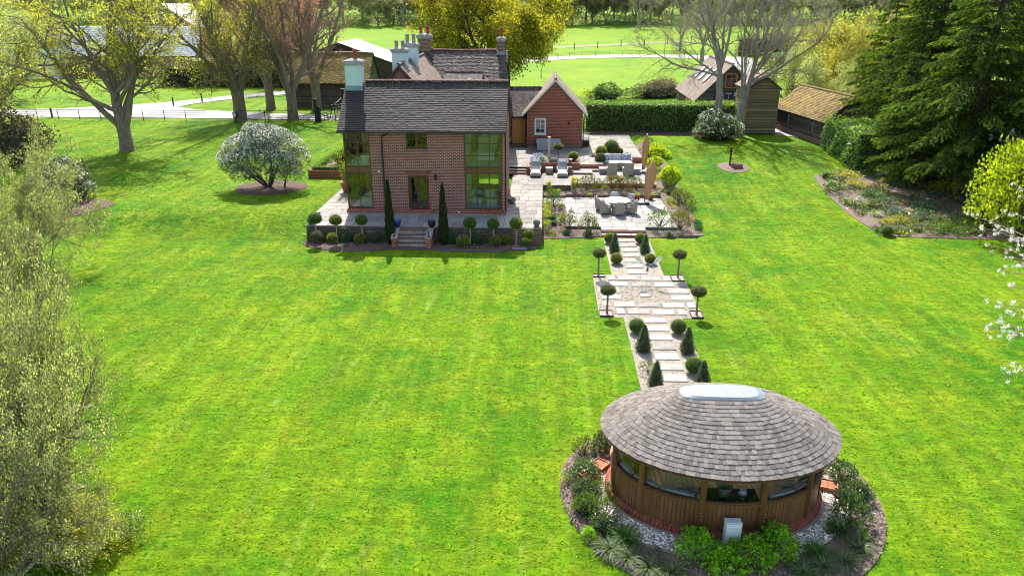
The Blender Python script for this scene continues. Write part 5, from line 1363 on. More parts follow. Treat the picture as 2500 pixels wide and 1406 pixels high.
# inside cushions
for (x, y, z, rz, lab) in ((4.0, 16.88, 1.1, .25, 'loose grey scatter cushion leaning inside the window left of the counter'), (6.75, 17.3, 1.1, -.5, 'loose grey scatter cushion leaning inside the right hand window')):
    c = thing('scatter_cushion', lab, 'cushion', (x, y, z), rz, 'scatter cushions in the summerhouse')
    b = MB(); b.obox((0, 0, 0), (.5, .36, .14), rx=-.5, bev=.05); b.build('cover', M['cushion_dark'], c, local=True)
# rain chains on the two front posts
for t, lab in ((255.5, 'copper rain chain hanging down the post left of the middle window'), (286.5, 'copper rain chain hanging down the post right of the middle window')):
    x, y, _ = eo(WA + .14, WB + .14, t)
    c = thing('rain_chain', lab, 'rain chain', (x, y, .6), 0, 'copper rain chains')
    for k in range(3): b = MB(); b.lathe([(.012, 0), (.03, .07), (.022, .08), (.008, .02)], (0.01 * (k % 2), 0, .04 + .1 * k), 8); b.build('cup', M['copper'], c, local=True)
# meter cabinet
mb_ = thing('meter_cabinet', 'grey metal meter cabinet against the front boards of the summerhouse', 'cabinet', (5.1, 16.0, .05))
b = MB(); b.obox((0, 0, .39), (.40, .26, .74), bev=.01); b.obox((0, 0.02, .775), (.42, .26, .03), rx=-.12); b.build('body', M['meter'], mb_, local=True)
b = MB(); b.box(-.18, .18, -.142, -.131, .06, .70); b.build('door', M['meter'], mb_, local=True)
# terracotta trays
for (x, y, z, rz, lab) in ((2.2, 19.98, .1, .5, 'square terracotta tray on the gravel nearest the left eaves of the summerhouse'), (1.86, 19.3, .1, .9, 'square terracotta tray on the gravel below the first one, by the white stones'),
                       (1.52, 18.7, .1, .6, 'mossy ochre square tray half hidden by shrubs left of the summerhouse'), (8.55, 18.55, .1, -.35, 'single mossy terracotta tray right of the summerhouse')):
    t_ = thing('terracotta_tray', lab, 'tray', (x, y, z), rz, 'square terracotta trays')
    b = MB(); h = .24
    b.box(-h, h, -h, -h + .04, 0, .16); b.box(-h, h, h - .04, h, 0, .16); b.box(-h, -h + .04, -h + .04, h - .04, 0, .16); b.box(h - .04, h, -h + .04, h - .04, 0, .16); b.build('rim', M['terra_tile'], t_, local=True)
    b = MB(); b.box(-h + .04, h - .04, -h + .04, h - .04, 0, .13); b.build('fill', M['terra_tile'], t_, local=True)
# ================================================================== GARDEN FURNITURE
def curved_back(b, w, h0, h1, y0, r, lean, th=.05, n=8, flare=0.0):
    """barrel back wrapping round a seat: vertices go round an arc, opening towards -y"""
    P = []
    for k in range(n + 1):
        t = math.pi * (k / n)
        c, s = math.cos(t), math.sin(t)
        P.append((c, s))
    for i in range(n):
        (c0, s0), (c1, s1) = P[i], P[i + 1]
        def hh(s): return h0 + (h1 - h0) * max(0, s) ** 1.2
        for (ra, sign) in ((r, 1),):
            A = [(c0 * w, y0 + s0 * r, .12), (c1 * w, y0 + s1 * r, .12), (c1 * (w + flare), y0 + s1 * (r + lean), hh(s1)), (c0 * (w + flare), y0 + s0 * (r + lean), hh(s0))]
            B = [(c0 * (w - th), y0 + s0 * (r - th), .12), (c1 * (w - th), y0 + s1 * (r - th), .12), (c1 * (w + flare - th), y0 + s1 * (r + lean - th), hh(s1)), (c0 * (w + flare - th), y0 + s0 * (r + lean - th), hh(s0))]
            b.add(A + B, [(1, 0, 3, 2), (4, 5, 6, 7), (3, 7, 6, 2)] + ([(0, 4, 7, 3)] if i == 0 else []) + ([(5, 1, 2, 6)] if i == n - 1 else []))

def dining_chair(x, y, z, rz, lab):
    c = thing('dining_chair', lab, 'chair', (x, y, z), rz, 'wicker dining chairs round the white table')
    return c
dc0 = dining_chair(0, 0, 0, 0, 'x')
b = MB(); curved_back(b, .32, .64, .94, .05, .27, .12, .045, 12, .02); b.add([(-.32, -.26, .12), (.32, -.26, .12), (.32, .05, .12), (-.32, .05, .12), (-.32, -.26, .42), (.32, -.26, .42), (.32, .05, .42), (-.32, .05, .42)], [(0, 1, 5, 4), (3, 0, 4, 7), (1, 2, 6, 5), (4, 5, 6, 7)])
for s in (-1, 1): b.box(s * .32 - .03, s * .32 + .03, -.24, .06, .58, .65); b.box(s * .32 - .025, s * .32 + .025, -.24, -.18, .42, .6)
b.build('seat', M['wicker_tan'], dc0, local=True)
b = MB(); b.obox((0, -.03, .46), (.54, .46, .09), bev=.03); b.build('seat_cushion', M['cushion'], dc0, local=True)
b = MB()
for k in range(4): b.obox((-.165 + .11 * k, .24, .74), (.10, .08, .46), rx=-.18, bev=.02)
b.build('back_cushion', M['cushion'], dc0, local=True)
lgm = MB(); lgm.tube([(0, 0, .14), (0, 0, 0)], [.025, .016], 8); lgm_ = lgm.mesh('leg', M['wicker_tan'])
for sx in (-.26, .26):
    for sy in (-.2, .22): link('leg', lgm_, dc0, (sx, sy, 0))
TX, TY, TZ = 4.95, 48.45, .33
spec = [(-35, 'taupe wicker chair at the front right of the round table, seen from behind'), (-88, 'taupe wicker chair with its plain back straight towards the lawn, front of the round table'),
        (-140, 'taupe wicker chair at the front left of the round table, seen from behind'), (172, 'wicker chair tucked in at the left end of the round table'),
        (92, 'wicker chair with striped grey cushion facing us behind the round table'), (42, 'wicker chair with grey cushion at the back right of the table beside the parasol')]
for k, (a, lab) in enumerate(spec):
    c = dc0 if k == 0 else copy_tree(dc0)
    R_ = 1.12; x, y = TX + R_ * math.cos(RD(a)), TY + R_ * math.sin(RD(a))
    c.location = (x, y, TZ); c.rotation_euler = (0, 0, RD(a - 90) + random.uniform(-.08, .08)); c['label'] = lab
t = thing('round_table', 'round white topped dining table ringed by six wicker chairs', 'table', (TX, TY, TZ))
b = MB(); b.lathe([(0, .70), (.84, .70), (.87, .72), (.87, .75), (.85, .765), (0, .765)], n=48); b.build('table_top', M['table'], t, local=True)
b = MB(); b.lathe([(.36, .768), (.36, .785), (0, .785)], n=32); b.build('turntable', M['cushion'], t, local=True)
for a in (45, 135, 225, 315):
    b = MB(); b.tube([(.35 * math.cos(RD(a)), .35 * math.sin(RD(a)), 0), (.28 * math.cos(RD(a)), .28 * math.sin(RD(a)), .7)], .045, 8); b.build('leg', M['wicker'], t, local=True)
# ---- closed parasols
def parasol(x, y, z, lean, h, lab, r=.30):
    p = thing('closed_parasol', lab, 'parasol', (x, y, z), 0, 'closed tan parasols')
    lx, ly = lean
    b = MB(); b.obox((-.35, -.0, .06), (1.15, .75, .10), bev=.03); b.build('base', M['black'], p, local=True)
    b = MB(); b.obox((-.35, .0, .12), (.95, .5, .02)); b.build('base_plate', M['grey_metal'], p, local=True)
    b = MB(); b.tube([(-.1, .0, .1), (-.1, 0, .5), (lx * .3, ly * .3, h * .3), (lx, ly, h)], .035, 10); b.build('pole', M['black'], p, local=True)
    prof = [(.10, .30), (.14, .55), (.19, 1.1), (.24, 1.7), (.26, 2.1), (.22, 2.45), (.12, 2.75), (.03, 2.95), (0.0, 3.0)]
    b = MB(); n = 24; k0 = 0; V = []
    for rr, zz in prof:
        for j in range(n):
            t_ = 2 * math.pi * j / n; q = rr * (1.0 + .16 * math.cos(t_ * 8)) * r / .26 ; zf = zz / 3.0 * h
            V.append((lx * zz / 3 + q * math.cos(t_), ly * zz / 3 + q * math.sin(t_), zf))
    F = [(i * n + j, i * n + (j + 1) % n, (i + 1) * n + (j + 1) % n, (i + 1) * n + j) for i in range(len(prof) - 1) for j in range(n)] + [tuple(range(n - 1, -1, -1))]
    b.add(V, F); b.build('canopy', M['tan'], p, local=True, smooth=True)
    b = MB(); b.tube([(lx * .98, ly * .98, h * .98), (lx * 1.03, ly * 1.03, h * 1.03)], .05, 8); b.build('cap', M['cream'], p, local=True)
parasol(7.15, 50.45, .33, (.32, .1), 3.05, 'large closed tan parasol on a black base beside the round dining table', .34)
parasol(7.75, 57.3, 1.0, (.12, .05), 2.95, 'closed brown parasol behind the sofa terrace, right of the armchairs', .24)
# ---- pale canvas post
p = thing('covered_post', 'narrow pale pink covered post rising from the planter in front of the storage box', 'post', (.39, 58.95, 1.7))
b = MB(); b.obox((0, 0, .85), (.19, .19, 1.7)); b.obox((0, 0, 1.72), (.24, .24, .06)); b.build('cover', M['pinkpost'], p, local=True)
# ---- storage box
p = thing('storage_box', 'grey lidded storage box against the brick gable wall', 'storage box', (.35, 64.0, 1.45))
b = MB()
for k in range(5): b.box(-.98, .98, -.38, .38, .04 + .135 * k, .04 + .135 * k + .127)
b.build('body', M['box_grey'], p, local=True)
b = MB(); b.box(-1.06, 1.06, -.44, .42, .72, .80); b.add([(-1.06, -.44, .80), (1.06, -.44, .80), (1.06, .42, .80), (-1.06, .42, .80), (-1.0, -.3, .86), (1.0, -.3, .86), (1.0, .35, .95), (-1.0, .35, .95)], [(0, 1, 5, 4), (1, 2, 6, 5), (2, 3, 7, 6), (3, 0, 4, 7), (4, 5, 6, 7)]); b.build('lid', M['box_grey'], p, local=True)
# ---- black stepped rack
p = thing('stepped_rack', 'small black rack with pale slatted treads at the right corner of the brick gable', 'rack', (3.72, 66.1, 1.45))
b = MB(); b.box(-.25, .25, -.3, .5, 0, .5); b.build('frame', M['black'], p, local=True)
for k in range(4): b = MB(); b.box(-.27, .27, -.22 + .18 * k, -.08 + .18 * k, .56 + .17 * k, .60 + .17 * k); b.build('tread', M['white'], p, local=True)
b = MB()
for s in (-.26, .23): b.xprism([(-.2, .5), (.5, .5), (.5, 1.14), (-.2, .54)], s, s + .03)
b.build('side', M['black'], p, local=True)
# ---- sun loungers
def lounger(x, y, lab):
    l = thing('sun_lounger', lab, 'sun lounger', (x, y, 1.0), 0, 'cushioned sunloungers below the planter wall')
    return l
l0 = lounger(-.64, 56.25, 'left wicker sunlounger beside the short flight of steps')
b = MB(); b.box(-.40, .40, -1.0, 1.0, .10, .28); b.build('frame', M['wicker_tan'], l0, local=True)
for s in (-1, 1): b = MB(); b.box(s * .40 - .03, s * .40 + .03, -.25, 1.0, .28, .50); b.build('arm', M['wicker'], l0, local=True)
b = MB(); b.obox((0, -.38, .34), (.68, 1.2, .11), bev=.03); b.build('seat_cushion', M['table'], l0, local=True)
b = MB(); b.obox((0, .62, .62), (.66, .95, .10), rx=RD(42), bev=.03); b.build('back_cushion', M['cushion_dark'], l0, local=True)
b = MB(); b.obox((0, .88, .93), (.56, .26, .10), rx=RD(42), bev=.03); b.build('head_pillow', M['cushion'], l0, local=True)
b = MB(); b.obox((0, .68, .53), (.74, 1.0, .05), rx=RD(42)); b.build('backrest', M['wicker'], l0, local=True)
lm = MB(); lm.box(-.025, .025, -.025, .025, 0, .10); lmm = lm.mesh('leg', M['black'])
for sx in (-.34, .34):
    for sy in (-.92, .92): link('leg', lmm, l0, (sx, sy, 0))
l1 = copy_tree(l0); l1.location.x = 1.42; l1['label'] = 'right wicker sunlounger beside the dark red brick pier'
def cube_table(x, y, w, h, lab, grp, top='table', body='wicker'):
    s = thing('wicker_footstool', lab, 'side table', (x, y, 1.0), 0, grp)
    b = MB(); b.box(-w / 2, w / 2, -w / 2, w / 2, .03, h - .05); b.build('base', M[body], s, local=True)
    b = MB(); b.obox((0, 0, h - .02), (w + .04, w + .04, .06), bev=.015); b.build('top', M[top], s, local=True)
cube_table(.42, 56.75, .52, .46, 'wicker cube table standing between the two sunloungers', 'wicker cubes', 'cushion')
cube_table(4.58, 56.95, .56, .44, 'pale topped wicker cube left of the armchairs', 'wicker cubes')
cube_table(7.15, 57.0, .62, .44, 'pale topped wicker cube right of the armchairs by the brown parasol', 'wicker cubes')
# ---- sofa, armchairs, low table
s = thing('wicker_sofa', 'three seat wicker sofa with grey cushions backed by clipped box balls', 'sofa', (5.93, 59.7, 1.0))
b = MB(); b.box(-1.1, 1.1, -.35, .5, .06, .38); b.box(-1.1, 1.1, .42, .52, .38, .9); b.box(-1.2, -1.06, -.35, .52, .06, .62); b.box(1.06, 1.2, -.35, .52, .06, .62); b.build('frame', M['wicker'], s, local=True)
for k in range(3):
    b = MB(); b.obox((-.70 + .70 * k, .30, .72), (.66, .18, .52), rx=-.15, bev=.04); b.build('back_cushion', M['cushion'], s, local=True)
    b = MB(); b.obox((-.70 + .70 * k, -.05, .44), (.68, .62, .13), bev=.03); b.build('seat_cushion', M['cushion'], s, local=True)
def pattern_mat():
    m, nt, out = new_mat('blue_white_trellis_print')
    tc = _n(nt, 'ShaderNodeTexCoord'); mp = _n(nt, 'ShaderNodeMapping'); nt.links.new(tc.outputs['Object'], mp.inputs[0]); mp.inputs['Rotation'].default_value = (0, RD(45), 0)
    ck = _n(nt, 'ShaderNodeTexChecker'); ck.inputs['Scale'].default_value = 14; nt.links.new(mp.outputs[0], ck.inputs['Vector'])
    ck.inputs['Color1'].default_value = (.02, .04, .16, 1); ck.inputs['Color2'].default_value = (.68, .70, .72, 1)
    principled(nt, out, ck.outputs[0], .9); return m
PM = pattern_mat()
for x, rz, lab in ((5.13, .25, 'blue and white patterned cushion at the left end of the sofa'), (6.72, -.25, 'blue and white patterned cushion at the right end of the sofa')):
    c = thing('patterned_cushion', lab, 'cushion', (x, 59.76, 1.72), rz, 'patterned sofa cushions'); b = MB(); b.obox((0, 0, 0), (.46, .14, .44), rx=-.3, bev=.05); b.build('cover', PM, c, local=True)
s = thing('low_table', 'white topped wicker coffee table between the sofa and the two armchairs', 'table', (6.05, 58.45, 1.0))
b = MB(); b.obox((0, 0, .62), (1.75, .85, .05), bev=.01); b.build('table_top', M['table'], s, local=True)
b = MB(); b.box(-.7, .7, -.3, .3, .04, .55); b.build('base', M['wicker'], s, local=True)
def armchair(x, lab):
    a = thing('wicker_armchair', lab, 'armchair', (x, 56.3, 1.0), 0, 'high backed wicker armchairs'); return a
a0 = armchair(5.22, 'left of the two high backed wicker armchairs seen from behind')
b = MB(); b.add([(-.36, -.36, .1), (.36, -.36, .1), (.36, -.3, .1), (-.36, -.3, .1), (-.38, -.52, 1.05), (.38, -.52, 1.05), (.38, -.45, 1.05), (-.38, -.45, 1.05)], [(0, 1, 5, 4), (2, 3, 7, 6), (1, 2, 6, 5), (3, 0, 4, 7), (4, 5, 6, 7)]); b.build('backrest', M['wicker_tan'], a0, local=True)
b = MB(); b.box(-.37, .37, -.3, .4, .1, .38); b.build('seat', M['wicker_tan'], a0, local=True)
for s_ in (-1, 1): b = MB(); b.box(s_ * .37 - .05, s_ * .37 + .05, -.32, .42, .38, .62); b.build('arm', M['wicker_tan'], a0, local=True)
b = MB(); b.obox((0, .05, .43), (.6, .62, .12), bev=.03); b.obox((0, -.33, .75), (.6, .12, .6), rx=.15, bev=.03); b.build('seat_cushion', M['cushion'], a0, local=True)
for sx in (-.32, .32):
    for sy in (-.28, .36): link('leg', lmm, a0, (sx, sy, 0))
a1 = copy_tree(a0); a1.location.x = 6.46; a1['label'] = 'right of the two high backed wicker armchairs seen from behind'
# ---- planter wall behind the loungers and brick piers
b = MB(); b.box(-1.02, 2.72, 57.55, 57.72, 1.0, 1.68); b.box(-1.02, 2.72, 59.6, 59.75, 1.3, 1.55); b.box(-1.1, -1.02, 57.55, 59.75, 1.2, 1.68); b.box(2.72, 2.8, 57.55, 59.75, 1.2, 1.68)
pl = thing('planter_wall', 'raised red brick planter behind the sunloungers', 'planter', (.85, 57.7, 1.0)); b.build('wall', M['brick_red'], pl)
b = MB(); b.box(-1.02, 2.72, 57.72, 59.6, 1.1, 1.60); b.build('soil', M['soil'], pl)
p = thing('brick_pier', 'low red brick pier between the garden steps and the left sunlounger', 'pier', (-1.2, 56.9, 1.0), 0, 'brick piers'); b = MB(); b.box(-.14, .14, -.55, .65, 0, .52); b.box(-.17, .17, -.6, .2, .52, .60); b.build('pier_body', M['brick_red'], p, local=True)
p = thing('brick_pier', 'stepped dark brick pier at the right end of the planter by the second sunlounger', 'pier', (2.02, 57.0, 1.0), 0, 'brick piers'); b = MB(); b.box(-.14, .14, -.6, .6, 0, .5); b.box(-.12, .12, .2, .6, .5, .85); b.box(-.17, .17, -.6, .15, .5, .56); b.build('pier_body', M['brick_old'], p, local=True)
p = thing('shallow_bowl', 'shallow black bowl on the dark brick pier', 'bowl', (2.02, 57.4, 1.85)); b = MB(); b.lathe([(.06, 0), (.05, .03), (.24, .14), (.25, .16), (.2, .13), (0, .07)], n=18); b.build('bowl_body', M['black'], p, local=True, smooth=True)
# ---- pots
def bowl(x, y, z, r, h, mm, name, lab, cat='pot', grp=None):
    p = thing(name, lab, cat, (x, y, z), 0, grp)
    b = MB(); b.lathe([(0, 0), (r * .55, 0), (r * .95, h * .45), (r, h * .8), (r * .92, h * .95), (r * 1.02, h), (r * .88, h), (r * .8, h * .8), (0, h * .72)], n=24); b.build('pot_body', mm, p, local=True, smooth=True)
    return p
bowl(-8.72, 42.0, .95, .27, .42, M['cobalt'], 'blue_pot', 'bright cobalt blue glazed pot at the top left of the front steps', grp='blue glazed pots')
bowl(-6.62, 42.05, .95, .24, .40, M['navy'], 'blue_pot', 'dark navy glazed pot at the top right of the front steps', grp='blue glazed pots')
bowl(-.38, 42.25, 1.0, .22, .36, M['bowl'], 'silver_bowl', 'small rounded silver grey bowl on the terrace corner right of the lollipop trees', 'bowl')
bowl(-2.08, 47.6, 1.0, .27, .34, M['bowl'], 'stone_bowl', 'wide grey bowl standing at the foot of the house side wall', 'bowl')
p = bowl(-13.95, 42.2, 1.0, .25, .34, M['bowl'], 'corner_bowl', 'grey bowl on the far left front corner of the house terrace', 'bowl')
bowl(6.62, 51.45, .33, .23, .36, M['pot_red'], 'red_pot', 'small dark red pot of green leaves left of the big parasol', 'pot', 'red pots by the parasol')
bowl(7.62, 51.55, .33, .23, .36, M['pot_red'], 'red_pot', 'small dark red pot partly hidden behind the big parasol on its right', 'pot', 'red pots by the parasol')
p = thing('bamboo_pot', 'wide terracotta pot of yellow bamboo at the left house corner', 'pot', (-13.75, 50.1, 1.0))
b = MB(); b.lathe([(0, 0), (.26, 0), (.42, .62), (.48, .66), (.48, .74), (.40, .74), (.36, .6), (0, .58)], n=24); b.build('pot_body', M['terracotta'], p, local=True, smooth=True)
# iron boot scrapers on cheek walls
for x, lab in ((-8.67, 'small black iron ornament on the left cheek wall of the front steps'), (-6.66, 'small black iron ornament on the right cheek wall of the front steps')):
    p = thing('iron_ornament', lab, 'ornament', (x, 40.9, .69), 0, 'iron ornaments on the cheek walls'); b = MB(); b.lathe([(.09, 0), (.03, .05), (.02, .18), (.05, .22), (.03, .3), (.015, .42), (0, .45)], n=10); b.build('casting', M['black'], p, local=True, smooth=True)
# drain grating in the front bed
p = thing('drain_grating', 'pale metal grating set into the soil at the right end of the front bed', 'grating', (-1.35, 41.0, .06)); b = MB(); b.box(-.42, .42, -.2, -.17, 0, .04); b.box(-.42, .42, .17, .2, 0, .04)
for k in range(17): b.box(-.42 + .05 * k, -.42 + .05 * k + .025, -.17, .17, 0, .03)
b.build('grate', M['white_roof'], p, local=True)
# ---- raised bed beside the house on the left
rb = thing('raised_bed', 'low red brick raised bed edged with clipped box left of the house', 'raised bed', (-16.2, 56.5, 1.0))
b = MB(); b.box(-17.75, -14.75, 54.2, 54.42, .9, 1.62); b.box(-17.75, -17.55, 54.42, 60.2, .9, 1.62); b.build('wall', M['brick_red'], rb)
b = MB(); b.box(-17.55, -14.75, 54.42, 60.2, 1.0, 1.5); b.build('soil', M['soil'], rb)
# ---- water pump and well head
p = thing('water_pump', 'old black cast iron hand pump with curved handle on the round gravel bed', 'pump', (14.98, 59.75, gzf(15, 59.7) + .05))
b = MB(); b.lathe([(.12, 0), (.09, .06), (.07, .1), (.07, 1.05), (.10, 1.1), (.10, 1.3), (.05, 1.38), (.03, 1.5), (0, 1.52)], n=12); b.build('pump_body', M['black'], p, local=True, smooth=True)
b = MB(); b.tube([(0, 0, 1.42), (-.12, 0, 1.55), (-.26, 0, 1.45), (-.34, 0, 1.1), (-.45, 0, .92)], .022, 6); b.build('handle', M['black'], p, local=True)
b = MB(); b.tube([(.05, 0, 1.08), (.3, 0, 1.08), (.36, 0, 1.0)], .035, 8); b.build('spout', M['black'], p, local=True)
p = thing('well_head', 'low round brick well head with a rusty lid beside the hand pump', 'well', (15.42, 59.25, gzf(15.4, 59.2) + .03))
b = MB(); b.lathe([(.46, 0), (.46, .30), (.43, .34), (.34, .34), (.34, .1)], n=28); b.build('ring', M['brick_old'], p, local=True)
b = MB(); b.lathe([(.36, .33), (.34, .36), (.1, .40), (0, .40)], n=20); b.build('lid', M['rust'], p, local=True)
# ---- kinetic sculpture on the path
p = thing('wind_sculpture', 'silver wind sculpture with two leaf vanes and an oval ring above the path slabs', 'sculpture', (5.33, 35.45, .05))
b = MB(); b.tube([(0, 0, 0), (0, 0, .95)], .018, 8); b.build('stem', M['silver'], p, local=True)
ring = [(0.34 * math.cos(2 * math.pi * k / 28), 0, .62 + .48 * math.sin(2 * math.pi * k / 28)) for k in range(29)]
b = MB(); b.tube(ring, .010, 6, caps=False); b.build('ring', M['silver'], p, local=True)
b = MB(); b.obox((0, -.02, .78), (.09, .06, .16)); b.build('hub', M['black'], p, local=True)
def vane(sx):
    b = MB(); b.tube([(0, 0, .95), (sx * .25, 0, 1.08)], .012, 6); n = 10; V = []
    for i in range(n + 1):
        u = i / n; w = .11 * math.sin(math.pi * u) ** .8 + .003
        c = Vector((sx * (.25 + .45 * u), -.02, 1.08 + .42 * u)); dv = Vector((-.42, 0, .45)) * (1 if sx > 0 else 1); dv = Vector((-.68 * sx, 0, .73))
        V += [tuple(c - dv * w), tuple(c + Vector((0, .05, 0))), tuple(c + dv * w)]
    F = []
    for i in range(n): F += [(3 * i, 3 * i + 1, 3 * i + 4, 3 * i + 3), (3 * i + 1, 3 * i + 2, 3 * i + 5, 3 * i + 4)]
    b.add(V, F); b.build('vane', M['silver'], p, local=True, smooth=True)
vane(-1); vane(1)
# square planting pockets with black edging round the path standards
# ---- estate fence, posts, gate
def estate_fence(name, pts, lab, step=2.3, h=1.15, rails=5, grp=None, tall=None):
    f = thing(name, lab, 'fence', (pts[0][0], pts[0][1], gzf(*pts[0])), 0, grp)
    ro = rootloc(f); R_ = MB(); L = 0
    pm = MB(); pm.box(-.03, .03, -.02, .02, 0, h); pme = pm.mesh('fence_post', M['black'])
    for (x0, y0), (x1, y1) in zip(pts[:-1], pts[1:]):
        d = math.hypot(x1 - x0, y1 - y0); n = max(1, int(round(d / step)))
        for k in range(n):
            a = (x0 + (x1 - x0) * k / n, y0 + (y1 - y0) * k / n); c = (x0 + (x1 - x0) * (k + 1) / n, y0 + (y1 - y0) * (k + 1) / n)
            link('fence_post', pme, f, (a[0] - ro.x, a[1] - ro.y, gzf(*a) - ro.z))
            for q in range(rails):
                z = .2 + (h - .24) * q / (rails - 1); R_.tube([(a[0], a[1], gzf(*a) + z), (c[0], c[1], gzf(*c) + z)], .014 if q < rails - 1 else .022, 4, caps=False)
    R_.build('rail', M['black'], f)
    return f
estate_fence('estate_fence', [(-78, 79.4), (-62, 78.9), (-36.2, 78.9)], 'long black iron estate fence along the near edge of the drive')
estate_fence('estate_fence', [(-32.6, 79.0), (-24.6, 79.0)], 'short run of black iron fence between the old tree and the gate')
estate_fence('estate_fence', [(-22.3, 79.0), (-13.5, 78.7)], 'black iron fence running right from the gate to behind the house', 4.0)
estate_fence('estate_fence', [gp(1225, 152)[:2], gp(1330, 147)[:2], gp(1420, 141)[:2], gp(1520, 138)[:2], gp(1640, 137)[:2], gp(1700, 138)[:2]], 'thin iron fence curving along the lane across the far lawn', 3.5)
for (px, py, lab) in ((128, 288, 'dark wooden marker post beside the drive under the big tree'), (424, 260, 'dark wooden marker post at the fork of the drive'), (494, 250, 'dark wooden marker post on the far edge of the drive fork')):
    x, y, z = GG(px, py); p = thing('marker_post', lab, 'post', (x, y, z), 0, 'marker posts by the drive'); b = MB(); b.obox((0, 0, .55), (.14, .14, 1.1), bev=.03); b.build('post_body', M['wood_dark'], p, local=True)
for k in range(9):
    px = 1345 + k * 57; py = 126 - k * 4.2 + (k * k) * .12
    x, y, z = GG(px, py); p = thing('field_fence_post', 'wooden stake of the wire fence across the far field', 'fence post', (x, y, z), 0, 'stakes of the far field fence')
    b = MB(); b.obox((0, 0, .75), (.2, .2, 1.6)); b.build('stake', M['wood_grey'], p, local=True)
    p['label'] = ('stake of the far field fence, number %s from the oak' % ('nearest', 'second', 'third', 'fourth', 'fifth', 'sixth', 'seventh', 'eighth', 'last')[k]).replace('number nearest', 'nearest').replace('number ', '')
# gate
gt = thing('field_gate', 'pair of curved black timber gates with thick posts across the drive', 'gate', (-24.2, 81.5, 1.42))
for (x, y, h) in ((-24.35, 79.0, 2.3), (-22.7, 84.3, 2.8), (-24.1, 79.2, 1.5)):
    b = MB(); b.obox((x, y, 1.42 + h / 2), (.32, .32, h)); b.obox((x, y, 1.42 + h + .06), (.40, .40, .12)); b.build('gate_post', M['black'], gt)
def leaf(a, c, flip):
    b = MB(); a = Vector(a); c = Vector(c)
    for q in range(5):
        z = 1.6 + .28 * q; b.tube([(a.x, a.y, z), (c.x, c.y, z)], .04, 5)
    for k in range(5):
        p_ = a.lerp(c, k / 4); top = 2.8 + .75 * ((1 - k / 4) if flip else k / 4) ** 2; b.tube([(p_.x, p_.y, 1.5), (p_.x, p_.y, top)], .035, 5)
    pts = [(a.lerp(c, k / 8).x, a.lerp(c, k / 8).y, 2.8 + .75 * ((1 - k / 8) if flip else k / 8) ** 2) for k in range(9)]; b.tube(pts, .05, 5)
    b.build('gate_leaf', M['black'], gt)
leaf((-24.3, 79.3, 0), (-23.6, 81.7, 0), True); leaf((-22.75, 84.1, 0), (-23.5, 81.9, 0), True)
estate_fence('estate_fence', [(-22.5, 84.6), (-21.0, 88.2)], 'very short run of black railing behind the gate towards the barn', 1.0, 1.5)
p = thing('lantern_box', 'white faced black lamp box beside the pollarded trunk by the fence', 'lamp', (-32.9, 78.4, 1.45)); b = MB(); b.box(-.05, .05, -.05, .05, 0, .5); b.build('stand', M['black'], p, local=True)
b = MB(); b.obox((0, 0, .78), (.42, .38, .55), rx=.2); b.build('housing', M['black'], p, local=True); b = MB(); b.obox((0, -.21, .78), (.28, .02, .4), rx=.2); b.build('lens', M['white'], p, local=True)
# small white hydrant on island
p = thing('marker_stone', 'tiny white marker on the grass island near the second bare tree', 'marker', (-33.2, 86.2, 1.45)); b = MB(); b.obox((0, 0, .2), (.18, .14, .4), bev=.03); b.build('stone', M['white'], p, local=True)
# edging frames of the standard trees on the path square
for (x0, x1, y0, y1, lab) in ((2.66, 3.3, 36.35, 36.78, 'black edged soil pocket under the back left lollipop tree of the path'), (6.72, 7.38, 35.9, 36.78, 'black edged soil pocket under the back right lollipop tree of the path'),
                         (2.66, 3.3, 31.17, 31.85, 'black edged soil pocket under the front left lollipop tree of the path'), (6.85, 7.4, 31.17, 31.95, 'black edged soil pocket under the front right lollipop tree of the path')):
    p = thing('planting_pocket', lab, 'planter', ((x0 + x1) / 2, (y0 + y1) / 2, .02), 0, 'soil pockets on the path square')
    b = MB(); b.box(x0, x1, y1 - .025, y1, .02, .09); b.box(x0, x1, y0, y0 + .025, .02, .09); b.box(x0, x0 + .025, y0 + .025, y1 - .025, .02, .09); b.box(x1 - .025, x1, y0 + .025, y1 - .025, .02, .09); b.build('edging', M['black'], p)
    b = MB(); b.box(x0 + .025, x1 - .025, y0 + .025, y1 - .025, .01, .05); b.build('soil', M['gravel'], p)
# ================================================================== PLANT BUILDERS
class NB:
    def __init__(s): s.V = []; s.Q = []; s.T = []; s.qm = []; s.tm = []; s.qr = []; s.tr = []; s.n = 0
    def quads(s, V, Q, m=0, r=None):
        V = np.asarray(V, float).reshape(-1, 3); Q = np.asarray(Q).reshape(-1, 4)
        s.V.append(V); s.Q.append(Q + s.n); s.qm.append(np.full(len(Q), m)); s.qr.append(np.full(len(Q), .5) if r is None else r); s.n += len(V)
    def tris(s, V, T, m=0, r=None):
        V = np.asarray(V, float).reshape(-1, 3); T = np.asarray(T).reshape(-1, 3)
        s.V.append(V); s.T.append(T + s.n); s.tm.append(np.full(len(T), m)); s.tr.append(np.full(len(T), .5) if r is None else r); s.n += len(V)
    def mesh(s, name, mats):
        mi = np.concatenate(s.qm + s.tm); rr = np.concatenate(s.qr + s.tr)
        return np_mesh(name, np.concatenate(s.V), quads=np.concatenate(s.Q) if s.Q else None, tris=np.concatenate(s.T) if s.T else None, mats=mats if isinstance(mats, (list, tuple)) else [mats], midx=mi, rnd=rr)
def nrmz(a): return a / np.maximum(np.linalg.norm(a, axis=-1, keepdims=True), 1e-9)
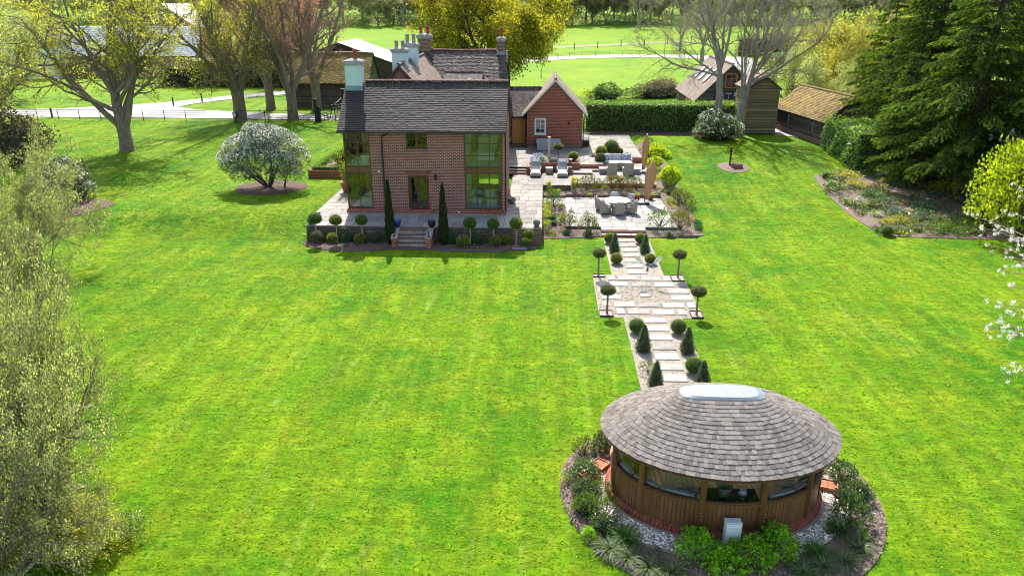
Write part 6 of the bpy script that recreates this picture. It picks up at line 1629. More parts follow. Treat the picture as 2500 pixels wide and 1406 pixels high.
def leafq(nb, P, S, rg, m=0, asp=.5, D=None, dj=.6, out=None, r=None):
    P = np.asarray(P, float).reshape(-1, 3); n = len(P)
    if n == 0: return
    S = np.broadcast_to(np.asarray(S, float), (n,))[:, None]
    d = nrmz(rg.normal(size=(n, 3)))
    if D is not None: d = nrmz(np.asarray(D, float) + dj * d)
    o = rg.normal(size=(n, 3)) if out is None else np.asarray(out, float) + .55 * rg.normal(size=(n, 3))
    s_ = nrmz(np.cross(d, o))
    u = nrmz(np.cross(s_, d)) * S * .08
    V = np.stack([P, P + .45 * S * d + s_ * S * asp * .5 + u, P + S * d, P + .45 * S * d - s_ * S * asp * .5 + u], 1)
    i = 4 * np.arange(n)[:, None] + np.arange(4)[None]
    nb.quads(V.reshape(-1, 3), i, m, rg.random(n) if r is None else r)
def segs_to(nb, S, m=0, split=.03, nbig=6, nsm=3):
    if len(S) == 0: return
    A = np.array(S, float)
    for big in (True, False):
        B = A[(A[:, 6] >= split) == big]
        if len(B) == 0: continue
        k = nbig if big else nsm
        p0, p1, r0, r1 = B[:, 0:3], B[:, 3:6], B[:, 6], B[:, 7]
        d = nrmz(p1 - p0); ref = np.where(np.abs(d[:, 2:3]) < .9, np.array([[0, 0, 1.]]), np.array([[1., 0, 0]]))
        a = nrmz(np.cross(d, ref)); c = np.cross(d, a)
        t = 2 * np.pi * np.arange(k) / k
        ring = a[:, None] * np.cos(t)[None, :, None] + c[:, None] * np.sin(t)[None, :, None]
        e = d * (r0 * .3)[:, None]
        V = np.concatenate([p0[:, None] - e[:, None] + ring * r0[:, None, None], p1[:, None] + ring * r1[:, None, None]], 1)
        j = np.arange(k); q = np.stack([j, (j + 1) % k, k + (j + 1) % k, k + j], 1)
        Q = (2 * k * np.arange(len(B)))[:, None, None] + q[None]
        nb.quads(V.reshape(-1, 3), Q.reshape(-1, 4), m)
def ico(sub=2):
    import bmesh
    bm = bmesh.new(); bmesh.ops.create_icosphere(bm, subdivisions=sub, radius=1)
    V = np.array([v.co[:] for v in bm.verts]); T = np.array([[v.index for v in f.verts] for f in bm.faces]); bm.free(); return V, T
ICO = ico(3)
def lump(V, sd, amp=.12, f=2.5):
    n = np.sin(V[:, 0] * f + sd) * np.sin(V[:, 1] * f * 1.1 + sd * 2) + np.sin(V[:, 2] * f * 1.3 + sd * 3) * np.sin(V[:, 0] * f * .7 + sd)
    return 1 + amp * n * .6
def sph(rg, n):
    return nrmz(rg.normal(size=(n, 3)))

def clipped(key, mm, n=1300, leaf=.085, sq=1.0, shape='ball', seed=0, tuft=0, amp=.03):
    """dense clipped foliage of unit radius (ball) or unit height (cone, column); origin at the centre / base"""
    rg = np.random.default_rng(seed + 100); nb = NB(); V, T = ICO
    if shape == 'ball':
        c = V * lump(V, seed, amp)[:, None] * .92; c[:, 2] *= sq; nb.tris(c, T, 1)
        d = sph(rg, n); P = d * lump(d, seed, amp)[:, None] * rg.uniform(.88, .985, n)[:, None]; P[:, 2] *= sq; N = d
        h = P[:, 2] > -.8; P = P[h]; N = N[h]
        leafq(nb, P, leaf * rg.uniform(.7, 1.3, len(P)), rg, 0, .6, D=N, dj=1.0, out=N)
        if tuft:
            d = sph(rg, tuft); d[:, 2] = np.abs(d[:, 2]); leafq(nb, d * .97, leaf * 2.0, rg, 0, .4, D=d, dj=.25)
    else:
        rad = (lambda z: .34 * (1 - z) ** .75 * np.minimum(1, (z + .12) * 5) + .015) if shape == 'cone' else (lambda z: .115 * np.minimum(1, (z + .05) * 6) * (1 - z ** 3.0) ** .8 * (1.06 - .45 * z) + .004)
        prof = [(float(rad(np.array(z / 14))) * .86, z / 14) for z in range(15)]
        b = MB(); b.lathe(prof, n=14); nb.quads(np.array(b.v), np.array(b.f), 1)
        z = rg.random(n) ** (1.25 if shape == 'cone' else 1.0); t = rg.random(n) * 2 * np.pi
        wob = 1 + .10 * np.sin(t * 3 + z * 9) + .06 * np.sin(t * 5 - z * 14)
        R_ = rad(z) * wob * rg.uniform(.82, 1.04, n); N = np.stack([np.cos(t), np.sin(t), np.full(n, .35)], 1)
        P = np.stack([R_ * np.cos(t), R_ * np.sin(t), z], 1)
        leafq(nb, P, leaf * rg.uniform(.7, 1.3, n), rg, 0, .5, D=N * .6 + np.array([0, 0, .7]), dj=.6, out=N)
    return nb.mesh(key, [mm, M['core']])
T_ = {}
def topiary(name, key, label, cat, x, y, z, r, sq=None, group=None, rz=None, part='foliage', stem=None):
    """stem: (height, radius, material) raises the ball on a trunk"""
    t = thing(name, label, cat, (x, y, z), random.uniform(0, 6) if rz is None else rz, group)
    hz = stem[0] if stem else r * (sq or .85)
    link(part, T_[key], t, (0, 0, hz), 0, (r, r, r * (sq or 1.0)))
    if stem:
        b = MB(); b.tube([(0, 0, 0), (.01, .01, stem[0] * .5), (0, 0, stem[0] - r * .2)], [stem[1] * 1.25, stem[1], stem[1]], 7); b.build('trunk', stem[2], t, local=True)
    return t

def branching(seed, starts, maxlev, nseg, kids, ang, ratio, wob, trop, tip=.25, start=.25, minr=.006, rr=.62, seglim=60000):
    """recursive limbs; returns segment rows and twig anchor points (position, direction)"""
    rn = random.Random(seed); S = []; A = []
    g = rn.gauss
    def br(p, d, L, r, lev):
        n = nseg[lev]; st = L / n
        for i in range(n):
            w = wob[lev]
            dx, dy, dz = d[0] + g(0, w), d[1] + g(0, w), d[2] + g(0, w) + trop[lev]
            l = math.sqrt(dx * dx + dy * dy + dz * dz); d = (dx / l, dy / l, dz / l)
            q = (p[0] + d[0] * st, p[1] + d[1] * st, p[2] + d[2] * st)
            ra = max(minr, r * (1 - (1 - tip) * i / n)); rb = max(minr, r * (1 - (1 - tip) * (i + 1) / n))
            S.append((*p, *q, ra, rb)); p = q
            if lev >= maxlev - 1: A.append((*q, *d))
            if lev < maxlev and (i + 1) / n > start:
                k = kids[lev] / max(1, n * (1 - start)); k = int(k) + (rn.random() < k - int(k))
                for _ in range(k):
                    if len(S) > seglim: return
                    a = RD(ang[lev] * rn.uniform(.7, 1.3)); ph = rn.uniform(0, 2 * math.pi)
                    ux, uy, uz = g(0, 1), g(0, 1), g(0, 1)
                    dot = ux * d[0] + uy * d[1] + uz * d[2]; ux -= dot * d[0]; uy -= dot * d[1]; uz -= dot * d[2]
                    l = math.sqrt(ux * ux + uy * uy + uz * uz) or 1
                    ca, sa = math.cos(a), math.sin(a) / l
                    nd = (d[0] * ca + ux * sa, d[1] * ca + uy * sa, d[2] * ca + uz * sa)
                    br(p, nd, L * ratio[lev] * rn.uniform(.7, 1.15) * (1 - .35 * i / n), rb * rr * rn.uniform(.8, 1.05), lev + 1)
    for (p, d, L, r, lev) in starts: br(p, d, L, r, lev)
    return S, A
def tree_parts(key, seed, trunk, starts, maxlev, cfg, barkm, leafm, nleaf, lsize, asp=.55, spread=.25, clump=4, leafcore=None, droop=0.0, twig=True):
    """returns {part name: mesh}; trunk = polyline with radii"""
    S, A = branching(seed, starts, maxlev, **cfg)
    big = [s for s in S if s[6] >= .05]; sm = [s for s in S if s[6] < .05]
    nb = NB(); mbk = MB()
    if trunk: mbk.tube([t[:3] for t in trunk], [t[3] for t in trunk], 12, caps=False)
    if mbk.v: nb.quads(np.array(mbk.v), np.array(mbk.f), 0)
    segs_to(nb, big, 0, .05, 7, 7)
    out = {'trunk': nb.mesh(key + '_trunk', barkm)}
    rg = np.random.default_rng(seed); nb = NB()
    if sm: segs_to(nb, sm, 1, .02, 4, 3)
    if nleaf and A:
        A = np.array(A); idx = rg.integers(0, len(A), max(1, nleaf // clump)); c = A[idx]
        P = np.repeat(c[:, :3], clump, 0) + rg.normal(0, spread, (len(c) * clump, 3)); Dd = np.repeat(c[:, 3:], clump, 0)
        Dd[:, 2] -= droop
        cr = np.repeat(rg.random(len(c)), clump) * .6 + rg.random(len(P)) * .4
        leafq(nb, P, lsize * rg.uniform(.6, 1.35, len(P)), rg, 0, asp, D=Dd, dj=1.2, r=cr)
    out['crown'] = nb.mesh(key + '_crown', [leafm, barkm])
    return out
def put_tree(name, parts, label, cat, x, y, z=None, s=1.0, rz=0.0, group=None, sz=None):
    z = gzf(x, y) if z is None else z
    t = thing(name, label, cat, (x, y, z), rz, group)
    for k, me in parts.items(): link(k, me, t, (0, 0, 0), 0, (s, s, sz or s))
    return t

# ------------------------------------------------------------------ clipped box templates
T_['green'] = clipped('box_green', M['l_box'], 1500, .10)
T_['yellow'] = clipped('box_yellow', M['l_boxy'], 1400, .11, seed=1)
T_['lime'] = clipped('box_lime', M['l_boxlime'], 1300, .13, seed=2, tuft=60)
T_['dark'] = clipped('box_dark', M['l_boxd'], 1300, .12, seed=3, tuft=40)
T_['brown'] = clipped('box_brown', M['l_boxbrown'], 1500, .10, seed=4)
T_['olive'] = clipped('cloud_olive', M['l_olive'], 1500, .13, seed=5, amp=.08)
T_['cone'] = clipped('cone_variegated', M['l_holly'], 1500, .055, shape='cone', seed=6)
T_['column'] = clipped('column_cypress', M['l_cyp'], 3600, .035, shape='column', seed=7)
# six lollipops on the house terrace bed
LP = [(769, 533, .42, 'green', 'first lollipop box tree from the left end of the terrace wall'), (819, 537, .39, 'yellow', 'second lollipop box tree from the left, yellower than its neighbours'), (882, 537, .39, 'green', 'third lollipop box tree, nearest the left cypress column'),
      (1147, 544, .42, 'green', 'lollipop box tree nearest the right cypress column'), (1204, 546, .39, 'green', 'middle one of the three lollipop box trees right of the steps'), (1260, 546, .39, 'lime', 'lollipop box tree with lime flecked head, at the right end of the terrace wall')]
for px, py, r, k, lab in LP:
    x, z = VV(px, py, 41.45)
    topiary('lollipop_tree', k, lab, 'topiary', x, 41.45, .03, r, .86, 'lollipop box trees along the terrace wall', stem=(z - .03, .028, M['cane']))
BB = [(775, 596, .42, 'brown', 'brownish ball of clipped box at the far left end of the front bed'), (812, 597, .36, 'yellow', 'yellow green box ball second from the left in the front bed'), (851, 590, .34, 'dark', 'blue green box ball behind the purple flowers in the front bed'),
      (880, 599, .37, 'yellow', 'flattened olive yellow box ball in front of the purple flowers'), (916, 597, .35, 'dark', 'dark box ball beside the left cypress column'), (1098, 598, .37, 'dark', 'dark box ball just right of the right cypress column'),
      (1131, 607, .42, 'yellow', 'large olive yellow box ball below the first right hand lollipop tree'), (1170, 595, .36, 'dark', 'dark box ball with a pale flower clump in front'), (1209, 605, .37, 'yellow', 'bright yellow green box ball below the middle right lollipop tree'),
      (1238, 598, .36, 'yellow', 'box ball with fresh lime shoots on top, in the right part of the front bed'), (1291, 584, .32, 'lime', 'rear one of two lime box balls under the terrace corner'), (1287, 598, .30, 'lime', 'front one of two lime box balls under the terrace corner')]
for px, py, r, k, lab in BB:
    x, y = G(px, py - 3, .03); y = min(y + .05, 41.75 - r * .2); zz = .06
    if 'one of two lime' in lab: x, y, zz = (-.82, 41.62, .42) if 'rear' in lab else (-.95, 41.2, .1)
    topiary('box_ball', k, lab, 'topiary', x, y, zz, r, .86, 'box balls in the front bed')
for px, py, z_, h, lab in ((945, 443, 3.9, 0, 'tall dark cypress column left of the front steps'), (1079, 452, 3.7, 0, 'tall dark cypress column right of the front steps')):
    x, z = VV(px, py, 41.35); t = thing('cypress_column', lab, 'cypress', (x, 41.35, .03), random.uniform(0, 6), 'pair of cypress columns at the front steps')
    link('foliage', T_['column'], t, (0, 0, 0), 0, (2.3, 2.3, z)); b = MB(); b.tube([(0, 0, 0), (0, 0, .4)], .07, 6); b.build('trunk', M['bark_dark'], t, local=True)
# path topiary
PB = [(3.98, 42.25, .34, 'lime', 'box ball behind the left cone at the top of the path'), (5.82, 42.3, .34, 'lime', 'yellowish box ball behind the right cone at the top of the path'), (4.06, 38.55, .34, 'yellow', 'box ball on the left of the path just below the first left cone'),
      (5.92, 38.6, .33, 'yellow', 'box ball on the right of the path behind the sculpture vane'), (4.15, 29.5, .36, 'green', 'box ball on the left of the path just below the paved square'), (5.95, 29.5, .36, 'green', 'box ball on the right of the path just below the paved square'),
      (5.95, 25.85, .36, 'green', 'large box ball on the right of the path near the summerhouse')]
for x, y, r, k, lab in PB: topiary('box_ball', k, lab, 'topiary', x, y, .03, r, .9, 'box balls along the gravel path')
PC = [(4.12, 40.5, 1.12, 'left variegated cone at the top of the path'), (5.86, 40.45, 1.10, 'right variegated cone at the top of the path'), (4.22, 27.7, 1.14, 'left variegated cone halfway down the lower path'), (6.0, 27.6, 1.12, 'gappy variegated cone on the right halfway down the lower path'),
      (4.32, 24.7, 1.02, 'left variegated cone peeping over the summerhouse roof'), (6.06, 24.75, 1.05, 'right variegated cone peeping over the summerhouse roof')]
for x, y, h, lab in PC:
    t = thing('cone_topiary', lab, 'topiary', (x, y, .02), random.uniform(0, 6), 'variegated cones along the gravel path'); link('foliage', T_['cone'], t, (0, 0, 0), 0, (h * .88, h * .88, h))
    b = MB(); b.tube([(0, 0, 0), (0, 0, .2)], .03, 6); b.build('trunk', M['twig'], t, local=True)
for x, y, lab in ((2.95, 36.5, 'olive headed standard tree at the back left corner of the path square'), (7.08, 36.45, 'olive headed standard tree at the back right corner of the path square'), (3.02, 31.5, 'olive headed standard tree at the front left corner of the path square'), (7.12, 31.5, 'olive headed standard tree at the front right corner of the path square')):
    r = .37; topiary('standard_tree', 'olive', lab, 'topiary', x, y, .03, r, .66, 'olive headed standards of the path square', stem=(1.18 if y < 33 else 1.28, .045, M['bark']))
# ------------------------------------------------------------------ loose shrubs
def shrub_mesh(key, mm, seed, ncl=60, per=8, leaf=.08, asp=.5, stems=14, core=False, inner=.5, up=.55, stemm=None, sp=.05, tips=None, flat=1.0, rel=1.0):
    """rosettes of leaves in a unit ellipsoid standing on its base; radius 1, height ~1.5"""
    rg = np.random.default_rng(seed + 500); nb = NB()
    d = sph(rg, ncl); d[:, 2] = np.abs(d[:, 2]) * 1.15 - .25
    rad = rg.uniform(inner, 1.0, ncl) ** .6 * lump(d, seed, .22, 3); C = d * rad[:, None]; C[:, 2] = (C[:, 2] + .35) * up * 1.6 * flat + .12
    if core:
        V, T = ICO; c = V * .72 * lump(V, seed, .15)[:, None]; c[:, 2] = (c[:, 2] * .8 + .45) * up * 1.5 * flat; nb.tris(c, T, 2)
    n = ncl * per; P = np.repeat(C, per, 0) + rg.normal(0, sp, (n, 3)); D = np.repeat(nrmz(C - np.array([0, 0, .2])), per, 0)
    rr = np.repeat(rg.random(ncl), per) * .55 + rg.random(n) * .45
    leafq(nb, P, leaf * rg.uniform(.65, 1.3, n), rg, 0, asp, D=D, dj=.9, r=rr)
    if tips is not None:
        k = rg.random(ncl) < tips; nn = int(k.sum()) * per; Pt = np.repeat(C[k], per, 0) + np.array([0, 0, .05]) + rg.normal(0, sp * .7, (nn, 3)); leafq(nb, Pt, leaf * .9, rg, 3, .8, D=np.tile([0, 0, 1.], (nn, 1)), dj=.9)
    S = []
    for i in range(stems):
        c = C[rg.integers(ncl)]; b0 = np.array([rg.normal(0, .06), rg.normal(0, .06), 0]); p = b0; k = 4; r0 = .028 * rel
        for j in range(k):
            q = b0 + (c - b0) * ((j + 1) / k) + (rg.normal(0, .04, 3) if j < k - 1 else 0); S.append((*p, *q, r0 * (1 - .18 * j), r0 * (1 - .18 * (j + 1)))); p = q
    segs_to(nb, S, 1, .02, 5, 4)
    return nb, [mm, stemm or M['twig'], M['core']]
def mk_shrub(key, mm, seed, tipm=None, **k):
    nb, ms = shrub_mesh(key, mm, seed, **k)
    if tipm: ms = ms + [tipm]
    T_[key] = nb.mesh(key, ms)
def put(name, key, label, cat, x, y, s, h=None, z=None, group=None, part='foliage', rz=None):
    t = thing(name, label, cat, (x, y, gzf(x, y) + .04 if z is None else z), random.uniform(0, 6.28) if rz is None else rz, group)
    link(part, T_[key], t, (0, 0, 0), 0, (s, s, h or s)); return t
mk_shrub('rose_a', M['l_rose'], 1, ncl=85, per=7, leaf=.14, stems=20, inner=.35, sp=.09, stemm=M['twig'])
mk_shrub('rose_b', M['l_rose'], 2, ncl=120, per=7, leaf=.13, stems=18, inner=.5, sp=.08)
mk_shrub('rose_red', M['l_rose'], 3, ncl=120, per=7, leaf=.13, stems=18, inner=.4, sp=.09, tipm=M['l_redrose'], tips=.16)
mk_shrub('rose_green', M['l_mid'], 4, ncl=90, per=7, leaf=.12, stems=14, inner=.4, sp=.09)
mk_shrub('perennial', M['l_lime'], 5, ncl=46, per=7, leaf=.20, stems=4, inner=.2, sp=.12, flat=.7)
mk_shrub('perennial_mid', M['l_mid'], 6, ncl=50, per=7, leaf=.20, stems=4, inner=.2, sp=.12, flat=.7)
mk_shrub('perennial_blue', M['l_blue'], 7, ncl=50, per=7, leaf=.20, stems=4, inner=.2, sp=.12, flat=.6)
mk_shrub('perennial_russet', M['l_brown'], 8, ncl=40, per=6, leaf=.2, stems=6, inner=.2, sp=.12, flat=.6)
mk_shrub('perennial_gold', M['l_gold'], 9, ncl=60, per=7, leaf=.16, stems=4, inner=.2, sp=.12, flat=.6)
mk_shrub('emerald', M['l_emerald'], 10, ncl=110, per=8, leaf=.14, stems=2, core=True, inner=.8, sp=.06, flat=.75)
mk_shrub('glossy', M['l_dark'], 11, ncl=130, per=9, leaf=.17, stems=14, inner=.35, sp=.08, core=False)
mk_shrub('glossy_b', M['l_dark'], 12, ncl=150, per=9, leaf=.15, stems=10, inner=.4, sp=.07, core=True)
mk_shrub('bright', M['l_bright'], 13, ncl=150, per=9, leaf=.15, asp=.75, stems=20, inner=.35, sp=.08)
mk_shrub('midshrub', M['l_mid'], 14, ncl=150, per=9, leaf=.15, stems=10, inner=.4, sp=.08, core=True)
mk_shrub('laurelball', M['l_hedge'], 15, ncl=420, per=9, leaf=.10, stems=4, inner=.85, sp=.05, core=True)
mk_shrub('camellia', M['l_rhodo'], 16, ncl=560, per=8, leaf=.085, stems=6, inner=.8, sp=.05, core=True, tipm=M['l_silverleaf'], tips=.22)
mk_shrub('goldshrub', M['l_gold'], 17, ncl=600, per=8, leaf=.075, stems=24, inner=.3, sp=.06)
mk_shrub('springshrub', M['l_spring'], 18, ncl=600, per=8, leaf=.075, stems=24, inner=.3, sp=.06)
mk_shrub('limeshrub', M['l_lime'], 19, ncl=900, per=8, leaf=.06, asp=.6, stems=24, inner=.45, sp=.05)
mk_shrub('brownshrub', M['l_brownhedge'], 20, ncl=400, per=8, leaf=.08, stems=20, inner=.4, sp=.06, core=True)
def blades(key, mm, seed, n=130, L=.8, w=.03, arch=1.0, seg=4, fan=1.0):
    rg = np.random.default_rng(seed + 900); nb = NB()
    t = rg.random(n) * 2 * np.pi; o = np.stack([np.cos(t), np.sin(t), np.zeros(n)], 1); sd_ = np.stack([-np.sin(t), np.cos(t), np.zeros(n)], 1)
    ln = L * rg.uniform(.6, 1.15, n); el = rg.uniform(.35, 1.35, n) * 1.0; a = arch * rg.uniform(.7, 1.3, n)
    pts = []; p = o * rg.uniform(0, .10, n)[:, None] * L; th = el.copy()
    for j in range(seg + 1):
        pts.append(p.copy()); st = ln / seg
        p = p + o * (np.cos(th) * st * fan)[:, None] + np.array([0, 0, 1.]) * (np.sin(th) * st)[:, None]; th = th - a * (1.1 / seg) * 1.6
    for j in range(seg):
        w0 = w * (1 - .8 * j / seg); w1 = w * (1 - .8 * (j + 1) / seg)
        V = np.stack([pts[j] - sd_ * w0 / 2, pts[j] + sd_ * w0 / 2, pts[j + 1] + sd_ * w1 / 2, pts[j + 1] - sd_ * w1 / 2], 1)
        nb.quads(V.reshape(-1, 3), 4 * np.arange(n)[:, None] + np.arange(4)[None], 0, np.tile(rg.random(n), 1))
    T_[key] = nb.mesh(key, [mm])
blades('sedge', M['l_grass'], 1, 260, 1.0, .035, 1.0)
blades('greengrass', M['l_grassg'], 2, 320, 1.0, .035, .55)
blades('palegrass', M['l_grassw'], 3, 260, 1.0, .05, 1.1)
blades('strap', M['l_mid'], 4, 40, 1.0, .09, .9)
blades('agapanthus', M['l_blue'], 5, 30, 1.0, .10, .8)
def euph(key, seed, headm=None, n=44):
    rg = np.random.default_rng(seed); nb = NB(); S = []
    for i in range(n):
        t = rg.random() * 6.28; r = math.sqrt(rg.random()) * .75; r *= 1.25; top = np.array([r * math.cos(t), r * math.sin(t), 1.05 + .12 * rg.random() - r * r * .62]); b0 = top * np.array([.35, .35, 0])
        m = (b0 + top) / 2 + np.array([r * .1 * math.cos(t), r * .1 * math.sin(t), 0]); S += [(*b0, *m, .03, .025), (*m, *top, .025, .02)]
        k = 34; f = rg.uniform(.25, .95, k); P = b0[None] + (top - b0)[None] * f[:, None]; leafq(nb, P, .17, rg, 0, .28, D=nrmz(rg.normal(size=(k, 3)) * [1, 1, .3] + [0, 0, .4]), dj=.2)
        hn = 60; dd = sph(rg, hn); P = top[None] + dd * .14 * np.array([1, 1, .8]); leafq(nb, P, .09, rg, 2, .9, D=dd, dj=.8)
    segs_to(nb, S, 1, .02, 5, 4)
    T_[key] = nb.mesh(key, [M['l_bright'] if headm is None else M['l_mid'], M['cane'], headm or M['l_euph']])
euph('euphorbia', 1); euph('wallflower', 2, M['l_yellow'], 14)
rg = np.random.default_rng(3); nb = NB(); d = sph(rg, 500); d[:, 2] = np.abs(d[:, 2]); leafq(nb, d * rg.uniform(.4, 1, 500)[:, None], .22, rg, 0, .4, D=d, dj=.6)
d = sph(rg, 260); d[:, 2] = np.abs(d[:, 2]) + .1; leafq(nb, d * rg.uniform(.9, 1.15, 260)[:, None], .16, rg, 1, .9, D=d, dj=.8); T_['hyacinth'] = nb.mesh('blue_flower_clump', [M['l_mid'], M['l_purple']]); m2 = T_['hyacinth'].copy(); m2.materials[1] = M['l_lilac']; T_['lilac'] = m2
# ================================================================== PLANTING
# front bed extras
put('flower_clump', 'hyacinth', 'clump of purple blue flowers between the box balls in the front bed', 'flowers', *G(862, 574, .1), .26, z=.05)
put('flower_clump', 'strap', 'strappy white flowered clump beside the dark box ball right of the steps', 'flowers', *G(1086, 600, .05), .34, .36, z=.05)
put('flower_clump', 'strap', 'strappy leaved clump in front of the third box ball right of the steps', 'flowers', *G(1171, 602, .05), .30, .32, z=.05)
put('flower_clump', 'strap', 'strappy leaved clump beside the rear lime box ball', 'flowers', *G(1273, 586, .05), .32, .42, z=.05)
put('low_plant', 'perennial_blue', 'small straggly silver plant in the left part of the front bed', 'plant', *G(838, 603, .05), .22, .22, z=.05)
put('low_plant', 'perennial_mid', 'scrubby green plant at the extreme left corner of the front bed', 'plant', *G(757, 588, .05), .3, .4, z=.05)
# planter behind the loungers
put('flower_clump', 'lilac', 'mound of pale lilac blue flowers in the planter behind the left sunlounger', 'flowers', -.45, 58.3, .62, .55, z=1.58)
put('flower_clump', 'lilac', 'smaller lilac flower clump right of the pale post in the planter', 'flowers', .72, 58.2, .36, .32, z=1.58)
put('low_plant', 'perennial', 'bright lime plant among the lilac flowers in the planter', 'plant', .12, 58.75, .34, .4, z=1.6)
put('low_plant', 'perennial_mid', 'small green plant at the foot of the pale post in the planter', 'plant', .85, 57.95, .26, .3, z=1.6)
topiary('lollipop_tree', 'olive', 'small olive headed lollipop tree in the planter behind the right sunlounger', 'topiary', 1.12, 58.85, 1.58, .44, .62, stem=(1.12, .03, M['twig']))
topiary('box_ball', 'yellow', 'yellow green box ball at the right end of the planter', 'topiary', 2.32, 58.75, 1.6, .42, .9)
put('bamboo', 'euphorbia', 'x', 'x', 0, 0, .1)
bpy.data.objects.remove([o for o in bpy.data.objects if o.get('label') == 'x' and o.name.startswith('bamboo')][0].children[0]); bpy.data.objects.remove([o for o in bpy.data.objects if o.get('label') == 'x' and o.name.startswith('bamboo')][0])
t = thing('bamboo', 'upright yellow bamboo growing in the terracotta pot at the left house corner', 'bamboo', (-13.75, 50.1, 1.62))
rg = np.random.default_rng(9); nb = NB(); S = []
for i in range(26):
    a = rg.random() * 6.28; r = rg.random() * .22; tp = np.array([math.cos(a), math.sin(a), 0]) * (r + .25) + [0, 0, 1.2 + rg.random() * 1.0]; b0 = np.array([math.cos(a) * r, math.sin(a) * r, 0]); S.append((*b0, *tp, .014, .008)); k = 34
    f = rg.uniform(.15, 1, k); leafq(nb, b0 + (tp - b0) * f[:, None] + rg.normal(0, .06, (k, 3)), .15, rg, 0, .25, D=np.tile([0, 0, .2], (k, 1)), dj=1)
segs_to(nb, S, 1, .02, 5, 4); link('foliage', nb.mesh('bamboo', [M['l_lime'], M['cane']]), t)
# clipped balls behind the sofa
topiary('box_ball', 'yellow', 'box ball left of the larger one behind the sofa', 'topiary', 4.75, 61.6, 1.45, .50, .85, 'box balls behind the sofa'); topiary('box_ball', 'green', 'largest box ball behind the sofa', 'topiary', 5.65, 62.2, 1.5, .66, .92, 'box balls behind the sofa')
topiary('box_ball', 'green', 'small box ball tucked to the right of the largest one behind the sofa', 'topiary', 6.25, 62.0, 1.45, .38, .85, 'box balls behind the sofa'); topiary('box_ball', 'brown', 'brownish box ball at the left arm of the sofa', 'topiary', 4.55, 59.6, 1.2, .46, 1.0, 'box balls behind the sofa')
b = MB(); b.box(4.3, 7.2, 61.2, 62.9, 1.40, 1.462); b.box(4.25, 4.7, 58.2, 61.2, 1.40, 1.463); b.build('sofa_bed_soil', M['soil'])
put('spiky_plant', 'sedge', 'dark spiky plant left of the box balls behind the sofa', 'plant', 4.05, 61.5, .55, .6, z=1.46); put('spiky_plant', 'sedge', 'dark spiky plant right of the box balls behind the sofa', 'plant', 6.95, 62.0, .5, .5, z=1.46); put('spiky_plant', 'strap', 'tall wispy stems behind the box balls', 'plant', 5.1, 62.6, .5, .8, z=1.46)
# euphorbias
for x, y, s, h, lab in ((9.45, 62.4, 1.15, 1.35, 'large euphorbia with lime yellow heads behind the brown parasol'), (9.1, 60.4, .85, 1.0, 'euphorbia with lime yellow heads in front of the largest one'), (8.75, 58.6, .6, .75, 'low euphorbia at the edge of the sofa terrace by the brown parasol')):
    put('euphorbia', 'euphorbia', lab, 'euphorbia', x, y, s, h, z=gzf(x, y) + .05, group='lime headed euphorbias')
put('euphorbia', 'euphorbia', 'tall green euphorbia with lime heads right of the large tan parasol', 'euphorbia', 9.25, 54.0, .82, 1.45, z=.55, group='lime headed euphorbias')
put('wallflower', 'wallflower', 'vivid yellow flower clump below the right end of the platform step', 'flowers', 2.25, 52.6, .42, .95, z=.55)
put('wallflower', 'wallflower', 'small plant with a single yellow flower head below the left sunlounger', 'flowers', .35, 52.4, .26, .75, z=.5)
# rose beds: (px, py, key, scale, height, label)
RZ_ = [(1353, 478, 'perennial_mid', .3, .3, 'low green plant at the left end of the long rose bed'), (1358, 472, 'perennial', .3, .28, 'lime plant near the left corner of the long rose bed'), (1374, 462, 'perennial', .32, .3, 'lime clump by the path edge of the long rose bed'),
    (1432, 463, 'rose_b', .62, .85, 'leafy dark rose bush below the vivid yellow flowers'), (1460, 462, 'rose_a', .45, .6, 'thin rose bush second from the left in the long rose bed'), (1492, 464, 'rose_red', .62, .85, 'rose bush with coral red tips behind the round table'),
    (1518, 466, 'rose_red', .55, .8, 'rose bush with reddest tips right of the table chairs'), (1551, 465, 'rose_b', .5, .75, 'rose bush left of the large tan parasol'), (1400, 470, 'perennial_mid', .28, .24, 'small grey green plant in the middle of the long rose bed'),
    (1440, 478, 'perennial', .2, .18, 'tiny lime seedling at the paving edge of the long rose bed'), (1470, 450, 'perennial', .3, .26, 'lime clump behind the second rose'), (1415, 478, 'perennial_russet', .22, .16, 'small russet plant at the paving edge of the long rose bed')]
for px, py, k, s, h, lab in RZ_:
    x, y = G(px, py, .5); y = min(y, 53.2) ; put('rose_bush' if k.startswith('rose') else 'low_plant', k, lab, 'rose' if k.startswith('rose') else 'plant', x, y, s, h, z=bedz(x, y) + .06)
LB = [(1352, 516, 'rose_green', .62, 1.1, 'full green rose bush at the top of the left rose bed'), (1388, 563, 'rose_a', .62, 1.05, 'tall open rose bush in front of the patio, left of the other one'), (1436, 566, 'rose_a', .62, 1.0, 'sparse spreading rose bush in front of the patio, nearer the steps'),
    (1347, 545, 'emerald', .30, .32, 'rear one of two emerald mounds in the left rose bed'), (1351, 555, 'emerald', .28, .30, 'front one of two emerald mounds in the left rose bed'), (1372, 545, 'perennial', .24, .22, 'lime clump below the left rose bush beside the patio'),
    (1383, 572, 'glossy_b', .26, .26, 'dark low plant under the first tall rose at the lawn edge'), (1437, 574, 'glossy_b', .32, .28, 'dark low plant under the second tall rose at the lawn edge'), (1400, 552, 'perennial', .17, .16, 'tiny lime clump at the patio front edge, left one'), (1418, 552, 'perennial', .17, .16, 'tiny lime clump at the patio front edge, right one'),
    (1337, 570, 'rose_a', .4, .35, 'twiggy low shrub under the corner of the terrace wall'), (1371, 520, 'perennial_mid', .3, .35, 'green plant at the left edge of the dining patio'), (1320, 586, 'perennial_russet', .2, .14, 'small russet scrap at the lawn corner of the left rose bed')]
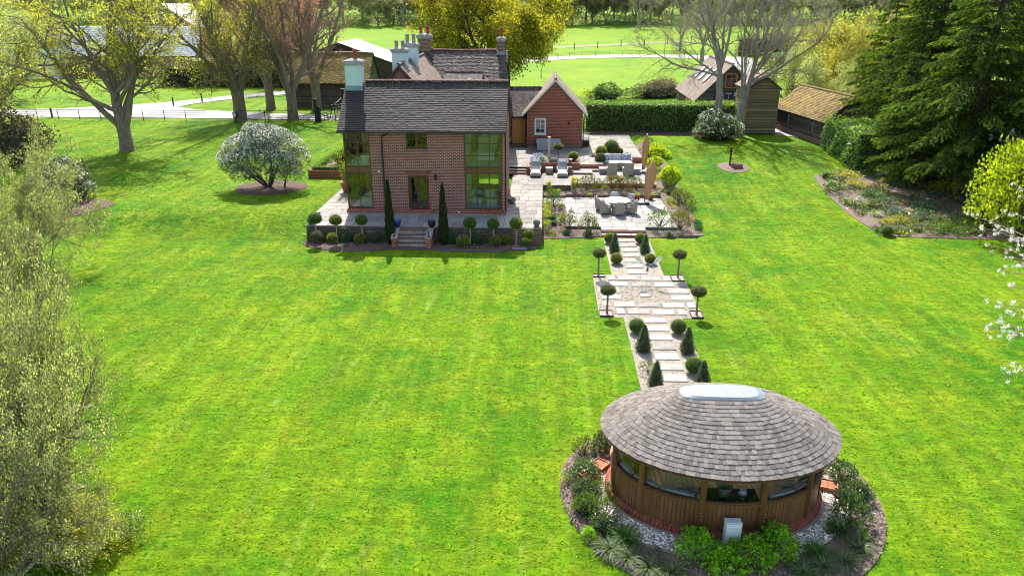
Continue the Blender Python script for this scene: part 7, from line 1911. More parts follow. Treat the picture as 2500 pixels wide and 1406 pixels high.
for px, py, k, s, h, lab in LB:
    x, y = G(px, py, .1); put('rose_bush' if k.startswith('rose') else 'low_plant', k, lab, 'rose' if k.startswith('rose') else 'plant', x, y, s, h, z=bedz(x, y) + .06)
for k in range(5):
    x, y = .2, 44.9 + k * 1.15; put('edging_plant', 'perennial', 'lime edging plant, %s along the house terrace wall' % ('nearest the corner bowl', 'second from the corner bowl', 'in the middle of the row', 'fourth from the corner bowl', 'farthest of the row')[k], 'plant', x, y, .34, .42, z=bedz(x, y) + .06, group='lime edging plants along the terrace wall')
RB = [(1611, 560, 'rose_green', .78, 1.05, 'large glossy rose bush at the front right corner of the patio'), (1660, 562, 'rose_b', .58, .95, 'dark rose bush on the border right of the patio corner bush'), (1703, 548, 'emerald', .27, .28, 'rear emerald mound near the right corner of the border'), (1704, 555, 'emerald', .27, .28, 'middle emerald mound near the right corner of the border'), (1706, 562, 'emerald', .27, .28, 'front emerald mound near the right corner of the border'),
    (1670, 500, 'rose_b', .75, .8, 'brownish green rose bush halfway along the right border'), (1656, 490, 'rose_b', .6, .75, 'rose bush behind the brownish one in the right border'), (1680, 515, 'rose_green', .55, .5, 'low yellow green rose below the brownish bush'), (1633, 486, 'perennial', .24, .3, 'rear lime ball plant beside the patio right edge'), (1636, 494, 'perennial', .26, .28, 'front lime ball plant beside the patio right edge'),
    (1644, 508, 'perennial_gold', .28, .26, 'golden tuft beside the patio right edge'), (1638, 470, 'glossy_b', .4, .4, 'dark green mound below the tall euphorbia'), (1645, 476, 'perennial', .22, .24, 'small lime plant right of the dark mound'), (1594, 456, 'perennial', .36, .24, 'lime groundcover behind the tan parasol'),
    (1592, 478, 'perennial_mid', .22, .24, 'small green seedling right of the tan parasol'), (1608, 476, 'perennial_blue', .24, .24, 'small blue green plant between parasol and dark mound'), (1600, 572, 'perennial_blue', .30, .22, 'grey green low plant at the front edge right of the steps'), (1635, 577, 'glossy_b', .28, .22, 'dark low plant at the front edge of the right border'), (1663, 574, 'perennial_mid', .22, .15, 'flat plant at the front edge under the dark rose'),
    (1688, 540, 'perennial_russet', .35, .28, 'russet twiggy plant left of the emerald mounds'), (1665, 528, 'rose_red', .4, .35, 'small rose with orange red shoots in the right border'), (1602, 430, 'perennial_gold', .45, .3, 'golden low plant beside the sofa terrace edge'), (1612, 400, 'perennial_mid', .5, .35, 'grey green shrub under the large euphorbias')]
for px, py, k, s, h, lab in RB:
    x, y = G(px, py, .3); x, y = G(px, py, bedz(x, y) + .06); put('rose_bush' if k.startswith('rose') else 'low_plant', k, lab, 'rose' if k.startswith('rose') else 'plant', x, y, s, h, z=bedz(x, y) + .05)
for px, py, k, s, lab in ((1552, 345, 'perennial_mid', .5, 'leafy plant at the back corner of the upper terrace'), (1568, 352, 'perennial', .45, 'lime plant at the back corner of the upper terrace'), (1584, 348, 'perennial_mid', .5, 'green plant by the back lawn edge behind the euphorbias')):
    x, y = G(px, py, 1.45); put('low_plant', k, lab, 'plant', x, y, s, .45, z=1.5)
for x, lab in ((6.62, 'lime leaves growing in the red pot left of the parasol'), (7.62, 'green leaves growing in the red pot right of the parasol')): put('pot_plant', 'perennial', lab, 'plant', x, 51.5, .22, .26, z=.6)
# raised bed on the left: box edging and shrub
def hedge_box(name, lab, x0, x1, y0, y1, z0, z1, mm, n, leaf, rz=0.0, cat='hedge', lumpy=.05, group=None, over=None):
    cx, cy = (x0 + x1) / 2, (y0 + y1) / 2; t = thing(name, lab, cat, (cx, cy, z0), rz, group)
    a, b_, h = (x1 - x0) / 2, (y1 - y0) / 2, z1 - z0; rg = np.random.default_rng(int(abs(cx * 7 + cy * 13)) + 1); nb = NB()
    ar = np.array([b_ * h * 2, b_ * h * 2, a * h * 2, a * h * 2, 4 * a * b_]); f = rg.choice(5, n, p=ar / ar.sum()); u, v = rg.uniform(-1, 1, n), rg.uniform(-1, 1, n)
    P = np.zeros((n, 3)); N = np.zeros((n, 3))
    for k, (s, ax) in enumerate(((-1, 0), (1, 0), (-1, 1), (1, 1))):
        m_ = f == k; N[m_, ax] = s; P[m_, ax] = s * (a if ax == 0 else b_); P[m_, 1 - ax] = u[m_] * (b_ if ax == 0 else a); P[m_, 2] = (v[m_] + 1) / 2 * h
    m_ = f == 4; N[m_, 2] = 1; P[m_, 0] = u[m_] * a; P[m_, 1] = v[m_] * b_; P[m_, 2] = h
    w = np.sin(P[:, 0] * 1.7 + P[:, 2]) * np.sin(P[:, 1] * 2.1 + P[:, 2] * 1.7 + 1) * lumpy + rg.normal(0, leaf * .5, n)
    P += N * w[:, None]
    leafq(nb, P, leaf * rg.uniform(.6, 1.3, n), rg, 0, .55, D=N, dj=1.1, out=N)
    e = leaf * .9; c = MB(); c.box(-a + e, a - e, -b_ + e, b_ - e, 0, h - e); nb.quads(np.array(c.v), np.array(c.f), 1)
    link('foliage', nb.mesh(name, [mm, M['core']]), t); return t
hedge_box('box_edging', 'low clipped box edging along the front of the raised brick bed', -17.55, -14.8, 54.42, 54.8, 1.5, 1.86, M['l_box'], 1500, .07)
hedge_box('box_edging', 'low clipped box edging along the long left side of the raised brick bed', -17.55, -17.15, 54.85, 60.1, 1.5, 1.86, M['l_box'], 1500, .08)
put('green_shrub', 'midshrub', 'rounded green shrub inside the raised brick bed', 'shrub', -15.7, 57.2, .95, .95, z=1.5)
# ---- gazebo planting
def pg(px, py, key, s, h, name, lab, cat, group=None, z=.08):
    s *= .98; h *= .80
    x, y = G(px, py, z); put(name, key, lab, cat, x, y, s, h, z=z, group=group)
pg(1425, 1172, 'glossy', .50, .62, 'evergreen_shrub', 'dark leafy shrub at the left edge of the summerhouse bed, rear of three', 'shrub'); pg(1430, 1208, 'glossy_b', .42, .5, 'evergreen_shrub', 'dark leafy shrub in the middle of the left group of three', 'shrub')
pg(1428, 1246, 'midshrub', .42, .52, 'green_shrub', 'rounded mid green shrub, front of the left group of three', 'shrub'); pg(1383, 1178, 'perennial', .20, .36, 'low_plant', 'small lime spiky plant at the far left lawn edge of the summerhouse bed', 'plant'); pg(1438, 1308, 'bright', .22, .26, 'low_plant', 'small vivid green mound near the lower left edge of the summerhouse bed', 'plant')
pg(1425, 1110, 'rose_a', .38, .7, 'twiggy_rose', 'bare stemmed rose near the top left edge of the summerhouse bed', 'rose'); pg(1466, 1105, 'glossy', .32, .75, 'evergreen_shrub', 'narrow upright dark shrub beside the left eaves', 'shrub'); pg(1455, 1120, 'perennial_blue', .22, .26, 'low_plant', 'low blue green plant above the two terracotta trays', 'plant')
pg(1478, 1100, 'rose_a', .3, .6, 'twiggy_rose', 'thin stemmed rose just under the left eaves', 'rose'); pg(1452, 1212, 'rose_green', .45, .62, 'rose_bush', 'sprawling leafy rose on the white gravel left of the boards', 'rose'); pg(1476, 1268, 'rose_green', .48, .75, 'rose_bush', 'pale leaved rose by the lower left of the white gravel', 'rose'); pg(1500, 1215, 'rose_b', .32, .5, 'rose_bush', 'small rose with white buds against the left boards', 'rose')
pg(1474, 1292, 'glossy_b', .36, .5, 'evergreen_shrub', 'dark upright shrub behind the green grass clump', 'shrub'); pg(1525, 1318, 'greengrass', .62, .62, 'grass_clump', 'bright green upright grass clump left of the hydrangea', 'grass clump'); pg(1448, 1330, 'perennial_mid', .26, .3, 'low_plant', 'grey green plant at the left of the pale sedges', 'plant')
for px, py, s, lab in ((1490, 1345, .62, 'pale striped sedge at the left end of the front row'), (1535, 1365, .6, 'pale striped sedge below the bright green grass'), (1585, 1390, .6, 'striped sedge third along the front row'), (1640, 1400, .62, 'striped sedge left of the hydrangea shoots'), (2010, 1385, .62, 'striped sedge right of the hydrangea'), (2060, 1372, .62, 'striped sedge in the right front group, second'), (2095, 1340, .58, 'striped sedge in the right front group, nearest the lawn'), (1962, 1400, .6, 'striped sedge at the bottom right of the hydrangea'), (2040, 1300, .48, 'dark sedge behind the right front group')):
    pg(px, py, 'sedge', s, s * .85, 'sedge_clump', lab, 'grass clump', 'striped sedges round the summerhouse')
pg(1990, 1352, 'greengrass', .55, .55, 'grass_clump', 'green fine leaved grass clump right of the hydrangea', 'grass clump'); pg(2050, 1296, 'greengrass', .50, .50, 'grass_clump', 'green grass clump at the foot of the right camellia', 'grass clump')
pg(1600, 1352, 'perennial_blue', .26, .22, 'low_plant', 'low grey green plant on the gravel between sedges and hydrangea', 'plant')
for px, py, s, h, lab in ((1705, 1352, .62, .62, 'left mound of the bright green hydrangea in front of the boards'), (1770, 1385, .60, .50, 'lowest middle mound of the bright green hydrangea below the meter box'), (1835, 1365, .62, .60, 'centre right mound of the bright green hydrangea'), (1893, 1342, .58, .66, 'right mound of the bright green hydrangea climbing the brick plinth')):
    pg(px, py, 'bright', s, h, 'hydrangea', lab, 'shrub', 'bright green hydrangeas in front of the summerhouse')
pg(2052, 1172, 'glossy', .50, .62, 'evergreen_shrub', 'dark camellia like shrub at the top right of the summerhouse bed', 'shrub'); pg(2090, 1215, 'glossy_b', .46, .6, 'evergreen_shrub', 'dark shrub with a few orange flowers right of the terracotta tray', 'shrub'); pg(2070, 1278, 'glossy', .54, .95, 'evergreen_shrub', 'largest dark glossy shrub on bare stems at the right of the summerhouse', 'shrub'); pg(2110, 1312, 'bright', .16, .16, 'low_plant', 'tiny bright green plant on the bark at the right lawn edge', 'plant')
pg(4.1, 0, 'bright', .01, .01, 'x', 'x', 'x') if 0 else None
x, y = 4.16, 25.75; put('rose_bush', 'rose_green', 'thin yellow green shrub on the left of the path near the summerhouse', 'shrub', x, y, .36, .42, z=.05)
# pebbles on the gravel ring
rg = np.random.default_rng(77); n = 5200; t = rg.random(n) * 6.283; rr = rg.uniform(0, 1, n); a = 3.22 + rr * .62; b_ = 2.35 + rr * .62
P = np.stack([GX + a * np.cos(t), GY + b_ * np.sin(t), np.full(n, .125)], 1); s = rg.uniform(.018, .042, n)
oc = np.array([(1, 0, 0), (0, 1, 0), (-1, 0, 0), (0, -1, 0), (0, 0, .6), (0, 0, -.6)], float); ot = np.array([(0, 1, 4), (1, 2, 4), (2, 3, 4), (3, 0, 4), (1, 0, 5), (2, 1, 5), (3, 2, 5), (0, 3, 5)])
an = rg.random(n) * 6.28; ca, sa = np.cos(an), np.sin(an); v = oc[None] * np.stack([s * rg.uniform(.8, 1.5, n), s, s], 1)[:, None]
vx = v[..., 0] * ca[:, None] - v[..., 1] * sa[:, None]; vy = v[..., 0] * sa[:, None] + v[..., 1] * ca[:, None]; v = np.stack([vx, vy, v[..., 2]], -1) + P[:, None]
M['pebble'] = mat('white_river_pebbles', (0.60, 0.53, 0.44), (0.76, 0.70, 0.61), 3, 0.6, att=.5, bump=.1)
o = link('pebbles', np_mesh('pebbles', v, tris=(6 * np.arange(n))[:, None, None] + ot[None], mats=[M['pebble']], rnd=np.repeat(rg.random(n), 8))); o['kind'] = 'stuff'
# bark chips lying on the beds and loose stones on the path
def chips(name, poly_fn, n, zf, size, mm, seed):
    rg = np.random.default_rng(seed); P = poly_fn(rg, n); n = len(P); z = np.array([zf(a, c) for a, c in P]); an = rg.random(n) * 6.28; s = size * rg.uniform(.5, 1.5, n)
    d = np.stack([np.cos(an), np.sin(an), rg.normal(0, .25, n)], 1); e = np.stack([-np.sin(an), np.cos(an), rg.normal(0, .3, n)], 1); c = np.stack([P[:, 0], P[:, 1], z], 1)
    V = np.stack([c - d * s[:, None] - e * s[:, None] * .3, c + d * s[:, None] - e * s[:, None] * .35, c + d * s[:, None] * .8 + e * s[:, None] * .35 + [0, 0, .012], c - d * s[:, None] * .9 + e * s[:, None] * .3 + [0, 0, .015]], 1)
    o = link(name, np_mesh(name, V, quads=(4 * np.arange(n))[:, None] + np.arange(4)[None], mats=[mm], rnd=rg.random(n))); o['kind'] = 'stuff'
M['chip'] = mat('bark_chip', (0.17, 0.115, 0.09), (0.30, 0.23, 0.19), 2, .9, att=.6, bump=0); M['stonechip'] = mat('loose_stone', (0.36, 0.31, 0.25), (0.27, 0.22, 0.165), 2, .9, att=.3, bump=0)
def ring_pts(rg, n):
    t = rg.random(n) * 6.283; k = np.sqrt(rg.uniform(.62, .985, n)); return np.stack([5.2 + 4.62 * k * np.cos(t), 18.2 + 4.15 * k * np.sin(t)], 1)
chips('bark_chips', ring_pts, 5000, lambda x, y: .10, .035, M['chip'], 1)
chips('bark_chips', lambda rg, n: np.stack([rg.uniform(-13.8, -.4, n), rg.uniform(40.75, 41.85, n)], 1), 2600, lambda x, y: .105, .03, M['chip'], 2)
def bed_pts(rg, n):
    A_ = np.stack([rg.uniform(0.0, 8.3, n // 3), rg.uniform(52.15, 53.4, n // 3)], 1); B_ = np.stack([rg.uniform(8.5, 9.85, n // 3), rg.uniform(44.2, 60, n // 3)], 1); C_ = np.stack([rg.uniform(.05, 1.4, n // 3), rg.uniform(43.2, 49.9, n // 3)], 1); return np.concatenate([A_, B_, C_])
chips('bark_chips', bed_pts, 4500, lambda x, y: bedz(x, y) + .075, .035, M['chip'], 3)
chips('loose_stones', lambda rg, n: np.concatenate([np.stack([rg.uniform(3.75, 6.35, n // 2), rg.uniform(21, 43.2, n // 2)], 1), np.stack([rg.uniform(2.7, 7.35, n // 2), rg.uniform(31.2, 36.7, n // 2)], 1)]), 9000, lambda x, y: .03, .022, M['stonechip'], 4)

# low mixed greenery filling the woodland border
def ground_mix(name, fn, ncl, mm, leaf, seed, zf):
    rg = np.random.default_rng(seed); C = fn(rg, ncl); r = rg.uniform(.10, .30, len(C)); nb = NB()
    for q in range(14):
        d = sph(rg, len(C)); d[:, 2] = np.abs(d[:, 2]); P = np.stack([C[:, 0], C[:, 1], np.array([zf(a, c) for a, c in C])], 1) + d * r[:, None] * [1, 1, .7]; leafq(nb, P, leaf * rg.uniform(.6, 1.3, len(C)), rg, 0, .5, D=d, dj=.7)
    o = link(name, nb.mesh(name, [mm])); o['kind'] = 'stuff'
def wb_pts(rg, n):
    y = rg.uniform(44.4, 58, n); x = 20.9 + (y > 54) * .5 + rg.uniform(0, 1, n) ** 1.3 * 11; k = np.sin(x * 1.3 + 2) * np.sin(y * 1.1) + rg.normal(0, .35, n) > .05; return np.stack([x, y], 1)[k]
for nm, mm, sd in (('ground_cover', 'l_mid', 1), ('ground_cover', 'l_blue', 2), ('ground_cover', 'l_gold', 3), ('ground_cover', 'l_dark', 4)): ground_mix(nm, wb_pts, 900 if sd != 3 else 340, M[mm], .15, 40 + sd, lambda x, y: gzf(x, y) + .06)
def rb_pts(rg, n):
    C = bed_pts(rg, n); return C[np.sin(C[:, 0] * 2.3) * np.sin(C[:, 1] * 1.9 + 1) + rg.normal(0, .3, len(C)) > .45]
ground_mix('ground_cover', rb_pts, 700, M['l_mid'], .09, 51, lambda x, y: bedz(x, y) + .03); ground_mix('ground_cover', rb_pts, 350, M['l_lime'], .08, 52, lambda x, y: bedz(x, y) + .03)
# short grass tufts over the mown lawn
def lawn_tufts(n, seed):
    rg = np.random.default_rng(seed); y = 12 + 78 * rg.random(n) ** 1.25; x = rg.uniform(-1, 1, n) * (y * .72 + 6)
    def E(cx, cy, a, b): return ((x - cx) / a) ** 2 + ((y - cy) / b) ** 2 < 1
    def B(x0, x1, y0, y1): return (x > x0) & (x < x1) & (y > y0) & (y < y1)
    bad = E(5.2, 18.2, 4.72, 4.25) | B(3.6, 6.5, 20, 44) | B(2.6, 7.45, 31.1, 36.85) | B(-14.2, .2, 40.9, 60) | E(-7.2, 42, 7.2, 1.75) | B(-.2, 10.05, 43.6, 72) | B(-17.9, -12, 54, 61) | E(-19.6, 51.2, 2.6, 2.2) | E(15.2, 59.35, 1.3, 1.45) | E(-30.4, 45.6, 2.15, 1.75) | ((x > 20.3 + np.abs(y - 50) * .03) & (y > 44.1) & (y < 66)) | B(3, 20, 70.6, 90) | (y > 79.5) | ((x > 14) & (y > 71)) | B(-14.4, 10, 42, 80) & (y > 57)
    x, y = x[~bad], y[~bad]; n = len(x); z = gz(x, y); h = (.022 + .0007 * y) * rg.uniform(.4, 1.7, n); w = h * rg.uniform(.25, .5, n)
    a = rg.random(n) * 6.28; le = np.stack([-np.sin(a), np.cos(a)], 1) * h[:, None] * 2; h = h * .35; c = np.stack([x, y, z + .004], 1); s = np.stack([np.cos(a) * w, np.sin(a) * w, 0 * w], 1)
    V = np.stack([c - s, c + s, c + np.stack([le[:, 0], le[:, 1], h], 1)], 1)
    o = link('grass', np_mesh('grass', V, tris=(3 * np.arange(n))[:, None] + np.arange(3)[None], mats=[M['l_lawn']], rnd=rg.random(n))); o['kind'] = 'stuff'
lawn_tufts(260000, 5)

# ---- woodland border on the right
WBp = [(2016, 437, 'green', None, 0, 'x'),]
topiary('box_ball', 'green', 'small dark box ball at the upper tip of the woodland border', 'topiary', *GG(2016, 438)[:2], GG(2016, 438)[2] + .03, .30, .85, 'box balls of the woodland border'); topiary('box_ball', 'green', 'box ball at the lower left corner of the woodland border', 'topiary', *G(2165, 574, .06), .06, .36, .85, 'box balls of the woodland border')
WB_ = [(2060, 438, 'perennial_gold', 1.0, .6, 'broad golden flowering mat near the top of the woodland border'), (2032, 452, 'palegrass', .55, .5, 'pale tuft behind the green mound at the border edge'), (2050, 462, 'palegrass', .6, .5, 'pale striped tuft at the upper border edge'), (2036, 470, 'perennial_mid', .7, .5, 'vivid green mound at the upper lawn edge of the border'),
    (2088, 458, 'perennial_gold', .7, .55, 'yellow green fern like clump behind the pale tufts'), (2080, 498, 'palegrass', .75, .62, 'large silvery sedge on the lawn edge of the border'), (2105, 505, 'palegrass', .65, .55, 'silvery sedge beside the largest one'), (2128, 482, 'perennial_blue', .6, .45, 'blue green leafy clump in the middle of the border'),
    (2135, 508, 'perennial_mid', .55, .45, 'olive clump between sedge and emerald leaves'), (2165, 505, 'perennial_blue', .75, .5, 'large emerald leaved clump in the border'), (2185, 525, 'perennial_blue', .6, .4, 'low emerald clump in front of the large one'), (2138, 530, 'palegrass', .55, .5, 'cream edged sedge left of the box ball'),
    (2165, 548, 'perennial_gold', .5, .4, 'yellow green fern behind the box ball'), (2205, 548, 'perennial_gold', .75, .45, 'wide golden fern right of the box ball'), (2255, 540, 'perennial_blue', .5, .5, 'solitary blue green clump on bare soil'), (2236, 566, 'sedge', .55, .5, 'dark spiky tuft at the straight lower edge of the border'),
    (2133, 460, 'perennial_russet', .35, .28, 'dark red tuft on bare soil, upper one'), (2147, 467, 'perennial_russet', .35, .28, 'dark red tuft on bare soil, just right of the upper one'), (2192, 480, 'perennial_russet', .35, .25, 'russet tuft in the centre of the border'), (2185, 500, 'perennial_russet', .4, .28, 'russet tuft above the emerald clump'), (2206, 503, 'perennial_russet', .35, .26, 'russet tuft right of the emerald clump'),
    (2130, 430, 'perennial_mid', .7, .5, 'bright green clump under the conifer skirts'), (2152, 436, 'lilac', .4, .35, 'pale blue flowered clump under the conifer skirts'), (2165, 448, 'perennial', .45, .35, 'lime clump beside the pale blue flowers'), (2212, 455, 'midshrub', .9, .8, 'rounded green shrub under the conifer'), (2270, 440, 'midshrub', 1.2, 1.1, 'larger sunlit shrub beneath the conifer'),
    (2300, 470, 'perennial', 1.0, .6, 'sunlit ground plants at the conifer trunk'), (2220, 485, 'perennial_mid', .5, .4, 'olive tuft in the shade of the border'), (2252, 510, 'perennial_blue', .7, .4, 'dark green low clump in the shade'), (2420, 530, 'glossy_b', 1.0, .9, 'dark shrub in deep shade left of the lime shrub')]
for px, py, k, s, h, lab in WB_:
    x, y, z = GG(px, py); put('border_plant', k, lab, 'plant', x, y, s * 1.25, h * 1.25, z=z + .05)
for k in range(9):
    x, y, z = GG(2270 + k * 16, 572 - (k % 3) * 12); put('ground_cover_plant', 'perennial_mid', 'x', 'plant', x, y, .85, .5, z=z + .05, group='low ivy green plants along the straight border edge')
for o in [o for o in bpy.data.objects if o.get('label') == 'x']: o['label'] = 'low green plant in the dense strip along the straight shaded edge of the border'
# ================================================================== HEDGES
hedge_box('laurel_hedge', 'long clipped laurel hedge running right from the brick gable', 4.0, 18.6, 73.9, 75.5, 1.4, 4.15, M['l_hedge'], 15000, .15, lumpy=.12)
x, y, z = GG(2040, 395)
hedge_box('laurel_hedge', 'dark laurel hedge block at the lawn corner of the mossy outbuilding', 24.4, 27.6, 58.5, 66.0, 1.0, 4.0, M['l_hedge'], 12000, .15, lumpy=.25)
x0, y0, _ = GG(1850, 138); x1, y1, _ = GG(2240, 80)
def far_hedge(px0, py0, px1, py1, h, w, mm, n, leaf, name, lab, lumpy=.4):
    x0, y0, z0 = GG(px0, py0); x1, y1, z1 = GG(px1, py1); L = math.hypot(x1 - x0, y1 - y0)
    t = hedge_box(name, lab, -L / 2, L / 2, -w / 2, w / 2, 0, h, mm, n, leaf, lumpy=lumpy); t.location = ((x0 + x1) / 2, (y0 + y1) / 2, min(z0, z1) - .3); t.rotation_euler = (math.atan2(-(z1 - z0) * 0, 1) * 0, 0, math.atan2(y1 - y0, x1 - x0)); return t
far_hedge(1815, 138, 2240, 84, 4.2, 4, M['l_brownhedge'], 9000, .4, 'brown_field_hedge', 'tall brownish field hedge behind the bare right hand trees', .5)
far_hedge(1880, 172, 2160, 190, 3.2, 3.0, M['l_hedge'], 6000, .28, 'green_hedge', 'mid green hedge bounding the yard behind the mossy outbuilding', .3)
hedge_box('shrub_border', 'dark mixed shrub border across the far side of the drive', -58, -33, 111.5, 115, 1.3, 4.4, M['l_brownhedge'], 9000, .35, lumpy=.9)
hedge_box('reed_screen', 'pale brown reed like screen above the shrub border by the white outhouse', -57, -40, 118, 119.2, 1.5, 4.6, M['l_willow'], 3500, .35, lumpy=.5)
for px, py, k, s, h, lab in ((1480, 245, 'midshrub', 2.2, 1.6, 'green bank of weeds behind the laurel hedge, left part'), (1530, 243, 'perennial_mid', 2.4, 1.5, 'bright weedy clump behind the middle of the laurel hedge'), (1440, 240, 'perennial', 2.0, 1.2, 'low lime weeds right of the brick gable roof'), (1590, 238, 'brownshrub', 3.0, 1.7, 'brown twiggy heap left of the boarded outbuilding'), (1625, 236, 'brownshrub', 2.6, 1.9, 'brown twiggy heap touching the boarded outbuilding')):
    x, y, z = GG(px, py); put('rough_shrub', k, lab, 'shrub', x, y, s, h, z=z)
# camellia and other rounded shrubs
x, y = 16.1, 70.3; put('camellia', 'camellia', 'large silvery leaved camellia in front of the hedge left of the tall shed', 'shrub', x, y, 2.25, 2.1, z=1.42)
x, y, z = GG(190, 488); put('blue_shrub', 'camellia', 'dark blue green rounded shrub beside the left edge trees', 'shrub', x - .8, y, 1.9, 2.2, z=z)
x, y, z = GG(30, 395); put('dark_bush', 'brownshrub', 'dark ivy covered bush at the left edge under the yellow tree', 'shrub', x, y, 3.6, 3.4, z=z)
# ================================================================== TREES
cfg_full = dict(nseg=[7, 6, 5, 4, 3], kids=[8, 7, 6, 4], ang=[45, 45, 42, 40], ratio=[.62, .60, .55, .5], wob=[.13, .18, .22, .25, .25], trop=[.04, .03, .02, .0, .0], start=.2)
# tree 1: big spreading tree left
tr = [(0, 0, -.2, .80), (0, 0, .15, .62), (.02, 0, .8, .54), (.0, 0, 1.8, .52), (-.05, 0, 2.4, .55)]
st1 = [((-.25, -.05, 2.1), (-.72, -.05, .62), 10.5, .27, 0), ((-.10, .05, 2.3), (-.12, .02, 1), 11.5, .46, 0), ((.25, .0, 2.0), (.36, -.02, 1), 10.5, .28, 0), ((-.25, .1, 2.6), (-.35, .35, .8), 10, .26, 0), ((.0, .15, 3.0), (.25, .45, .85), 9, .22, 0), ((-.3, -.1, 3.4), (-.85, -.3, .35), 9, .20, 0), ((.1, -.1, 4.0), (.45, -.45, .7), 8, .2, 0), ((-.2, 0, 4.4), (-.5, .1, .9), 9, .22, 0), ((.1, 0, 5), (.7, .1, .5), 8.5, .2, 0)]
T1 = tree_parts('spreading_tree', 41, tr, st1, 3, dict(nseg=[8, 6, 5, 4], kids=[9, 7, 6], ang=[42, 42, 40], ratio=[.5, .55, .5], wob=[.10, .17, .22, .25], trop=[.05, .02, .0, .0], start=.15), M['bark'], M['l_spring'], 17000, .18, spread=.17, clump=8)
put_tree('spreading_tree', T1, 'big spreading tree coming into leaf on the left lawn, casting a branchy shadow', 'tree', -36.04, 62.3)
# pollarded limes
def upright(seed, H, r0, fork, nl, lean=.22, nleaf=9000, leafm=None, kids=(8, 6, 5), barkm=None, key='upright', lsize=.16, L=None):
    rn = random.Random(seed); tr = [(0, 0, -.3, r0 * 1.5), (0, 0, .2, r0 * 1.15), (.03, 0, fork * .6, r0), (0, 0, fork, r0 * 1.08)]
    st = []
    for i in range(nl):
        a = 2 * math.pi * i / nl + rn.uniform(-.4, .4); k = rn.uniform(.5, 1.3) * lean; st.append(((math.cos(a) * r0 * .5, math.sin(a) * r0 * .5, fork - .15), (math.cos(a) * k, math.sin(a) * k, 1), (L or (H - fork)) * rn.uniform(.8, 1.05), r0 * rn.uniform(.42, .6), 0))
    return tree_parts(key, seed, tr, st, 3, dict(nseg=[8, 6, 5, 4], kids=list(kids), ang=[34, 40, 42], ratio=[.38, .55, .5], wob=[.09, .16, .22, .25], trop=[.06, .04, .01, .0], start=.12), barkm or M['bark'], leafm or M['l_spring'], nleaf, lsize, spread=.3, clump=6)
U1 = upright(51, 15, .62, 3.2, 8, .6, 19000, M['l_spring']); U2 = upright(52, 16, .5, 3.0, 6, .45, 3000, M['l_copper'], kids=(9, 7, 5)); U3 = upright(53, 15, .5, 3.6, 5, .5, 1500, M['l_copper'], kids=(9, 7, 5))
put_tree('pollarded_tree', U1, 'stout pollarded tree with yellow green leaves behind the iron fence', 'tree', -32.85, 79.6, rz=.3)
put_tree('pollarded_tree', U2, 'bare upright tree on the grass island, farther back from the fence', 'tree', -32.6, 88.3, rz=2.2)
put_tree('pollarded_tree', U2, 'bare many limbed tree with a knobbly pale trunk beside the gate', 'tree', -27.4, 80.5, rz=.9, s=1.02)
put_tree('pollarded_tree', U3, 'bare forked tree standing directly in front of the mossy barn', 'tree', -27.0, 88.2, rz=.25)
# copper leaved tree behind
U4 = upright(54, 13, .4, 2.5, 7, .6, 16000, M['l_copper'], kids=(9, 7, 5), lsize=.22)
put_tree('copper_tree', U4, 'pinkish copper leaved tree behind the bare trees and above the barn', 'tree', -37.5, 116, s=1.05); put_tree('copper_tree', U4, 'copper tinted tree farther left behind the yellow green pollard', 'tree', -49, 118, s=.8, rz=2)
# yellow tree at the far left edge
Y1 = upright(55, 13, .4, 2.0, 8, .75, 26000, M['l_willow'], kids=(8, 7, 5), lsize=.17)
put_tree('yellow_tree', Y1, 'bright yellow green tree at the upper left edge of the picture', 'tree', -47.5, 60.5, s=1.0); put_tree('yellow_tree', Y1, 'second yellow green tree behind, farther along the left boundary', 'tree', -60, 74, s=1.05, rz=2.4)
put_tree('yellow_tree', Y1, 'yellow green tree on the far side of the drive at the left', 'tree', -70, 96, s=.9, rz=1.0)
# oak behind the house
tr = [(0, 0, -.3, 1.35), (0, 0, .5, 1.0), (0, 0, 3.2, .88), (0, 0, 4.4, .95)]
rn = random.Random(8); st = [((0, 0, 4.0), (.05, 0, 1), 12, .6, 0)]
for i in range(11):
    a = 2 * math.pi * i / 11 + rn.uniform(-.2, .2); e = rn.uniform(.10, .9); st.append(((.5 * math.cos(a), .5 * math.sin(a), 3.4 + rn.random() * 1.6), (math.cos(a), math.sin(a), e), 10.5 * rn.uniform(.85, 1.05), .34, 0))
OK_ = tree_parts('oak', 61, tr, st, 3, dict(nseg=[8, 6, 5, 4], kids=[8, 7, 5], ang=[45, 45, 42], ratio=[.5, .55, .5], wob=[.14, .2, .25, .28], trop=[.03, .01, .0, .0], start=.15), M['bark_dark'], M['l_oak'], 62000, .27, asp=.7, spread=.45, clump=9)
put_tree('oak_tree', OK_, 'broad oak with golden young leaves rising behind the old house', 'tree', -7.2, 106, s=1.03)
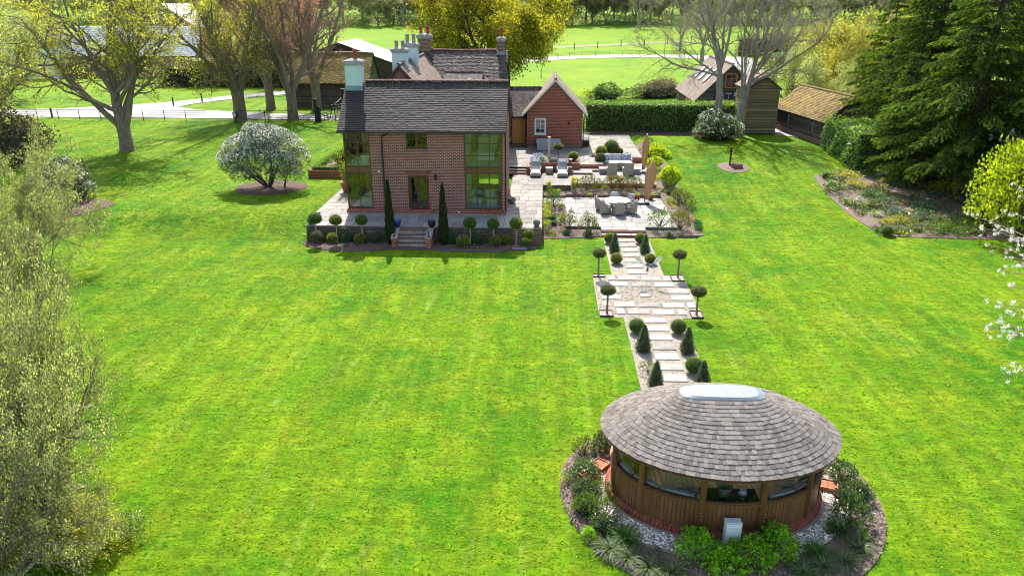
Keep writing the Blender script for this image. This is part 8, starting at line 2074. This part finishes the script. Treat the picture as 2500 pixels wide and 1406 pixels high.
# two bare trees by the hedge
def bare(seed, H, r0, fork, lean, dirs, kids=(9, 8, 6), nleaf=0, key='bare', leafm=None, ls=.12, mm=None):
    tr = [(0, 0, -.3, r0 * 1.35), (0, 0, .3, r0 * 1.05), (lean[0] * fork * .5, lean[1] * fork * .5, fork * .5, r0), (lean[0] * fork, lean[1] * fork, fork, r0 * .95)]
    st = [((lean[0] * fork, lean[1] * fork, fork - .1 + .8 * (i % 3)), d, L, r, 0) for i, (d, L, r) in enumerate(dirs)]
    return tree_parts(key, seed, tr, st, 3, dict(nseg=[9, 7, 5, 4], kids=list(kids), ang=[38, 42, 42], ratio=[.45, .55, .5], wob=[.12, .18, .22, .25], trop=[.03, .02, .0, .0], start=.15), mm or M['bark_pale'], leafm or M['l_spring'], nleaf, ls, spread=.3, clump=4)
Bq = bare(71, 15, .33, 5.5, (-.05, 0), [((-.15, 0, 1), 9, .24), ((.22, .1, 1), 8, .16), ((-.62, -.1, .75), 8, .13), ((-1, -.2, .18), 8.5, .12), ((.1, .3, 1), 8, .14), ((-.45, .35, .9), 8, .14), ((-.9, .3, .4), 7.5, .10)], nleaf=1200)
put_tree('bare_tree', Bq, 'bare grey tree with a long low limb, left of the pair beside the tall shed', 'tree', 16.75, 72.9)
Br = bare(72, 15, .36, 3.0, (.12, 0), [((.1, 0, 1), 12, .26), ((.55, .05, .95), 11, .19), ((.95, -.1, .75), 11, .15), ((-.35, 0, 1), 10, .15), ((.3, .4, 1), 9, .14), ((.8, .3, .6), 9, .12), ((-.2, -.3, 1), 9, .12)], nleaf=1200)
put_tree('bare_tree', Br, 'bare grey tree leaning right, nearer the tall shed of the pair', 'tree', 18.35, 72.2)
Bf = bare(73, 14, .4, 3.0, (0, 0), [((math.cos(a) * k, math.sin(a) * k, 1), 10, .2) for a, k in ((0, .3), (1, .6), (2.1, .5), (3.1, .8), (4.2, .5), (5.3, .7))], nleaf=2500, leafm=M['l_spring'])
for (px, py, s, lab) in ((1712, 160, 1.0, 'bare twiggy tree beyond the boarded outbuilding beside the lane'), (1905, 150, .8, 'bare tree behind the yard right of the lane'), (1660, 126, .75, 'hazy bare tree left of the lane bend'), (1560, 70, 1.0, 'bare tree at the foot of the far wood above the field'), (1990, 70, 1.1, 'dark bare tree on the field skyline behind the brown hedge'), (2110, 60, 1.2, 'dark trunked tree on the skyline left of the conifers'), (2165, 62, 1.1, 'second dark trunked skyline tree left of the conifers')):
    x, y, z = GG(px, py); put_tree('bare_tree', Bf, lab, 'tree', x, y, z, s=s, rz=px * .01)
Bs = bare(74, 4, .06, 1.0, (0, 0), [((.3, 0, 1), 2.2, .035), ((-.3, .1, 1), 2.2, .035), ((0, -.3, 1), 2, .03)], kids=(4, 3, 2)); x, y, z = GG(1321, 190); put_tree('sapling', Bs, 'thin bare sapling standing alone on the far lawn', 'tree', x, y, z, s=1.25)
x, y, z = GG(1246, 190); put_tree('sapling', bare(75, 4, .06, 1.0, (0, 0), [((.3, 0, 1), 2.2, .035), ((-.3, .1, 1), 2.2, .035)], kids=(5, 4, 3), nleaf=700, leafm=M['l_oak']), 'small yellow leaved sapling just right of the old house wall', 'tree', x, y, z, s=1.0)
# rhododendron style specimen
tr = []; st = [((.0, 0, 0), (-.35, 0, 1), 2.6, .13, 0), ((.1, 0, 0), (.35, .1, 1), 2.7, .13, 0), ((-.1, .1, 0), (-.75, .1, .75), 2.8, .11, 0), ((.1, -.1, 0), (.8, -.1, .7), 2.9, .11, 0), ((0, .1, 0), (.1, .7, .8), 2.6, .1, 0), ((0, -.1, 0), (-.1, -.7, .8), 2.6, .1, 0), ((1.2, 0, 0), (.2, 0, 1), 1.8, .07, 0)]
S, A = branching(5, st, 2, [5, 4, 3], [5, 4], [40, 40], [.5, .5], [.15, .2, .2], [.03, .02, 0])
nb = NB(); segs_to(nb, S, 0, .05, 6, 4); trunkm = nb.mesh('specimen_trunk', M['bark_dark']); rg = np.random.default_rng(12); nb = NB()
blobs = [(-.2, 0, 3.0, 1.55), (-1.5, .1, 2.5, 1.3), (-2.45, 0, 1.75, .95), (1.2, 0, 2.65, 1.45), (2.2, 0, 1.9, 1.1), (.4, .8, 2.7, 1.5), (.3, -.9, 2.2, 1.3), (-1.1, -.8, 1.9, 1.2), (1.3, -.9, 1.7, 1.1), (.2, 0, 3.35, 1.1), (-2.0, -.5, 1.5, .8), (2.1, -.6, 1.3, .8), (1.9, -.3, .9, .6), (-1.6, -.6, .95, .65), (.9, -.9, .95, .6), (-.6, -1.0, 1.1, .6)]
for bx, by, bz, br in blobs:
    n = int(1500 * br * br); d = sph(rg, n); d[:, 2] = np.where(d[:, 2] < -.5, -d[:, 2], d[:, 2]); P = np.array([bx, by, bz]) + d * br * (rg.uniform(.55, 1.03, n) ** .5)[:, None] * lump(d, bx, .18, 4)[:, None]; leafq(nb, P, .12 * rg.uniform(.6, 1.3, n), rg, 0, .42, D=d, dj=.9, out=d)
    k = int(n * .42); d2 = sph(rg, k); d2[:, 2] = np.abs(d2[:, 2]) * .9; h = d2[:, 2] > .25; d2 = d2[h]; P = np.array([bx, by, bz]) + d2 * br * 1.04 * lump(d2, bx, .18, 4)[:, None]; leafq(nb, P, .10, rg, 1, .9, D=d2, dj=.9, out=d2)
crown = nb.mesh('specimen_crown', [M['l_rhodo'], M['l_silverleaf']])
t = thing('flowering_shrub', 'wide silvery white flowered shrub on a round soil bed left of the house', 'shrub', (-19.75, 51.1, 1.05)); link('trunk', trunkm, t); link('crown', crown, t)
# conifers on the right
def conifer(key, seed, H, R0, zlow=.6, nlev=26, per=7, mm=None, dens=1.0):
    rg = np.random.default_rng(seed); nb = NB(); S = []; mb = MB(); mb.tube([(0, 0, -.3), (0, 0, H * .5), (0, 0, H)], [R0 * .075, R0 * .05, .03], 10, caps=False); tn = NB(); tn.quads(np.array(mb.v), np.array(mb.f), 0)
    for L_ in range(nlev):
        z = zlow + (H - zlow) * (L_ / nlev) ** 1.1; f = (z - zlow) / (H - zlow); Rr = R0 * (1 - f) ** .8 * (1 - .25 * math.exp(-f * 9)) + .25
        for k in range(per):
            a = 2 * math.pi * (k + rg.random()) / per; L = Rr * rg.uniform(.65, 1.12); u = np.array([math.cos(a), math.sin(a), 0]); p = np.array([0, 0, z]); n = max(3, int(L / .42)); el = rg.uniform(-.05, .30)
            side = np.array([-u[1], u[0], 0])
            for i in range(n):
                th = el - .55 * (i / n); q = p + (u * math.cos(th) + np.array([0, 0, 1]) * math.sin(th)) * (L / n); S.append((*p, *q, max(.012, .05 * (1 - i / n)), max(.01, .05 * (1 - (i + 1) / n)))); p = q
                if i >= 1:
                    w = .5 * L * (1 - .75 * i / n) * rg.uniform(.6, 1.1) * .55 + .18; m = int(20 * dens)
                    for sg in (-1, 1):
                        tt_ = rg.random(m); dd = nrmz(side * sg + u * .9 + np.array([0, 0, -.15]))
                        P = p[None] + dd[None] * (tt_ * w)[:, None] + np.array([0, 0, -1.])[None] * (tt_ ** 1.6 * w * .38)[:, None] + rg.normal(0, .05, (m, 3))
                        D = np.tile(dd * .8 + u * .5 + np.array([0, 0, -.55]), (m, 1)); leafq(nb, P, (.34 - .12 * tt_) * rg.uniform(.6, 1.2, m), rg, 0, .34, D=D, dj=.55, out=np.tile([0, 0, 1.], (m, 1)), r=np.clip(rg.random(m) * .5 + .5 * tt_ * (i / n), 0, 1))  # tone rises towards branch tips: sunlit ends and shaded inside put into the colour
    segs_to(tn, S, 0, .03, 5, 3)
    return {'trunk': tn.mesh(key + '_trunk', M['bark_dark']), 'crown': nb.mesh(key + '_crown', [mm or M['l_conifer']])}
C1 = conifer('yew', 81, 17, 7.0, 2.2, 26, 9, dens=.9); C2 = conifer('fir', 82, 15, 5.2, .6, 24, 8)
for (x, y, s, rz, P_, lab) in ((30.0, 53.4, .97, .2, C1, 'large dark conifer whose trunk shows above the woodland border'), (31.5, 64, 1.0, 1.4, C1, 'tall conifer behind, in the middle of the dark group'), (38.5, 60, 1.15, 2.6, C1, 'conifer at the upper right edge of the picture'), (37, 48, 1.25, 4.0, C1, 'conifer at the right edge behind the lime shrub'),
                          (27.6, 58.2, .62, .8, C2, 'smaller lit conifer with skirts over the laurel block'), (37, 76, 1.1, 3.0, C2, 'conifer at the back of the group above the golden shrubs'), (31.2, 71.5, .85, 5.0, C2, 'sunlit conifer between the golden shrubs and the dark ones'), (48, 66, 1.2, 1.0, C1, 'conifer partly out of the picture at the far right')):
    put_tree('conifer', P_, lab, 'tree', x, y, None, s=s, rz=rz, group='dark conifers on the right boundary')
# golden shrubs behind the mossy outbuilding
for (px, py, k, s, h, lab) in ((1960, 185, 'springshrub', 2.6, 2.6, 'pale green shrub right of the yard, nearest the tall shed roof'), (2020, 215, 'springshrub', 2.6, 2.8, 'yellow green shrub directly behind the mossy roof'), (2085, 215, 'goldshrub', 3.2, 3.6, 'golden shrub behind the right end of the mossy roof'), (2140, 190, 'goldshrub', 3.6, 4.2, 'large golden shrub left of the sunlit conifer'), (2195, 180, 'goldshrub', 3.4, 4.6, 'tallest golden shrub against the conifers'),
                            (2090, 290, 'springshrub', 2.0, 2.0, 'greyish brown shrub spilling over the end of the mossy roof'), (1990, 160, 'goldshrub', 2.4, 2.6, 'small golden shrub above the yard'), (2150, 260, 'springshrub', 2.5, 2.8, 'dull yellow shrub under the golden ones'), (1925, 165, 'midshrub', 1.9, 2.4, 'dark green bush at the corner of the yard'), (2230, 260, 'springshrub', 3, 3.5, 'shrub hidden among the conifer branches'), (1870, 140, 'springshrub', 2.4, 2.5, 'pale shrub beyond the lane end'), (2030, 135, 'brownshrub', 3, 2.6, 'brown shrub under the field hedge')):
    x, y, z = GG(px, py + 30); put('garden_shrub', k, lab, 'shrub', x, y, s, h * .75, z=z, part='crown')
G1 = upright(56, 9, .2, .8, 9, .8, 20000, M['l_gold'], lsize=.20, kids=(8, 7, 5)); G2 = upright(57, 8, .2, .8, 9, .8, 20000, M['l_willow'], lsize=.19, kids=(8, 7, 5))
for (x, y, P_, s, rz, lab) in ((33.5, 88, G1, 1.0, 0, 'golden leaved small tree left of the conifers, above the mossy roof'), (38, 92, G1, 1.15, 2, 'tallest golden tree partly behind the sunlit conifer'), (30.0, 82, G2, .72, 1, 'yellow green small tree directly over the end of the mossy roof'), (29.5, 94, G2, .8, 3, 'yellow green small tree at the corner of the yard'), (36, 101, G1, .9, 4, 'golden tree behind the others, in front of the brown field hedge'), (30.5, 74.5, G2, .55, 5, 'low yellow green tree spilling over the mossy roof')):
    put_tree('golden_tree', P_, lab, 'tree', x, y, None, s=s, rz=rz)
# ---- lime shrub and blossom tree at the right edge
x, y = 28.6, 43.6; put('lime_shrub', 'limeshrub', 'big bright lime green shrub at the right edge of the picture', 'shrub', x, y, 2.9, 5.0, z=.1, part='crown')
x, y = 30.6, 38.4; put('lime_shrub', 'limeshrub', 'lower lime green shrub mostly cut by the right edge', 'shrub', x, y, 2.4, 2.4, z=.1, part='crown')
def V3(px, py, z): x, y = G(px, py, z); return np.array([x, y, z])
rg = np.random.default_rng(31); S = []; base = np.array([21.5, 22.0, 0.0]); crotch = np.array([21.3, 22.2, 2.6]); nb = NB()
tips = [(2415, 290, 7.0), (2428, 330, 6.6), (2470, 250, 7.4), (2450, 300, 7.0), (2490, 350, 6.4), (2385, 530, 5.0), (2425, 600, 4.4), (2440, 560, 4.6), (2405, 560, 4.8), (2470, 520, 5), (2460, 620, 4.0), (2480, 580, 4.4), (2490, 640, 3.8), (2450, 660, 3.6), (2442, 810, 2.6), (2430, 800, 2.8), (2470, 760, 3.0), (2490, 820, 2.4), (2462, 920, 1.9), (2485, 890, 2.1), (2440, 745, 3.1), (2480, 700, 3.4), (2498, 480, 5.2), (2475, 450, 5.6)]
for (px, py, z) in tips:
    e = V3(px, py, z * .8); b0 = crotch + np.array([0, 0, max(0, (z - 3) * .5)]); mid = (b0 + e) / 2 + np.array([.2, 0, .5]) + rg.normal(0, .15, 3); pts = [b0 * (1 - t) ** 2 + 2 * mid * t * (1 - t) + e * t * t + rg.normal(0, .035, 3) for t in np.linspace(0, 1, 11)]
    for i in range(10): S.append((*pts[i], *pts[i + 1], .06 * (1 - .085 * i), .06 * (1 - .085 * (i + 1))))
    for i in range(5, 11):
        for q in range(4):
            dd = nrmz(rg.normal(size=3) + (e - b0) / np.linalg.norm(e - b0)); l = rg.uniform(.15, .45); s0 = pts[i]; s1 = s0 + dd * l; S.append((*s0, *s1, .010, .006))
            if rg.random() < .78:
                m = 34; P = s1[None] + rg.normal(0, .04, (m, 3)); leafq(nb, P, .04 * rg.uniform(.7, 1.2, m), rg, 0, .85)
            if rg.random() < .4: m = 5; leafq(nb, (s0 + s1)[None] / 2 + rg.normal(0, .04, (m, 3)), .05, rg, 2, .5)
tn = NB(); mb = MB(); mb.tube([base - [0, 0, .2], base * .5 + crotch * .5 + [.05, 0, 0], crotch, crotch + [0, 0, 2.2]], [.22, .17, .15, .1], 10, caps=False); tn.quads(np.array(mb.v), np.array(mb.f), 0); segs_to(tn, S, 0, .03, 5, 4)
t = thing('blossom_tree', 'white blossoming cherry branches reaching in from the right edge', 'tree', (0, 0, 0)); link('trunk', tn.mesh('cherry_trunk', M['bark']), t); link('blossom', nb.mesh('cherry_blossom', [M['l_white'], M['bark'], M['l_copper']]), t)
# ---- large loose shrubs down the left edge
cfgw = dict(nseg=[6, 5, 4, 4], kids=[9, 8, 6], ang=[40, 38, 36], ratio=[.55, .6, .55], wob=[.12, .16, .2, .22], trop=[.03, .03, .02, .01], start=.12)
def willow(key, seed, nl=12, L=4.6, nleaf=30000, mm=None, ls=.085, r=.09, spread=.09, e=(.22, 1.5), seglim=16000, trunkh=.6):
    rn = random.Random(seed); st = []
    for i in range(nl):
        a = 2 * math.pi * i / nl + rn.uniform(-.3, .3); st.append(((.15 * math.cos(a), .15 * math.sin(a), trunkh), (math.cos(a), math.sin(a), rn.uniform(*e)), L * rn.uniform(.8, 1.1), r, 0))
    return tree_parts(key, seed, [(0, 0, -.2, .3), (0, 0, trunkh + .1, .22)], st, 3, cfgw | dict(seglim=seglim), M['bark'], mm or M['l_willow'], nleaf, ls, asp=.5, spread=spread, clump=6)
W1 = willow('loose_shrub_a', 91, nleaf=26000); W2_ = willow('loose_shrub_b', 92, nleaf=25000, ls=.08, nl=12, e=(.2, 1.4))
def edge_tree(px, py, zc, rpx, P_, lab, rz, hs=1.0):
    x, y = G(px, py, zc); dz = math.hypot(y, CAMH - zc) ; r = rpx * dz / F_PX; s = r / 4.3
    put_tree('loose_tree', P_, lab, 'tree', x, y, None, s=s, rz=rz, sz=(zc + r * .25) / 4.8 * hs)
edge_tree(35, 455, 4.5, 150, Y1 if 0 else W1, 'pale twiggy tree at the left edge beside the blue green shrub', .3); edge_tree(20, 590, 4.6, 175, W2_, 'loose yellow green tree at the left edge, second from the top', 1.4); edge_tree(60, 700, 4.6, 170, W1, 'fine twigged tree bulging furthest onto the lawn on the left', 2.9)
edge_tree(45, 850, 4.4, 190, W2_, 'wide pale leaved tree on the left edge at mid height of the picture', 4.4); edge_tree(-20, 1010, 4.2, 200, W1, 'twiggy tree over bare ground on the lower left', 5.2); edge_tree(-130, 1240, 3.4, 260, W1, 'large loose tree filling the lower left corner', .9)
edge_tree(-70, 760, 5, 210, W1, 'tree half out of the picture behind the left edge', 3.3); edge_tree(-90, 520, 5, 200, W2_, 'tree half out of the picture at the upper left boundary', 2.0)
for (px, py, k, s, h, lab) in ((150, 1330, 'springshrub', 1.5, 1.1, 'low twiggy shrub at the bottom left of the lawn'), (245, 1340, 'springshrub', .9, .75, 'small sprawling shrub reaching onto the lawn at the bottom left'), (40, 1180, 'glossy', 1.4, 1.4, 'dark glossy evergreen under the left edge trees'), (30, 1360, 'glossy', 1.5, 1.3, 'dark glossy evergreen in the bottom left corner'), (40, 1050, 'glossy_b', 1.3, 1.2, 'shaded evergreen behind the twiggy lower left tree'), (95, 1260, 'bright', .9, .8, 'fresh green shrub among the dark evergreens, bottom left'), (0, 940, 'glossy_b', 1.6, 1.4, 'shaded evergreen at the left edge, mid height'), (320, 1310, 'rose_green', .55, .5, 'thin upright shoots standing clear of the lower left shrubs')):
    x, y, z = GG(px, py); put('understorey_shrub', k, lab, 'shrub', x, y, s, h, z=z)
# straw coloured worn ground under the left trees
for (px, py, a, b_) in ((150, 1000, .9, .5), (150, 1195, .6, .3), (165, 1060, .5, .3)):
    x, y = G(px, py, 0); sheet('worn_ground', ell(x, y, a, b_, 18, .2, .12), .03, M['straw'], .3)
# ================================================================== FAR WOOD
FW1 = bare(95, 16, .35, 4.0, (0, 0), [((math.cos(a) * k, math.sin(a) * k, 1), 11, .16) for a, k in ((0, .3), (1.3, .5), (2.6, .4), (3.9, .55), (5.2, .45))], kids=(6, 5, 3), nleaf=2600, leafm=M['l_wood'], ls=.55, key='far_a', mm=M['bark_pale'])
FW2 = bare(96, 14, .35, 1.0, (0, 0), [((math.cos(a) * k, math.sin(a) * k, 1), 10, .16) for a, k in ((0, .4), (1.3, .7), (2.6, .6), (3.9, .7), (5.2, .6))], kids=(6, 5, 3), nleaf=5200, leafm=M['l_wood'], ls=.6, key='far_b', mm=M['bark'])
# the front row of the wood, trunks one can tell apart
rn = random.Random(4); rows = []
for k in range(40):
    px = 1330 + k * 24 + rn.uniform(-8, 8); py = 63 - (px - 1330) * .018
    x, y, z = GG(px, py); rows.append((x, y + rn.uniform(0, 5), z, rn.uniform(.75, 1.1), rn.random() < .5))
for k in range(26):
    x = -150 + k * 5.6 + rn.uniform(-1.5, 1.5); y = 272 + rn.uniform(0, 10); rows.append((x, y, gzf(x, y), rn.uniform(.8, 1.1), rn.random() < .6))
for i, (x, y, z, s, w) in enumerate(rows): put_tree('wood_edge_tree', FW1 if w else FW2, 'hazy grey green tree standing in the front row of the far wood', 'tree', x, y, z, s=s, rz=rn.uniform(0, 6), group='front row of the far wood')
def edge_pts(rg, n): return np.stack([rg.uniform(-210, 210, n), rg.uniform(274, 286, n)], 1)
rg = np.random.default_rng(88); C = edge_pts(rg, 2600); r = rg.uniform(.6, 2.4, 2600); nb = NB()
for q in range(9):
    d = sph(rg, 2600); d[:, 2] = np.abs(d[:, 2]); leafq(nb, np.stack([C[:, 0], C[:, 1], gz(C[:, 0], C[:, 1])], 1) + d * r[:, None] * [1, 1, 1.5], .6 * rg.uniform(.6, 1.3, 2600), rg, 0, .5, D=d, dj=.7)
o = link('undergrowth', nb.mesh('undergrowth', [M['l_wood']])); o['kind'] = 'stuff'
# the mass behind
VW, QW, RW, MW = [], [], [], []; base = 0
for src in (FW1, FW2):
    for nm in ('crown', 'trunk'):
        me = src[nm]; co = np.empty(len(me.vertices) * 3, 'f'); me.vertices.foreach_get('co', co); co = co.reshape(-1, 3); lv = np.empty(len(me.loops), 'i'); me.loops.foreach_get('vertex_index', lv); q = lv.reshape(-1, 4)
        mi = np.empty(len(me.polygons), 'i'); me.polygons.foreach_get('material_index', mi)
        src[nm + '_np'] = (co, q, np.where(mi == 0, 0 if nm == 'crown' else 1, 1))
sel = np.random.default_rng(6)
for k in range(330):
    src = FW1 if k % 3 == 0 else FW2; x = sel.uniform(-215, 215); y = 284 + sel.random() * 60; z = gzf(x, y); s = sel.uniform(.8, 1.2); a = sel.random() * 6.28
    co, q, mi = src['crown_np']; keep = sel.random(len(q)) < (.30 if y > 305 else .60); qq = q[keep]; u, inv = np.unique(qq, return_inverse=True); c = co[u] * s
    c = np.stack([c[:, 0] * math.cos(a) - c[:, 1] * math.sin(a) + x, c[:, 0] * math.sin(a) + c[:, 1] * math.cos(a) + y, c[:, 2] + z], 1)
    VW.append(c); QW.append(inv.reshape(-1, 4) + base); MW.append(mi[keep]); RW.append(sel.random(len(qq))); base += len(c)
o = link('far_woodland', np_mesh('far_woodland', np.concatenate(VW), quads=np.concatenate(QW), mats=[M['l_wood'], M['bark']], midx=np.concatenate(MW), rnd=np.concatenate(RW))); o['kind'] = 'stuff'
for o in (FW1, FW2): [o.pop(k) for k in list(o) if k.endswith('_np')]
# ================================================================== HAZE
haze_on = False
